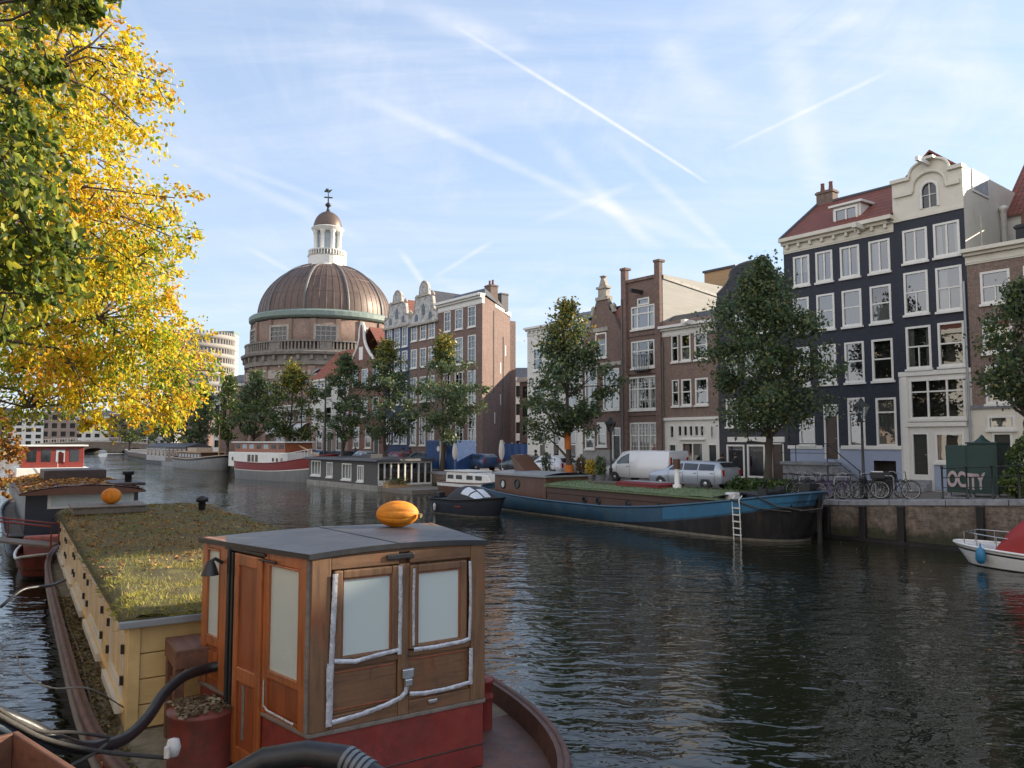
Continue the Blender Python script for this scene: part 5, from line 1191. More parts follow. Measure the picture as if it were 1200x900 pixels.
for y in range(-60, 340, 34):
    x = eg(max(0, y)) - 20
    while x > -140:
        bl.append((x + rb_.uniform(-12, 12), y + rb_.uniform(-14, 14), rb_.uniform(9.2, 12.5), rb_.uniform(.42, .68), rb_.choice('yyyyyog') if y < 200 else rb_.choice('yygygo'))); x -= rb_.uniform(34, 50)
for p in [(184, 96, 10.5, .28, 'o'), (150, 112, 10.5, .3, 'y'), (205, 232, 10.8, .26, 'o'), (180, 240, 11, .3, 'y'), (212, 282, 11, .25, 'y'), (150, 60, 10, .3, 'y'), (132, 28, 10, .3, 'o'), (165, 150, 10, .25, 'y')]: bl.append(p)
blob_tree('tall bright yellow autumn tree filling the upper left corner', (-9.6, 8.6, 1.6), 12, bl, YP, WS, .076, 330, 31)
edge2 = [(300, 182), (340, 174), (370, 192), (400, 212), (430, 224), (470, 216), (500, 195), (512, 180)]
bl = []
for y in range(300, 476, 26):
    x = interp(edge2, y) - 10
    while x > -70:
        if not (y > 462 and 14 < x < 150):
            bl.append((x + rb_.uniform(-8, 8), y + rb_.uniform(-10, 10), rb_.uniform(15, 20), rb_.uniform(.5, .8), rb_.choice('yoggyg') if x < 150 else rb_.choice('yoygo'))); 
        x -= rb_.uniform(30, 44)
for p in [(112, 488, 15, .24, 'y'), (100, 496, 15, .16, 'y'), (165, 484, 17, .34, 'o'), (195, 488, 17, .28, 'g'), (200, 352, 16, .26, 'o'), (222, 462, 18, .35, 'o'), (208, 372, 17, .22, 'y')]: bl.append(p)
blob_tree('yellow and green tree hanging low over the water behind the tall yellow one', (-14.5, 15.5, 1.5), 10, bl, YP, WS, .10, 260, 32)
bl = [(x + rb_.uniform(-6, 6), y + rb_.uniform(-6, 6), rb_.uniform(20, 24), rb_.uniform(.3, .5), rb_.choice('oob')) for y in range(495, 595, 20) for x in range(-50, 14 if y < 560 else 4, 24)]
YB = [(.36, .2, .05), (.3, .14, .04), (.2, .16, .05), (.12, .12, .04), (.4, .16, .03), (.45, .3, .05)]
blob_tree('low rust brown tree leaning over the moored boats at the left edge', (-17.5, 20, 1.5), 5, bl, YB, WS, .13, 200, 33)
gp = [(.11, .16, .03), (.15, .2, .035), (.22, .26, .04), (.08, .125, .03), (.62, .52, .04), (.42, .42, .05)]
WG = {'d': [4, 3, 2, 3, .5, .8], 'l': [2, 2, 3, 1, 3, 2.5]}
bl = []
for y in range(30, 350, 26):
    x = 34 if y < 250 else 70
    while x > -120:
        bl.append((x - 20 + rb_.uniform(-16, 10), y + rb_.uniform(-10, 10), rb_.uniform(5.6, 7.2), rb_.uniform(.26, .4), rb_.choice('dddl'))); x -= rb_.uniform(36, 50)
for p in [(88, -4, 5.5, .16, 'd'), (112, -6, 5.6, .13, 'd'), (70, -14, 5.6, .25, 'd'), (60, 2, 5.8, .15, 'l'), (80, 300, 6.6, .2, 'd'), (55, 90, 6.4, .16, 'd')]: bl.append(p)
blob_tree('green leafed tree in front of the yellow one at the left edge', (-8.6, 4.8, 1.7), 10, bl, gp, WG, .092, 240, 34, tr=.22)
# ================================================================ boats
class Fr:
    """boat frame: origin at the waterline, x along the boat"""
    def __init__(s, O, fwd):
        s.O = Vector((O[0], O[1], 0)); f = Vector((fwd[0], fwd[1], 0)).normalized(); s.f = f; s.l = Vector((-f.y, f.x, 0)); s.rot = math.atan2(f.y, f.x)
    def at(s, px, py, y=0.0):
        r = ray(px, py); k = ((s.O + s.l * y - CAM).dot(s.l)) / r.dot(s.l); P = CAM + r * k; d = P - s.O; return d.dot(s.f), P.z
    def loc(s, P): d = Vector(P) - s.O; return d.dot(s.f), d.dot(s.l), P[2]
def hull_parts(par, L_, B_, sheer, bands, mats, bow=(6, 2), stern=(8, 2), flare=None, rake=.0, deck=None, deckz=None, n=48, bow_pow=4, rail=None, railm='barge_black', names='hull'):
    """lofted hull: bands = level functions from keel to sheer (t in -1..1), flare = width factor per level; returns (hull object, half width function)"""
    def hb(t):
        p, q = bow if t > 0 else stern; return B_ / 2 * max(0, 1 - abs(t) ** p) ** (1 / q)
    lv = bands + [sheer]; fl = flare or [.9 + .1 * i / (len(lv) - 1) for i in range(len(lv))]
    ts = [math.sin(math.pi / 2 * (-1 + 2 * i / n)) for i in range(n + 1)]
    mb = MB()
    def pt(j, t, sg):
        z = lv[j](t); f = fl[j]; rk = rake * max(0, t) ** bow_pow * (z if z > 0 else z)
        k = 1 - (1 - f) * .5; return (t * L_ / 2 * k + rk, sg * hb(t) * f, z)
    for j in range(len(lv) - 1):
        for sg in (1, -1):
            for a, b in zip(ts, ts[1:]):
                q = [pt(j, a, sg), pt(j, b, sg), pt(j + 1, b, sg), pt(j + 1, a, sg)]
                mb.quad(*(q if sg < 0 else q[::-1]), j)
    mb.smooth = True; mb.sm = [True] * len(mb.f)
    h = mb.build(names, mats, par, fixn=True)
    if rail:
        m2 = MB()
        for sg in (1, -1): m2.tube([Vector(pt(len(lv) - 1, t, sg)) for t in ts], rail, 6)
        m2.build('rub_rail', railm, h)
    if deck:
        m3 = MB(); dz = deckz or (lambda t: sheer(t) - .12); J = len(lv) - 1
        for a, b in zip(ts, ts[1:]):
            pa, pb = pt(J, a, 1), pt(J, b, 1); k = .985; m3.quad((pa[0], -pa[1] * k, dz(a)), (pb[0], -pb[1] * k, dz(b)), (pb[0], pb[1] * k, dz(b)), (pa[0], pa[1] * k, dz(a)))
        m3.build('deck', deck, par)
    return h, hb, pt
C0 = lambda v: (lambda t: v)
def porthole(mb, x, y, z, r, sgn=-1):
    """ring on a side wall facing y*sgn"""
    pts = [(x + r * math.cos(a * .3927), y, z + r * math.sin(a * .3927)) for a in range(17)]; mb.tube(pts, r * .18, 6)
def disc(mb, x, y, z, r, m=0, n=16): mb.add([(x + r * math.cos(2 * math.pi * i / n), y, z + r * math.sin(2 * math.pi * i / n)) for i in range(n)], [list(range(n))], m)
# --- long blue barge
s_b = on_n(948, 600, 27.3)[0]; s_s = on_n(577, 600, 29.2)[0]; Pb, Ps = W(s_b, 27.3), W(s_s, 29.2)
fr = Fr((Pb + Ps) / 2, Pb - Ps); LB = (Pb - Ps).length; BB = 4.3
t_ = thing('barge', 'long blue and black barge with green roof and white ladder on its side', 'barge', fr.O, fr.rot); BLUE = t_
sheer = lambda t: .78 + (.45 * abs(min(0, t + .25)) ** 1.6 * 1.4 if t < -.25 else 0) + (1.12 * max(0, (t - .1) / .9) ** 1.7)
zbk = lambda t: .1 + 1.3 * max(0, (t - .05) / .95) ** 1.9
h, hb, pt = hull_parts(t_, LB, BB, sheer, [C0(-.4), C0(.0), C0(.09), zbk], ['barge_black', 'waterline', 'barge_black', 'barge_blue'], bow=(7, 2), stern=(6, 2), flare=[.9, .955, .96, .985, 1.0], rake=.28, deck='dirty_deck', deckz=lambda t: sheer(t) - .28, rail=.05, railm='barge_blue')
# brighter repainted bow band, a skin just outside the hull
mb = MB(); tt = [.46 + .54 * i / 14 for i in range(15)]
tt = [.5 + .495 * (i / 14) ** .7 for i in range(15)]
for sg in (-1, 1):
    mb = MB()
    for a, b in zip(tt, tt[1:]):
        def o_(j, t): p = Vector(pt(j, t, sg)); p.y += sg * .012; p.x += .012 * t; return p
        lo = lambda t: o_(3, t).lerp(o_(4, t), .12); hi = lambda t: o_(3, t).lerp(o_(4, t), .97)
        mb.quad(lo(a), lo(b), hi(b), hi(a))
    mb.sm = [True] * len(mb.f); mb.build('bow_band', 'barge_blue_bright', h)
# coaming, roof
ys = -1.55
x0 = fr.at(641, 585, ys)[0]; x1 = fr.at(843, 585, ys)[0]; zr = fr.at(760, 577, ys)[1]
mb = MB(); mb.box(x0, x1, ys, -ys, .45, zr - .1); mb.box(x0 + .003, x1 + .02, ys - .04, -ys + .04, zr - .42, zr - .09); cm = mb.build('coaming', 'brown_panel', t_, .02)
for px in (684, 700, 735, 772, 808):
    xx, zz = fr.at(px, 586, ys - .05); m2 = MB(); porthole(m2, xx, ys - .02, .92, .15); po = m2.build('porthole', 'black_metal', cm); m2 = MB(); disc(m2, xx, ys - .012, .92, .14); m2.build('pane', 'car_glass', po)
mb = MB()
def roofp(u, v):
    x = x0 - .05 + (x1 - x0 + .1) * u; y = (ys - .18) * (1 - 2 * v); return (x, y, zr + .16 * (1 - (2 * v - 1) ** 2) + .03 * mnoise.noise((x * .9, y * .9, 1)) )
mb.grid(roofp, 60, 14); mb.box(x0 - .04, x1 + .04, ys - .17, -ys + .17, zr - .095, zr - .012)
rf = mb.build('roof', 'roof_green', t_)
rng = np.random.default_rng(5); n_ = 5000; P_ = np.column_stack([rng.uniform(x0, x1, n_), rng.uniform(ys - .15, -ys + .15, n_), np.zeros(n_)]); P_[:, 2] = zr + .15 * (1 - (P_[:, 1] / 1.75) ** 2)
scatter_mesh('sod', 'blade', P_, unit(rng.normal(size=(n_, 3)) * .6 + [0, 0, 1]), rng.uniform(.06, .16, n_), leaf_cols(rng, n_, [(.1, .16, .08), (.15, .2, .1), (.2, .2, .09), (.25, .16, .07)], [4, 4, 2, 1]), 'blade', t_, kind='stuff')
xa = fr.at(735, 568, 0)[0]; xb = fr.at(786, 566, 0)[0]
mb = MB(); mb.box(xa, xb, -.75, .75, zr + .12, zr + .27); mb.hexa([(xa - .05, -.8, zr + .27), (xb + .05, -.8, zr + .27), (xb + .05, .8, zr + .27), (xa - .05, .8, zr + .27), (xa + .1, -.5, zr + .36), (xb - .1, -.5, zr + .36), (xb - .1, .5, zr + .36), (xa + .1, .5, zr + .36)]); sk = mb.build('skylight', 'ship_red', t_, .015); mb = MB(); mb.box(xa + .15, xb - .15, -.48, .48, zr + .362, zr + .37); mb.build('pane', 'zinc', sk)
xa = fr.at(700, 570, 0)[0]; mb = MB(); mb.box(xa, xa + 2.4, -.6, .6, zr + .12, zr + .24); mb.build('hatch', 'dirty_deck', t_, .02)
xa, zm = fr.at(793, 538, 0); mb = MB(); mb.lathe([(.2, zr + .1), (.2, zr + .3), (.12, zr + .32), (.12, zr + 1.0)], 12, (xa, 0, 0)); mb.build('mast_stub', 'white_paint', t_); mb = MB(); mb.box(xa - .13, xa + .13, -.1, .1, zr + 1.0, zm); mb.build('tabernacle', 'deckhouse_wood', t_, .01)
# stern deckhouse
yd = -1.45; x2 = fr.at(577.5, 570, yd)[0] + .2; x3 = fr.at(640, 570, yd)[0]; zt = fr.at(610, 556, yd)[1]
mb = MB(); mb.box(x2, x3 - .01, yd, -yd, .5, zt); dh = mb.build('deckhouse', 'deckhouse_wood', t_, .03)
mb = MB(); mb.grid(lambda u, v: (x2 - .15 + (x3 - x2 + .25) * u, (yd - .14) * (1 - 2 * v), zt + .02 + .14 * (1 - (2 * v - 1) ** 2)), 4, 10); mb.box(x2 - .14, x3 + .09, yd - .13, -yd + .13, zt - .08, zt + .015); mb.build('roof', 'zinc', dh)
for px in (589.5, 606):
    xx, zz = fr.at(px, 567, yd); m2 = MB(); porthole(m2, xx, yd - .02, zz, .23); po = m2.build('porthole', 'black_metal', dh); m2 = MB(); disc(m2, xx, yd - .008, zz, .22); m2.build('pane', 'frosted' if px < 600 else 'car_glass', po)
xx = fr.at(617, 548, 0)[0]; mb = MB(); mb.hexa([(xx - .3, -.6, zt + .12), (xx + .75, -.6, zt + .12), (xx + .75, .6, zt + .12), (xx - .3, .6, zt + .12), (xx - .75, -.6, zt + 1.0), (xx - .68, -.6, zt + 1.05), (xx - .68, .6, zt + 1.05), (xx - .75, .6, zt + 1.0)]); mb.build('companionway', 'deckhouse_wood', dh, .02)
# bow: awning over firewood, bulwark post, winch, ladder, lettering, ropes
xa = fr.at(839, 582, ys)[0]; xb = fr.at(893, 574, 0)[0]
mb = MB(); mb.hexa([(xa, -1.75, zr + .0), (xb - .6, -1.55, zr + .1), (xb - .6, 1.5, zr + .1), (xa, 1.5, zr + .05), (xa, -1.75, zr + .04), (xb - .6, -1.55, zr + .14), (xb - .6, 1.5, zr + .14), (xa, 1.5, zr + .09)]); mb.hexa([(xa, -.2, zr + .1), (xb, -.2, zr - .15), (xb, 1.5, zr - .2), (xa, 1.5, zr + .05), (xa, -.2, zr + .2), (xb, -.2, zr + .1), (xb, 1.5, zr + .0), (xa, 1.5, zr + .15)])
aw = mb.build('awning', 'navy_boat', t_)
mb = MB(); rr_ = random.Random(4)
for i in range(60): a = rr_.uniform(0, 3.14); cx = rr_.uniform(xa + .3, xb - .5); cy = rr_.uniform(-1.2, .8); cz = rr_.uniform(.85, zr - .1); mb.tube([(cx - .2 * math.cos(a), cy - .2 * math.sin(a), cz), (cx + .2 * math.cos(a), cy + .2 * math.sin(a), cz + rr_.uniform(-.08, .08))], rr_.uniform(.03, .07), 6)
mb.build('firewood', 'boards_tan', t_, kind='stuff')
mb = MB(); mb.box(xb - .8, xb - .35, -1.3, -.9, .9, 1.75); mb.build('white_jug', 'white_plastic', t_, .05)
xa, z1 = fr.at(856, 592, -2.2); _, z0 = fr.at(853, 635, -2.2); tl = xa / (LB / 2); yh = -hb(tl) - .06
mb = MB()
for sg in (-.17, .17): mb.tube([(xa + sg, yh + .16, z1 + .35), (xa + sg, yh - .02, z1 + .2), (xa + sg, yh, z1), (xa + sg, yh + .05, z0)], .022, 6)
for i in range(6): zz = z0 + (z1 - z0) * i / 5.5; mb.box(xa - .19, xa + .19, yh - .03 + .05 * (1 - i / 5.5), yh + .035 + .05 * (1 - i / 5.5), zz - .022, zz + .022)
mb.build('ladder', 'white_paint', t_)
mb = MB()
def glyph(px, py, pts, sc=.16):
    x_, z_ = fr.at(px, py, -2.05); y_ = -hb(min(.97, x_ / (LB / 2))) - .03
    mb.tube([(x_ + sc * a, y_ + .02 * a, z_ + sc * b) for a, b in pts], .026, 5)
for k, px in enumerate((878, 883, 888, 899, 903)):
    glyph(px, 596 - k * .9, [[(-.8, 1.2), (-.2, -1), (.6, .9), (.2, -.6), (1, -.2)], [(-.6, .9), (.5, .9), (-.3, 0), (.6, -.2), (-.3, -1)], [(.5, 1), (-.5, .4), (.5, -.3), (-.4, -.9)], [(-.6, .2), (.1, 1.1), (.3, -.9), (-.5, -.4), (.8, .3)], [(-.3, 1.1), (-.2, -.8), (.6, -.5), (.5, .4)]][k])
mb.build('name_lettering', 'barge_black', h)
xbow = pt(4, 1, 1)[0]
mb = MB(); mb.box(xbow - .75, xbow - .28, -.28, .28, 1.1, sheer(1) + .3); mb.box(xbow - .16, xbow - .02, -.07, .07, -.2, sheer(1) + .12); mb.build('bow_post', 'barge_black', t_, .02)
mb = MB(); xw = xbow - 2.2; zw = sheer(.85)
mb.tube([(xw, -.5, zw + .15), (xw, .5, zw + .15)], .16, 10); mb.box(xw - .2, xw + .2, -.6, -.5, zw - .4, zw + .4); mb.box(xw - .2, xw + .2, .5, .6, zw - .4, zw + .4); mb.tube([(xw, -.55, zw + .3), (xw + .5, -.9, zw + .75)], .03, 6); mb.build('winch', 'black_metal', t_)
mb = MB()
for (a, b) in ((.8, .97), (.88, .99)):
    p = Vector(pt(4, a, -1)) + Vector((0, -.05, .05)); q = Vector(pt(3, b, -1)) + Vector((.05, -.1, -.15)); mb.tube([p, p.lerp(q, .5) + Vector((.05, -.22, -.1)), q], .028, 5)
mb.tube([Vector(pt(3, .985, -1)) + Vector((.05, -.1, -.15)), (xbow + .1, -.1, 1.3), (xbow - .05, .3, sheer(1) + .05)], .028, 5); mb.build('rope', 'rope_dark', t_)
def mooring(label, a, b, sag=.25, r=.016, m='rope'):
    a, b = Vector(a), Vector(b); mb = MB(); mb.tube([a.lerp(b, i / 10) - Vector((0, 0, sag * 4 * (i / 10) * (1 - i / 10))) for i in range(11)], r, 5); o = mb.build('mooring_rope', m); o['label'] = label; o['category'] = 'rope'; o['group'] = 'mooring ropes'; return o
p = fr.O + fr.f * (xbow - .5) + fr.l * .3 + Vector((0, 0, 1.75)); mooring('mooring rope from the blue barge bow to the quay by the bicycles', p, W(s_b - .6, 29.8, 1.5), .15)
# --- black tender with tent
pb, ps_ = at_z(582, 606, 0), at_z(518, 599, 0); fr = Fr((pb + ps_) / 2, pb - ps_); LL = (pb - ps_).length * 1.08
t_ = thing('motor_boat', 'dark open motor boat under a black tent with clear windows', 'boat', fr.O, fr.rot)
sh = lambda t: .78 + .22 * max(0, t) ** 1.5
h, hb, pt = hull_parts(t_, LL, 2.1, sh, [C0(-.25), C0(.04), lambda t: sh(t) - .14], ['waterline', 'navy_boat', 'tent_black'], bow=(2.6, 1.6), stern=(14, 2), flare=[.7, .86, .97, 1], rake=.35, bow_pow=3, deck='tent_black', deckz=lambda t: sh(t) - .04, rail=.035)
xm = LL * .5
def tent(u, v):
    x = -LL * .18 + LL * .55 * u; a = math.pi * v; hz_ = (.05 + .68 * math.sin(min(1, u * 3.2) * 1.57) * (1 - max(0, (u - .45) / .55) ** 1.6)); return (x, -.93 * math.cos(a) * (1 - .25 * u ** 3), .74 + hz_ * math.sin(a) ** .6)
mb = MB(); mb.grid(tent, 16, 12); tn = mb.build('tent', 'tent_black', t_, fixn=True)
for (u0, u1, v0, v1) in ((.50, .7, .1, .38), (.73, .92, .1, .38), (.66, .92, .42, .6)):
    mb = MB(); mb.grid(lambda u, v: tuple(Vector(tent(u0 + (u1 - u0) * u, v0 + (v1 - v0) * v)) + Vector((.012, -.03, .014))), 6, 5); mb.build('window', 'tent_clear', tn)
mb = MB(); mb.box(-LL * .52, -LL * .46, -.2, .2, .4, 1.05); mb.box(-LL * .53, -LL * .47, -.1, .1, -.2, .4); mb.build('outboard_motor', 'black_metal', t_, .04)
mb = MB(); mb.lathe([(0, 0), (.07, .05), (.08, .3), (.03, .4)], 8, (-LL * .3, -1.1, .15)); mb.build('fender', 'white_plastic', t_)
mb = MB(); yy = -hb(.1) * .94 - .02; mb.prism([(LL * .02, .42), (LL * .13, .44), (LL * .12, .5), (LL * .03, .48)], yy - .02, yy + .1); mb.build('side_mark', 'ship_red', t_)
# --- brown cruiser between houseboat and barge
P = W(on_n(566, 560, 30.6)[0], 30.6); fr = Fr(P, -SD)
t_ = thing('cabin_cruiser', 'brown hulled cabin cruiser with pale wheelhouse roof behind the tented boat', 'boat', fr.O, fr.rot)
sh = lambda t: 1.05 + .5 * max(0, t) ** 2
h, hb, pt = hull_parts(t_, 8.5, 2.7, sh, [C0(-.3), C0(.1), lambda t: sh(t) - .25], ['waterline', 'deckhouse_wood', 'boat_white'], bow=(2.6, 1.6), stern=(12, 2), flare=[.7, .88, .98, 1], rake=.4, bow_pow=3, deck='boards_tan', rail=.04, railm='deckhouse_wood')
mb = MB(); mb.prism([(-3, 1.0), (2.2, 1.1), (1.7, 1.65), (-.2, 1.7), (-.5, 1.75), (-2.9, 1.75)], -.95, .95); cb = mb.build('cabin', 'boat_white', t_, .05)
for x in (-2.4, -1.4, -.2, .8): mb = MB(); mb.box(x - .35, x + .35, -.965, -.952, 1.28, 1.55); mb.build('window', 'car_glass', cb)
mb = MB(); mb.prism([(-3.1, 1.76), (-.3, 1.76), (-.4, 1.84), (-3.0, 1.84)], -1.05, 1.05); mb.build('roof', 'parasol_cloth', t_, .02)
# --- grey timber houseboat
nh = 29.0; sA, sB = on_n(362, 555, nh)[0], on_n(443, 560, nh)[0]; wL = sA - sB
def zh(px, py): return on_n(px, py, nh)[1]
t_ = thing('houseboat', 'grey timber houseboat with white windows and glazed white end room', 'houseboat', W(sA, nh), ROT_F); zt = zh(443, 541); wd = 4.8
mb = MB(); mb.box(-.15, wL + .15, -.12, wd + .1, -.4, .42); mb.build('hull', 'concrete', t_, .03)
mb = MB(); ops = []
for (a, c, t, b) in ((365, 376, 539.5, 557), (383, 390, 541.5, 559), (401, 412, 543, 562), (419, 426.5, 545, 564)):
    x0, x1 = sA - on_n(a, 550, nh)[0], sA - on_n(c, 550, nh)[0]; ops.append((x0, x1, zh((a + c) / 2, b), zh((a + c) / 2, t)))
m_ = MB(); wall_open(m_, 0, wL, [(.42, zt, 0)], ops, .4, 1); m_.quad((0, wd, .42), (0, 0, .42), (0, 0, zt), (0, wd, zt)); m_.quad((wL, wd, .42), (0, wd, .42), (0, wd, zt), (wL, wd, zt)); m_.quad((wL - .4, 0, .42), (wL - .4, wd, .42), (wL - .4, wd, zt), (wL - .4, 0, zt), 1); m_.build('wall', ['houseboat_grey', 'interior'], t_)
for (x0, x1, z0, z1) in ops: window(t_, x0, x1, z0, z1, 'vv' if x1 - x0 > 1.0 else 'v', 'glass_soft', 4)
Mx = Matrix(((0, -1, 0, wL), (1, 0, 0, 0), (0, 0, 1, 0), (0, 0, 0, 1)))
mb = MB(Mx)      # glazed end: posts, rails; its x runs across the boat
for x in (0, .55, 1.1, 1.75, 2.35, 2.95, 3.6, 4.2, wd): mb.box(max(0, x - .06), min(wd, x + .06), -.05, .07, .42, zt)
mb.box(0, wd, -.04, .06, zt - .15, zt); mb.box(0, 1.75, -.04, .06, .42, .8); mb.box(1.75, wd, -.04, .06, .42, .55); gl = mb.build('glazed_end', 'white_paint', t_)
mb = MB(Mx); mb.quad((0, .02, .5), (wd, .02, .5), (wd, .02, zt - .1), (0, .02, zt - .1)); mb.build('pane', 'glass_soft', gl)
mb = MB(); mb.hexa([(-.35, -.35, zt), (wL + .35, -.35, zt), (wL + .35, wd + .3, zt), (-.35, wd + .3, zt), (-.3, -.3, zt + .16), (wL + .3, -.3, zt + .16), (wL + .3, wd + .25, zt + .22), (-.3, wd + .25, zt + .22)]); mb.box(wL * .55, wL * .55 + 1.6, 1.5, 2.6, zt + .16, zt + .5); mb.build('roof', 'slate', t_, .02)
mb = MB(); mb.box(wL + .16, wL + 4.6, .2, wd - .6, -.3, .3); mb.build('deck_platform', 'plank_grey', t_, .02)
mb = MB()
for i in range(5): mb.box(wL + .4 + i * .1, wL + .48 + i * .1, .3, 2.0, .3, .62 + .04 * i)
mb.box(wL + .3, wL + 1.2, .25, 2.1, .3, .5); mb.build('planter', 'boards_tan', t_)
rng = np.random.default_rng(9); n_ = 700; P_ = rng.normal(size=(n_, 3)) * [.25, .5, .15] + [wL + .75, 1.2, .72]
scatter_mesh('plants', 'leaf_dark', P_, unit(rng.normal(size=(n_, 3))), rng.uniform(.08, .16, n_), leaf_cols(rng, n_, GD[:4] + [(.3, .12, .04)], [2, 2, 2, 2, 1]), 'card', t_, kind='stuff')
# --- red and white converted ship
pb, ps_ = at_z(363, 566.5, 0), at_z(265, 560, 0); ax = (pb - ps_).normalized(); inn = Vector((-ax.y, ax.x, 0)); fr = Fr((pb + ps_) / 2 + inn * 2.1, ax); LL = (pb - ps_).length + .8
t_ = thing('converted_ship', 'red and grey converted ship with white deckhouse and red brown wheelhouse', 'ship', fr.O, fr.rot)
sh = lambda t: 1.65 + .95 * max(0, (t + .1) / 1.1) ** 1.9 + .15 * max(0, -t) ** 2
h, hb, pt = hull_parts(t_, LL, 4.4, sh, [C0(-.4), C0(.0), lambda t: .5 * sh(t), lambda t: .53 * sh(t), lambda t: .57 * sh(t)], ['waterline', 'ship_grey', 'ship_grey', 'ship_white', 'ship_red'], bow=(3.0, 1.7), stern=(6, 2), flare=[.88, .94, .975, .98, .985, 1], rake=.18, deck='dirty_deck', rail=.06, railm='ship_red')
y_ = -1.75; x0 = fr.at(267.5, 540, y_)[0]; x1 = fr.at(337, 540, y_)[0]; zt = fr.at(300, 530, y_)[1]
mb = MB(); mb.box(x0, x1, y_, -y_, 1.2, zt); dh = mb.build('deckhouse', 'ship_white', t_, .06)
for (a, c) in ((290, 293.5), (294.8, 297.5), (299, 302)):
    xa, xb = fr.at(a, 538, y_)[0], fr.at(c, 538, y_)[0]; mb = MB(); mb.box(xa, xb, y_ - .015, y_ - .002, 1.75, zt - .25); mb.build('window', 'car_glass', dh)
for px in (272.5, 320, 324.5, 330): xx = fr.at(px, 539, y_)[0]; mb = MB(); disc(mb, xx, y_ - .01, 2.0, .2); mb.build('porthole', 'car_glass', dh)
x2 = fr.at(275, 525, -1.5)[0]; x3 = fr.at(334, 525, -1.5)[0]; zw = fr.at(305, 517.5, -1.5)[1]
mb = MB(); mb.box(x2, x3, -1.5, 1.5, zt + .002, zw - .12); wh = mb.build('wheelhouse', 'mahogany_dark', t_, .03)
nw = 7
for i in range(nw): xa = x2 + (x3 - x2) * (i + .2) / nw; mb = MB(); mb.box(xa, xa + (x3 - x2) / nw * .62, -1.515, -1.502, zt + .35, zw - .28); mb.build('window', ['glass_pale', 'car_glass'][i in (2, 5)] if False else ('tower_glass' if i in (1, 2, 4) else 'car_glass'), wh)
mb = MB(); mb.box(x2 - .25, x3 + .3, -1.75, 1.75, zw - .118, zw); mb.build('roof', 'ship_white', wh, .02)
mb = MB()
for i in range(12):
    x = x1 - 1 + i * (LL * .5 - 1.5 - x1 + 1) / 11; tt_ = x / (LL / 2); yy = -hb(tt_) * .92; mb.tube([(x, yy, sh(tt_) - .1), (x, yy, sh(tt_) + .75)], .03, 5)
mb.tube([(x1 - 1 + i * (LL * .5 - 1.5 - x1 + 1) / 11, -hb((x1 - 1 + i * (LL * .5 - .5 - x1) / 11) / (LL / 2)) * .92, sh((x1 - 1 + i * (LL * .5 - .5 - x1) / 11) / (LL / 2)) + .75) for i in range(12)], .03, 5); mb.build('railing', 'white_paint', t_)
xx = LL * .42; zt2 = fr.at(365, 443, 0)[1]; mb = MB(); mb.tube([(xx, 0, 1.8), (xx, 0, zt2)], [.13, .06], 8); mb.tube([(xx, 0, zt2 - 1.0), (xx - 1.2, 0, zt2 - .6)], .03, 5); mb.build('mast', 'black_metal', t_)
mb = MB(); mb.tube([(xx - .2, 0, 2.2), (xx - 4.5, 0, 3.4)], .09, 8); mb.tube([(xx, 0, zt2 - .2), (xx - 4.5, 0, 3.4)], .015, 4); mb.build('boom', 'boards_tan', t_)
# --- old grey ship with wooden deck cargo
fr = Fr(W(on_n(240, 545, 34)[0], 33.6), -SD); LL = 19
t_ = thing('old_ship', 'old grey flat ship with brown wooden deckhouse left of the red ship', 'ship', fr.O, fr.rot)
sh = lambda t: 1.45 + .55 * max(0, t) ** 2 + .2 * max(0, -t) ** 2
h, hb, pt = hull_parts(t_, LL, 4.6, sh, [C0(-.4), C0(.15), lambda t: sh(t) - .3], ['waterline', 'ship_grey', 'barge_black'], bow=(3.4, 1.8), stern=(5, 2), flare=[.88, .95, .99, 1], rake=.2, deck='plank_brown', rail=.07, railm='facade_tan')
mb = MB(); mb.box(-6, 4.5, -1.5, 1.5, 1.2, 2.25); dh = mb.build('deckhouse', 'deckhouse_wood', t_, .04)
for i in range(7): mb = MB(); mb.box(-5.4 + i * 1.4, -4.6 + i * 1.4, -1.515, -1.502, 1.6, 2.05); mb.build('window', 'tower_glass', dh)
mb = MB(); mb.box(-6.3, 4.8, -1.75, 1.75, 2.252, 2.36); mb.build('roof', 'boards_tan', dh); mb = MB(); mb.box(-3, 1, -1.1, 1.1, 2.362, 2.9); mb.build('skylight', 'facade_tan', dh, .03)
mb = MB(); mb.tube([(7, 0, 1.5), (7, 0, 6)], [.1, .05], 6); mb.build('mast', 'boards_tan', t_)
# --- two far houseboats
def far_houseboat(label, px, n, L_, B_, hgt, wall, roof, hull, nwin):
    P = W(on_n(px, 540, n)[0], n); t = thing('houseboat', label, 'houseboat', P, ROT_F, 'far houseboats')
    mb = MB(); mb.prism([(-L_ / 2 - .8, -.3), (L_ / 2 + .8, -.3), (L_ / 2 + 1.1, .6), (-L_ / 2 - 1.0, .6)], 0, B_); mb.build('hull', hull, t)
    mb = MB(); mb.box(-L_ / 2, L_ / 2, .3, B_ - .3, .6, hgt); w = mb.build('wall', wall, t)
    for i in range(nwin): x = -L_ / 2 + L_ * (i + .25) / nwin; mb = MB(); mb.box(x, x + L_ / nwin * .5, .27, .298, .6 + (hgt - .6) * .3, .6 + (hgt - .6) * .85); f = mb.build('window', 'white_paint', w); mb = MB(); mb.box(x + .1, x + L_ / nwin * .5 - .1, .255, .268, .7 + (hgt - .6) * .3, .5 + (hgt - .6) * .85); mb.build('pane', 'car_glass', f)
    mb = MB(); mb.prism([(-.1, hgt), (B_ + .1, hgt), (B_ / 2, hgt + .6)], -L_ / 2 - .3, L_ / 2 + .3, 'x'); mb.build('roof', roof, t)
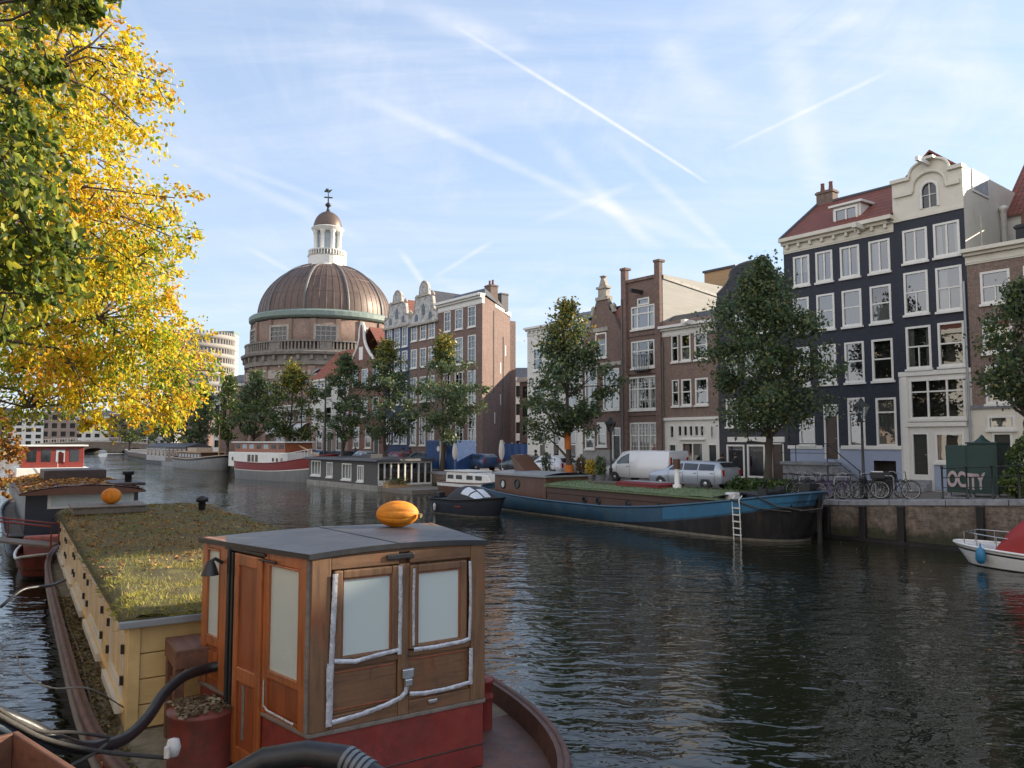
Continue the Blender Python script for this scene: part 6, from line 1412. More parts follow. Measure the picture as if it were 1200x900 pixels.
far_houseboat('dark red brown wooden houseboat just beyond the old grey ship', 203, 33.8, 11, 4.2, 2.9, 'deckhouse_wood', 'slate', 'ship_grey', 5)
far_houseboat('grey and white houseboat farthest up the canal by the bridge', 180, 34.5, 12, 4.4, 2.9, 'facade_grey', 'slate', 'barge_black', 5)
# --- white boat with red canopy at the right edge
pb = at_z(1121, 662, 0); fr0 = Fr(pb, SD); fr = Fr(pb - SD * 3.1 + ND * .9, SD); LL = 6.6
t_ = thing('motor_boat', 'white motor boat under a red canopy with a blue fender at the right edge', 'boat', fr.O, fr.rot)
sh = lambda t: .5 + .14 * max(0, t) ** 1.5
h, hb, pt = hull_parts(t_, LL, 2.3, sh, [C0(-.3), C0(.03), C0(.12), lambda t: sh(t) - .16, lambda t: sh(t) - .1], ['barge_black', 'boat_white', 'boat_white', 'barge_black', 'boat_white'], bow=(3.2, 1.7), stern=(14, 2), flare=[.72, .86, .88, .97, .98, 1], rake=.3, bow_pow=3, deck='boat_white', deckz=lambda t: sh(t) - .03, rail=.04, railm='boat_white')
mb = MB()
def can(u, v):
    x = LL * .31 - LL * .8 * u; a = math.pi * v; k = math.sin(min(1, u * 5.5) * 1.57) ** .8; return (x, 1.05 * math.cos(a) * (1 if u > .1 else .9), sh(0) - .02 + (.12 + 1.0 * k) * math.sin(a) ** .45)
mb.grid(can, 18, 16); mb.build('canopy', 'red_canvas', t_, fixn=True)
mb = MB(); yy = lambda t: hb(t) * .86
pr_ = [(t * LL / 2, sg * yy(t), sh(t) + .38) for sg, tl in ((1, (.45, .6, .75, .9)), (-1, (.9, .75, .6, .45))) for t in tl]
mb.tube([(pr_[0][0] - .2, pr_[0][1], sh(.4))] + pr_ + [(pr_[-1][0] - .2, pr_[-1][1], sh(.4))], .017, 6)
for t in (.6, .78, .92):
    for sg in (1, -1): mb.tube([(t * LL / 2, sg * yy(t), sh(t) - .02), (t * LL / 2, sg * yy(t), sh(t) + .38)], .014, 6)
mb.build('pulpit_rail', 'steel', t_)
mb = MB(); yv = hb(.72) + .1; mb.lathe([(.0, 0), (.09, .03), (.14, .14), (.14, .34), (.09, .46), (.03, .5), (.02, .62)], 12, (LL * .36, yv, .12)); mb.build('fender', 'blue_fender', t_)
# --- left bank boats beyond the yellow one
bd = Vector((-math.sin(R(34)), math.cos(R(34)), 0)); Pn = at_y(98, 590, 27.5); fr = Fr(Vector((Pn.x, Pn.y, 0)) + bd * 7, bd)
t_ = thing('houseboat', 'low dark houseboat with leaf covered roof and pale blue window strip', 'houseboat', fr.O, fr.rot)
sh = lambda t: .7 + .5 * max(0, t) ** 2
h, hb, pt = hull_parts(t_, 17, 4.6, sh, [C0(-.4), C0(.1)], ['barge_black', 'navy_boat'], bow=(4, 2), stern=(20, 3), flare=[.92, .97, 1], deck='dirty_deck', rail=.06)
zt = at_y(98, 574, 27.5).z
mb = MB(); mb.box(-7, 5, -1.75, 1.75, .6, zt - .1); cb = mb.build('cabin', 'navy_boat', t_, .03)
mb = MB(); mb.box(-7.03, -7.002, -1.6, 1.1, zt - .62, zt - .12); f_ = mb.build('window', 'ship_white', cb); mb = MB(); mb.box(-7.045, -7.031, -1.5, 1.0, zt - .54, zt - .2); mb.build('pane', 'frosted', f_)
mb = MB(); mb.grid(lambda u, v: (-7.3 + 12.6 * u, -1.95 + 3.9 * v, zt - .05 + .25 * (1 - (2 * v - 1) ** 2) + .06 * mnoise.noise((u * 12, v * 6, 3))), 40, 14); mb.box(-7.3, 5.3, -1.95, 1.95, zt - .13, zt - .06)
for x_ in (-7.28, 5.25): mb.prism([(-1.93, zt - .06), (1.93, zt - .06)] + [(1.93 - 3.86 * i / 12, zt - .07 + .23 * (1 - (1 - 2 * i / 12) ** 2)) for i in range(13)], x_, x_ + .05, 'x')
mb.build('roof', 'plank_brown', t_)
mb = MB(); mb.box(-6.9, -4.2, -2.0, -.9, zt + .1, zt + .2); mb.box(-2.4, .5, -1.2, 1.0, zt + .2, zt + .55); mb.build('roof_box', 'hull_brown', t_, .02)
mb = MB(); mb.lathe([(.12, zt), (.12, zt + .45), (.2, zt + .47), (.2, zt + .6)], 10, (-6.2, -1.5, 0)); mb.build('stove_pipe', 'black_metal', t_)
def litter(par, name, n, x0, x1, y0, y1, zf, seed, pal=None, w=None, ls=.09, **kw):
    rng = np.random.default_rng(seed); P_ = np.column_stack([rng.uniform(x0, x1, n), rng.uniform(y0, y1, n), np.zeros(n)]); P_[:, 2] = [zf(x, y) + rng.uniform(.005, .03) for x, y in P_[:, :2]]
    D = rng.normal(size=(n, 3)) * [1, 1, .25]; pal = pal or [(.3, .13, .03), (.42, .22, .05), (.2, .09, .03), (.5, .34, .07), (.12, .07, .035)]
    return scatter_mesh(name, 'litter', P_, unit(D), rng.uniform(.6, 1.3, n) * ls, leaf_cols(rng, n, pal, w or [3, 3, 3, 1.5, 2]), 'leaf', par, kind='stuff', **kw)
litter(t_, 'fallen_leaves', 3500, -7.2, 5, -1.9, 1.9, lambda x, y: zt - .04 + .25 * (1 - (y / 1.95) ** 2), 41, ls=.12)
Pn = at_y(62, 560, 47); fr = Fr(Vector((Pn.x, Pn.y, 0)) + bd * 2, bd)
t_ = thing('barge', 'barge with a red wheelhouse and white roof moored at the left far bank', 'barge', fr.O, fr.rot)
sh = lambda t: 1.3 + .4 * max(0, t) ** 2
h, hb, pt = hull_parts(t_, 16, 4.4, sh, [C0(-.4), C0(.3)], ['barge_black', 'ship_grey'], bow=(4, 2), stern=(6, 2), deck='dirty_deck', rail=.06)
z0 = at_y(62, 549, 46).z; z1 = at_y(62, 521.5, 46).z
mb = MB(); mb.box(-2, 3, -1.9, 1.9, 1.1, z0); mb.build('cabin', 'ship_white', t_, .03)
mb = MB(); mb.box(-1.5, 1.5, -1.65, 1.65, z0 + .002, z1 - .1); wh = mb.build('wheelhouse', 'red_paint', t_, .03)
for i in range(4): y = 1.5 - 3.0 * (i + .18) / 4; mb = MB(); mb.box(-1.515, -1.502, y - .48, y, z0 + .35, z1 - .3); mb.build('window', 'car_glass' if i != 2 else 'tower_glass', wh)
mb = MB(); mb.box(-1.75, 1.8, -1.85, 1.85, z1 - .098, z1); mb.build('roof', 'ship_white', wh, .02)
mb = MB(); mb.tube([(-2.2, -.2, z0 - .8), (-2.5, -.2, z0 + 1.0)], .02, 5); fl_ = mb.build('flag_pole', 'white_paint', t_); mb = MB(); mb.grid(lambda u, v: (-2.5 - .1 * u, -.2 - .28 * u, z0 + .95 - .7 * v + .05 * math.sin(u * 5)), 4, 6); mb.build('flag', 'ship_red', fl_)
Pn = at_z(52, 655, .3); fr = Fr(Pn, bd)
t_ = thing('rowing_boat', 'small red rowing boat filled with brown leaves beside the yellow houseboat', 'boat', fr.O, fr.rot)
sh = lambda t: .45 + .25 * abs(t) ** 2
h, hb, pt = hull_parts(t_, 4.4, 1.5, sh, [C0(-.15), C0(.1)], ['barge_black', 'red_paint_worn'], bow=(2.4, 1.6), stern=(8, 2), flare=[.75, .88, 1], rake=.3, deck='soil', deckz=C0(.3), rail=.04, railm='white_plastic')
mb = MB(); mb.prism([(-.5, .3), (.5, .3), (.25, .85), (-.3, .9)], -.5, .5); mb.build('cover', 'red_paint_worn', t_, .06).location = (1.3, 0, 0)
litter(t_, 'fallen_leaves', 900, -2, 1.6, -.6, .6, lambda x, y: .32, 42)
# ================================================================ foreground: yellow houseboat barge with red wheelhouse
u_ = Vector((-math.sin(R(32.7)), math.cos(R(32.7)), 0)); wv = Vector((math.cos(R(32.7)), math.sin(R(32.7)), 0))
O_b = Vector((-4.27, 8.8, 0)) + wv * 1.9; fb = Fr(O_b, u_)
HB = thing('houseboat', 'yellow houseboat barge with grass roof and a weathered red based wooden wheelhouse', 'houseboat', fb.O, fb.rot)
LH, xm_ = 23.0, 6.9
DK = .58
shh = lambda t: .74 + .08 * max(0, (-t - .55) / .45) ** 1.3 + .5 * max(0, (t - .6) / .4) ** 2
h, hb, pt = hull_parts(HB, LH, 4.62, shh, [C0(-.4), C0(.0), C0(.16), lambda t: .62 * shh(t)], ['barge_black', 'hull_brown', 'hull_brown', 'red_paint_worn'], bow=(5, 2), stern=(6.5, 1.8), flare=[.88, .93, .95, .985, 1], rake=.12, rail=.045, railm='rust_deck')
h.location.x = xm_
ts = [math.sin(math.pi / 2 * (-1 + i / 40)) for i in range(81)]
mb = MB()
for sg in (1, -1):
    for a, b in zip(ts, ts[1:]):
        A_, B_ = Vector(pt(4, a, sg)), Vector(pt(4, b, sg)); ia = Vector((A_.x * .992 + xm_, A_.y * .965, A_.z + .02)); ib = Vector((B_.x * .992 + xm_, B_.y * .965, B_.z + .02)); da = Vector((ia.x, ia.y * .985, DK)); db = Vector((ib.x, ib.y * .985, DK))
        A_.x += xm_; B_.x += xm_
        mb.quad(*((ia, ib, db, da) if sg > 0 else (ib, ia, da, db)))
        A_.z += .02; B_.z += .02; mb.quad(A_, B_, ib, ia)
mb.build('bulwark', 'rust_deck', HB)
mb = MB()
for a, b in zip(ts, ts[1:]):
    A_, B_ = pt(4, a, 1), pt(4, b, 1); mb.quad((A_[0] * .992 + xm_, -A_[1] * .95, DK), (B_[0] * .992 + xm_, -B_[1] * .95, DK), (B_[0] * .992 + xm_, B_[1] * .95, DK), (A_[0] * .992 + xm_, A_[1] * .95, DK), 0 if a < -.78 else 1)
mb.build('deck', ['rust_deck', 'mossy_deck'], HB)
mb = MB()
for sg in (1, -1):
    mb.tube([(pt(3, t, sg)[0] + xm_, pt(3, t, sg)[1] * 1.0 + sg * .02, pt(3, t, sg)[2]) for t in ts[4:-4]], .045, 6)
mb.tube([(x, 2.12 + .02 * math.sin(x * 1.3), DK + .02) for x in [-2.3 + .6 * i for i in range(30)]], .02, 6)
mb.build('rub_rail', 'plank_grey', HB)
# --- cabin
ZR = 1.85; X1 = 15.2; YC = 1.9
cab_w = []
mb = MB(); mb.box(.06, X1, -YC + .03, YC - .03, DK, ZR - .06); cab = mb.build('cabin', 'yellow_paint', HB)
mb = MB()
zs_ = [DK + .02, .86, 1.14, 1.42, ZR - .07]
for a, b in zip(zs_, zs_[1:]): mb.box(.0, .055, -YC + .1, YC - .12, a + .006, b - .006)
mb.build('end_plank', 'yellow_paint', cab, .008)
for x, y in ((-.02, YC - .06), (-.02, -YC + .06)):
    mb = MB(); mb.box(x - .01, x + .10, y - .06, y + .07, DK, ZR - .07); mb.build('corner_post', 'yellow_paint', cab, .008)
wins = []
for (a, c, y_) in ((128.5, 145.5, 752), (103.5, 121, 712), (88, 100, 676), (78.5, 87, 650), (71.5, 77.5, 632)):
    xa, xb = fb.at(c, y_, YC)[0], fb.at(a, y_, YC)[0]; wins.append((xa, xb))
mb = MB()
for (a, b) in ((DK + .02, .80), (1.66, ZR - .07)): mb.box(.12, X1, YC - .028, YC + .005, a, b)
edges = [.12] + [v for w_ in wins for v in w_] + [X1]
for a, b in zip(edges[::2], edges[1::2]):
    for z0, z1 in ((.808, 1.08), (1.088, 1.37), (1.378, 1.652)):
        mb.box(a + .004, b - .004, YC - .028, YC, z0, z1)
mb.build('side_plank', 'yellow_paint', cab, .006)
mb = MB(); mb.box(.1, X1, YC - .0, YC + .03, .79, .815); mb.box(.1, X1, YC - .0, YC + .03, 1.645, 1.67); mb.build('batten', 'yellow_paint', cab)
for xa, xb in wins:
    w_ = xb - xa; o = window(cab, 0, w_, 0, .83, 'vv', 'glass_dim', 0, fm='cream_paint'); M = facing((xb, YC - .03, .815), (xa, YC - .03, .815)); o.matrix_basis = M
    for x in (-.07, w_ + .02):
        for z in (.2, .55): m2 = MB(M); m2.box(x, x + .05, -.07, -.035, z, z + .1); m2.build('shutter_hinge', 'iron', cab)
# --- grass roof
mb = MB()
def rz(x, y): return ZR + .05 + .05 * mnoise.noise((x * .8, y * .8, 0)) + .03 * mnoise.noise((x * 3, y * 3, 5)) - .10 * max(0, (abs(y) - 1.75) / .25) ** 2 - .08 * max(0, (.1 - x) / .25) ** 2 + .05 * (1 - (y / 2) ** 2)
mb.grid(lambda u, v: (-.14 + (X1 + .3) * u, -2.0 + 4.0 * v, rz(-.14 + (X1 + .3) * u, -2.0 + 4.0 * v)), 140, 44); mb.box(-.13, X1 + .14, -1.99, 1.99, ZR - .075, ZR - .06)
for (a, b, c, d) in ((-.14, -.14, -2, 2), (X1 + .16, X1 + .16, -2, 2)): mb.quad((a, c, ZR - .07), (b, d, ZR - .07), (b, d, ZR), (a, c, ZR))
mb.quad((-.14, 2, ZR - .07), (X1 + .16, 2, ZR - .07), (X1 + .16, 2, ZR), (-.14, 2, ZR)); rf = mb.build('sod_roof', 'soil', HB)
mb = MB(); mb.box(-.2, -.145, -2.02, 2.02, ZR - .1, ZR - .02); mb.build('gutter', 'zinc', HB, .01)
rng = np.random.default_rng(77); n_ = 85000
x = rng.uniform(0, 1, n_) ** 1.5 * (X1 + .25) - .16; y = rng.uniform(-2.03, 2.03, n_)
cl_ = np.array([mnoise.noise((a * 1.3, b * 1.3, 9)) for a, b in zip(x, y)])
keep = rng.random(n_) < np.clip(.55 + cl_ * 1.1, .12, 1); x, y, cl_ = x[keep], y[keep], cl_[keep]; n_ = len(x)
P_ = np.column_stack([x, y, [rz(a, b) - .01 for a, b in zip(x, y)]])
near = np.clip(1.15 - x / 4.2 + .35 * cl_, 0, 1); C = leaf_cols(rng, n_, [(.46, .40, .07), (.34, .34, .07), (.5, .42, .1), (.2, .22, .055)], [3, 3, 2, 2])  # near-end yellow moss is brightened; sunlight there is partly in the colour
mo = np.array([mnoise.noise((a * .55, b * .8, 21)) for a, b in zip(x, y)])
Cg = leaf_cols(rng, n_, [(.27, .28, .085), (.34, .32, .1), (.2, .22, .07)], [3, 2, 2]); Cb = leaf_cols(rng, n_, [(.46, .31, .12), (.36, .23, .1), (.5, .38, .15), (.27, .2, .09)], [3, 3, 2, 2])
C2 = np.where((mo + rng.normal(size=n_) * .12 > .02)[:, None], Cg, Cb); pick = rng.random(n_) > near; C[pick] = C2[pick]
D = unit(rng.normal(size=(n_, 3)) * .75 + [0, 0, .8]); edge_ = (np.abs(y) > 1.93) | (x < -.08); D[edge_, 2] *= .15; D[edge_, 1] += np.sign(y[edge_]) * .5 * (np.abs(y[edge_]) > 1.93); D = unit(D)
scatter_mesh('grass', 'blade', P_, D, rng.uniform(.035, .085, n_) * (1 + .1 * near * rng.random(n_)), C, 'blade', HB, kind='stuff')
litter(HB, 'fallen_leaves', 2200, 2.5, X1, -1.95, 1.95, rz, 43, [(.28, .13, .05), (.36, .2, .07), (.2, .1, .04), (.44, .3, .1), (.14, .09, .05)], [3, 3, 3, 1, 2], ls=.07)
litter(HB, 'deck_leaves', 1600, -1.6, 9, 1.93, 2.2, lambda x, y: DK + .01, 44, [(.24, .19, .09), (.2, .14, .06), (.3, .2, .07), (.12, .1, .05)], [3, 3, 1, 2], ls=.07)
xa = fb.at(112, 600, 1.2)[0]; mb = MB(); mb.box(xa - .7, xa + .9, .1, 1.75, ZR + .1, ZR + .26); mb.box(xa - .75, xa + .95, .05, 1.8, ZR + .262, ZR + .3); mb.build('hatch', 'plank_grey', HB, .015)
px_, _ = fb.at(223, 592, -1.0)[0], 0; mb = MB(); mb.lathe([(.09, ZR), (.09, ZR + .3), (.16, ZR + .31), (.16, ZR + .42), (.03, ZR + .48)], 12, (min(px_, 14.5), -1.3, 0)); mb.build('stove_pipe', 'black_metal', HB)
# --- wheelhouse
NLc, NRc, FLc, FRc = (-2.86, .78), (-2.86, -.98), (-.73, 1.26), (-.73, -1.46)
ZB, ZT = 1.21, 2.76; HW = ZT - ZB
def inset(k):
    cx = -1.8; return [((x - cx) * k + cx, y * k + (1 - k) * -.1) for x, y in (NLc, NRc, FRc, FLc)]
mb = MB(); mb.prism(inset(1.012)[::-1], DK, ZB, 'z'); cs_ = mb.build('casing', 'red_paint', HB, .015)
mb = MB(); q4 = inset(1.016); mb.tube([(x, y, .80) for x, y in (q4[3], q4[0], q4[1], q4[2])], .008, 5); mb.build('plate_seam', 'hull_brown', cs_)
mb = MB(); mb.prism(inset(.96)[::-1], ZB, ZT, 'z'); wh = mb.build('wheelhouse', 'oak_grey', HB)
mb = MB(); mb.prism([(.78, ZT - .01), (-.98, ZT - .01)] + [(-.98 + 1.76 * i / 12, ZT + .012 + .035 * (1 - (1 - 2 * i / 12) ** 2)) for i in range(13)], -2.875, -2.80, 'x'); mb.build('top_board', 'oak_grey_x', wh)
mb = MB(); mb.prism(inset(1.03)[::-1], ZB - .012, ZB + .03, 'z'); mb.build('flashing', 'plank_grey', wh, .01)
def bx(M, name, mat, boxes, bev=.006, par=None):
    if name in ('stile', 'rail', 'lower_panel', 'panel', 'panel_moulding', 'latch', 'door_track'):
        for b in boxes: m = MB(M); m.box(*b); o = m.build(name, mat, par or wh, bev)
        return o
    m = MB(M)
    for b in boxes: m.box(*b)
    return m.build(name, mat, par or wh, bev)
def ribbon(M, pts, wd, seed=0, y=-.052):
    """crinkled adhesive tape laid along a line on a wall face"""
    rr = random.Random(seed); P = []
    for (a, b) in zip(pts, pts[1:]):
        n = max(2, int(math.dist(a, b) / .025)); P += [(a[0] + (b[0] - a[0]) * i / n, a[1] + (b[1] - a[1]) * i / n) for i in range(n)]
    P.append(pts[-1]); m = MB(M); vs = []
    for i, p in enumerate(P):
        q0 = P[max(0, i - 1)]; q1 = P[min(len(P) - 1, i + 1)]; d = Vector((q1[0] - q0[0], q1[1] - q0[1])).normalized(); nrm = Vector((-d.y, d.x)); w = wd * .8 * (.5 + rr.uniform(-.04, .04)); o = rr.uniform(-.001, .001)
        for k in (-1, -.4, .3, 1): vs.append((p[0] + nrm.x * (w * k + o), y + rr.uniform(-.0014, .0014) - (.003 if abs(k) < .9 else -.002), p[1] + nrm.y * (w * k + o)))
    m.add(vs, [(i * 4 + j, i * 4 + j + 1, i * 4 + j + 5, i * 4 + j + 4) for i in range(len(P) - 1) for j in range(3)], 0, False)
    return m.build('tape', 'duct_tape', wh)
S = facing(NLc + (ZB,), NRc + (ZB,)); Ws = 1.76; e = .003
# stern face: stiles, rails, panels, two windows
gl = [(.275, .755, .655, 1.345), (1.025, 1.49, .665, 1.335)]
bx(S, 'stile', 'oak_grey', [(-.015, .165, -.035, .05, .03, HW), (.83, .94, -.03, .05, .03, HW - .12), (Ws - .15, Ws + .015, -.035, .05, .03, HW)], .008)
bx(S, 'rail', 'oak_grey_x', [(.166, .829, -.028, .045, HW - .12, HW), (.941, Ws - .151, -.028, .045, HW - .12, HW), (.166, .829, -.028, .045, .545, .60), (.941, Ws - .151, -.028, .045, .555, .61), (.166, .829, -.028, .045, .03, .15), (.941, Ws - .151, -.028, .045, .03, .15)], .008)
bx(S, 'lower_panel', 'oak_grey_x', [(.17, .825, -.004, .04, .152, .543), (.945, Ws - .155, -.004, .04, .152, .553)])
bx(S, 'panel_moulding', 'mahogany_dark', [(.2, .80, -.012, -.0045, .505, .52), (.2, .8, -.012, -.0045, .18, .195), (.98, Ws - .2, -.012, -.0045, .515, .53)])
for (a, b, c, d) in gl:
    fo = bx(S, 'window', 'oak_grey', [(a - .085, a - .0, -.045, .03, c - .04, d + .075), (b, b + .07, -.045, .03, c - .04, d + .075), (a, b, -.045, .03, d, d + .075), (a, b, -.045, .03, c - .04, c)], .012)
    m = MB(S); m.quad((a, -.012, c), (b, -.012, c), (b, -.012, d), (a, -.012, d)); m.build('pane', 'frosted', fo)
    bx(S, 'bead', 'mahogany_dark', [(a, a + .012, -.03, -.011, c, d), (b - .012, b, -.03, -.011, c, d), (a + .012, b - .012, -.03, -.011, d - .012, d)], 0, fo)
for k, (p, w_) in enumerate([([(.2, 1.40), (.185, .95), (.175, .62), (.165, .2)], .06), ([(.2, .63), (.4, .60), (.62, .625), (.82, .64)], .05), ([(.835, .6), (.84, 1.0), (.835, 1.42)], .05), ([(.16, .62), (.165, .3), (.16, .07)], .075), ([(.19, .1), (.45, .12), (.7, .16), (.85, .20), (.9, .24), (.94, .40)], .055),
                             ([(.98, .66), (.975, 1.1), (.98, 1.38)], .035), ([(.98, .62), (1.2, .615), (1.5, .625), (1.59, .64)], .05), ([(1.585, .63), (1.6, 1.0), (1.59, 1.4)], .04), ([(.94, .22), (1.1, .2), (1.35, .2), (1.6, .22)], .05), ([(1.6, .2), (1.605, .55)], .055)]): ribbon(S, p, w_, k)
m = MB(S); m.lathe([(.0, -.04), (.05, -.035), (.06, 0)], 10, (0, 0, 0)); 
bx(S, 'latch', 'steel', [(.86, .98, -.075, -.036, .37, .46), (.88, .96, -.09, -.04, .30, .37), (1.14, 1.24, -.05, -.03, .09, .13)], .012)
bx(S, 'vent', 'black_metal', [(.7, .98, -.05, -.03, HW - .075, HW - .02)], .01)
# port face: window, open door with dark jamb, far window
P_ = facing(FLc + (ZB,), NLc + (ZB,)); Wp = 2.183
bx(P_, 'stile', 'mahogany', [(0, .11, -.03, .05, .02, HW), (.43, .60, -.03, .05, .02, HW), (1.36, 1.45, -.03, .05, .02, HW), (2.03, Wp - .0, -.032, .05, .02, HW)], .008)
bx(P_, 'rail', 'mahogany', [(.111, .429, -.024, .045, HW - .1, HW), (.601, 1.359, -.024, .045, HW - .08, HW), (1.451, 2.029, -.024, .045, HW - .12, HW), (.111, .429, -.024, .045, .44, .53), (1.451, 2.029, -.024, .045, .36, .42), (1.451, 2.029, -.024, .045, .02, .06)], .008)
bx(P_, 'lower_panel', 'mahogany_dark', [(.112, .428, -.002, .04, .02, .438), (1.452, 2.028, -.002, .04, .062, .358)])
bx(P_, 'raised_panel', 'mahogany', [(.16, .38, -.014, -.003, .1, .38)], .01)
for (a, b, c, d) in ((.135, .405, .55, 1.43), (1.475, 2.01, .44, 1.41)):
    fo = bx(P_, 'window', 'mahogany', [(a - .022, a, -.036, .03, c - .02, d + .02), (b, b + .022, -.036, .03, c - .02, d + .02), (a, b, -.036, .03, d, d + .02), (a, b, -.036, .03, c - .02, c)], .006)
    m = MB(P_); m.quad((a, -.008, c), (b, -.008, c), (b, -.008, d), (a, -.008, d)); m.build('pane', 'frosted', fo)
bx(P_, 'door_gap', 'interior', [(.605, .80, -.03, .03, -.6, HW - .09)], 0)
bx(P_, 'door_track', 'black_metal', [(.64, .69, -.06, -.031, -.62, HW - .05), (.73, .76, -.055, -.031, -.62, HW - .09), (.56, 1.4, -.05, -.031, HW - .07, HW - .04), (1.30, 1.62, -.06, -.036, HW - .11, HW - .09)], .005)
dr = bx(P_, 'door', 'mahogany', [(.80, .89, -.055, -.02, -.58, HW - .085), (1.27, 1.36, -.055, -.02, -.58, HW - .085), (.891, 1.269, -.055, -.02, HW - .2, HW - .086), (.891, 1.269, -.055, -.02, .22, .36), (.891, 1.269, -.055, -.02, -.58, -.4)], .008)
bx(P_, 'panel', 'mahogany_dark', [(.89, 1.27, -.035, -.025, -.4, .22), (.89, 1.27, -.035, -.025, .36, HW - .2)], .004, dr)
bx(P_, 'door_plate', 'plank_grey', [(1.0, 1.05, -.045, -.036, -.32, .2)], .003, dr)
ribbon(P_, [(1.42, .34), (1.42, .1), (1.5, .07), (1.98, .06)], .035, 31, -.04)
bx(P_, 'corner_strip', 'plank_grey', [(Wp - .03, Wp + .012, -.045, .01, .0, HW - .02)], .006)
m = MB(P_); m.tube([(.50, -.04, 1.33), (.50, -.12, 1.38), (.50, -.17, 1.35)], .02, 6); m.lathe([(.035, 0), (.055, -.04), (.09, -.14)], 12, (.50, -.17, 1.36)); m.build('wall_lamp', 'black_metal', wh)
bx(facing(NRc + (ZB,), FRc + (ZB,)), 'starboard_panel', 'oak_grey', [(0, 2.18, -.02, .03, .03, HW)])
# roof
ro = inset(1.05); c0, c1, c2, c3 = [Vector((x, y, 0)) for x, y in ro]    # near-left, near-right, far-right, far-left
mb = MB()
def rp(u, v, dz=0): p = c0.lerp(c1, v).lerp(c3.lerp(c2, v), u); p.z = ZT + .035 + .04 * (1 - (2 * v - 1) ** 2) + dz - .05 * u; return p
mb.grid(lambda u, v: rp(u, v), 24, 24); rf = mb.build('wheelhouse_roof', 'bitumen', HB)
mb = MB(); n = 24
for (f) in ((lambda t, d: rp(0, t, d)), (lambda t, d: rp(t, 1, d)), (lambda t, d: rp(1, 1 - t, d)), (lambda t, d: rp(1 - t, 0, d))):
    for i in range(n): a, b = i / n, (i + 1) / n; mb.quad(f(a, .004), f(b, .004), f(b, -.045), f(a, -.045))
pass; mb.build('edge_trim', 'black_metal', rf)
mb = MB(); [mb.quad(rp(i / 10, .47, .005), rp((i + 1) / 10, .47, .005), rp((i + 1) / 10, .53, .005), rp(i / 10, .53, .005)) for i in range(10)]; mb.box(*[0] * 6) if False else None
mb.build('seam', 'slate', rf)
# casing tank, timber box, uprights, bollards on the stern
mb = MB(); mb.lathe([(.32, DK), (.32, 1.08), (.335, 1.1), (.335, 1.13), (.0, 1.17)], 24, (-1.3, 1.36, 0)); tk = mb.build('tank', 'red_paint_worn', HB, 0)
litter(HB, 'tank_leaves', 420, -1.6, -1.02, 1.08, 1.64, lambda x, y: 1.15, 45, [(.3, .24, .15), (.2, .15, .09), (.12, .1, .06), (.4, .33, .22)], [3, 3, 2, 1], ls=.06)
mb = MB(); mb.box(-.9, -.22, 1.2, 1.56, 1.42, 1.62); mb.build('timber_box', 'plank_brown', HB, .012)
mb = MB(); mb.box(-.86, -.76, 1.46, 1.56, DK, 1.418); mb.box(-.4, -.3, 1.46, 1.56, DK, 1.418); mb.box(-.758, -.402, 1.49, 1.53, 1.12, 1.25); mb.build('timber_stand', 'plank_brown', HB, .01)
for (x, y) in ((-2.0, -1.52),): mb = MB(); mb.lathe([(.09, DK), (.09, 1.08), (.11, 1.09), (.11, 1.13), (.0, 1.15)], 16, (x, y, 0)); mb.box(x - .16, x + .16, y - .02, y + .14, .95, .99); mb.build('bollard', 'red_paint', HB)
mb = MB(); mb.lathe([(.1, DK), (.1, .95), (.13, .97), (.13, 1.0), (0, 1.02)], 14, (-3.15, 1.3, 0)); mb.build('bollard', 'rust_deck', HB)
# rope coil on the port bollard and a white-red float
mb = MB(); rr = random.Random(8)
q = fb.loc(at_y(205, 886, 6.75)); qx, qy, qz = q
for k in range(26):
    a0 = rr.uniform(0, 6.28); r_ = rr.uniform(.08, .17); tl = rr.uniform(-.5, .5); pts = [(qx + r_ * math.cos(a0 + a * .45), qy + r_ * math.sin(a0 + a * .45), qz - .02 + .022 * (k % 6) + tl * r_ * math.cos(a * .45)) for a in range(14)]; mb.tube(pts, .016, 6)
o = mb.build('rope_coil', 'rope_dark'); o['label'] = 'tangled dark rope coil on the barge side deck beside the red tank'; o['category'] = 'rope'
mb = MB(); q2 = at_y(203, 876, 6.7); mb.lathe([(0, -.08), (.045, -.065), (.062, 0), (.045, .065), (0, .08)], 14, q2); mb.box(q2.x - .02, q2.x + .02, q2.y - .13, q2.y - .1, q2.z - .04, q2.z + .05); o = mb.build('mooring_float', 'white_plastic'); o['label'] = 'white scuffed float resting on the tangled rope coil'; o['category'] = 'float'
# --- pumpkins
def pumpkin(name, label, P, rx, ry, rz_, ribs, depth, stem=True, rot=0):
    t = thing(name, label, 'pumpkin', P, rot); mb = MB(); nu, nv = 80, 30; vs = []
    def f(u, v):
        a = 2 * math.pi * u; b = math.pi * (v - .5); k = 1 - depth * (abs(math.sin(a * ribs / 2)) ** .6 < .5) * 0 - depth * (1 - abs(math.sin(a * ribs / 2)) ** .5) * math.cos(b)
        return (rx * k * math.cos(b) * math.cos(a) * (1 + .03 * math.sin(2 * a + 1)), ry * k * math.cos(b) * math.sin(a), rz_ * math.sin(b) * (1 - .12 * math.cos(b) * 0) + rz_)
    mb.grid(f, nu, nv); bd_ = mb.build('flesh', 'pumpkin', t, fixn=True)
    if stem: mb = MB(); mb.tube([(0, 0, rz_ * 1.9), (.01, 0, rz_ * 2.1), (.04, .01, rz_ * 2.25)], [.035, .025, .03], 7); mb.build('stem', 'stem_brown', t)
    return t, bd_
Pp = fb.O + fb.f * -1.2 + fb.l * -.80
t_, b_ = pumpkin('pumpkin', 'large oblong orange pumpkin lying on the wheelhouse roof', (Pp.x, Pp.y, ZT + .012), .155, .165, .25, 10, .07, False)
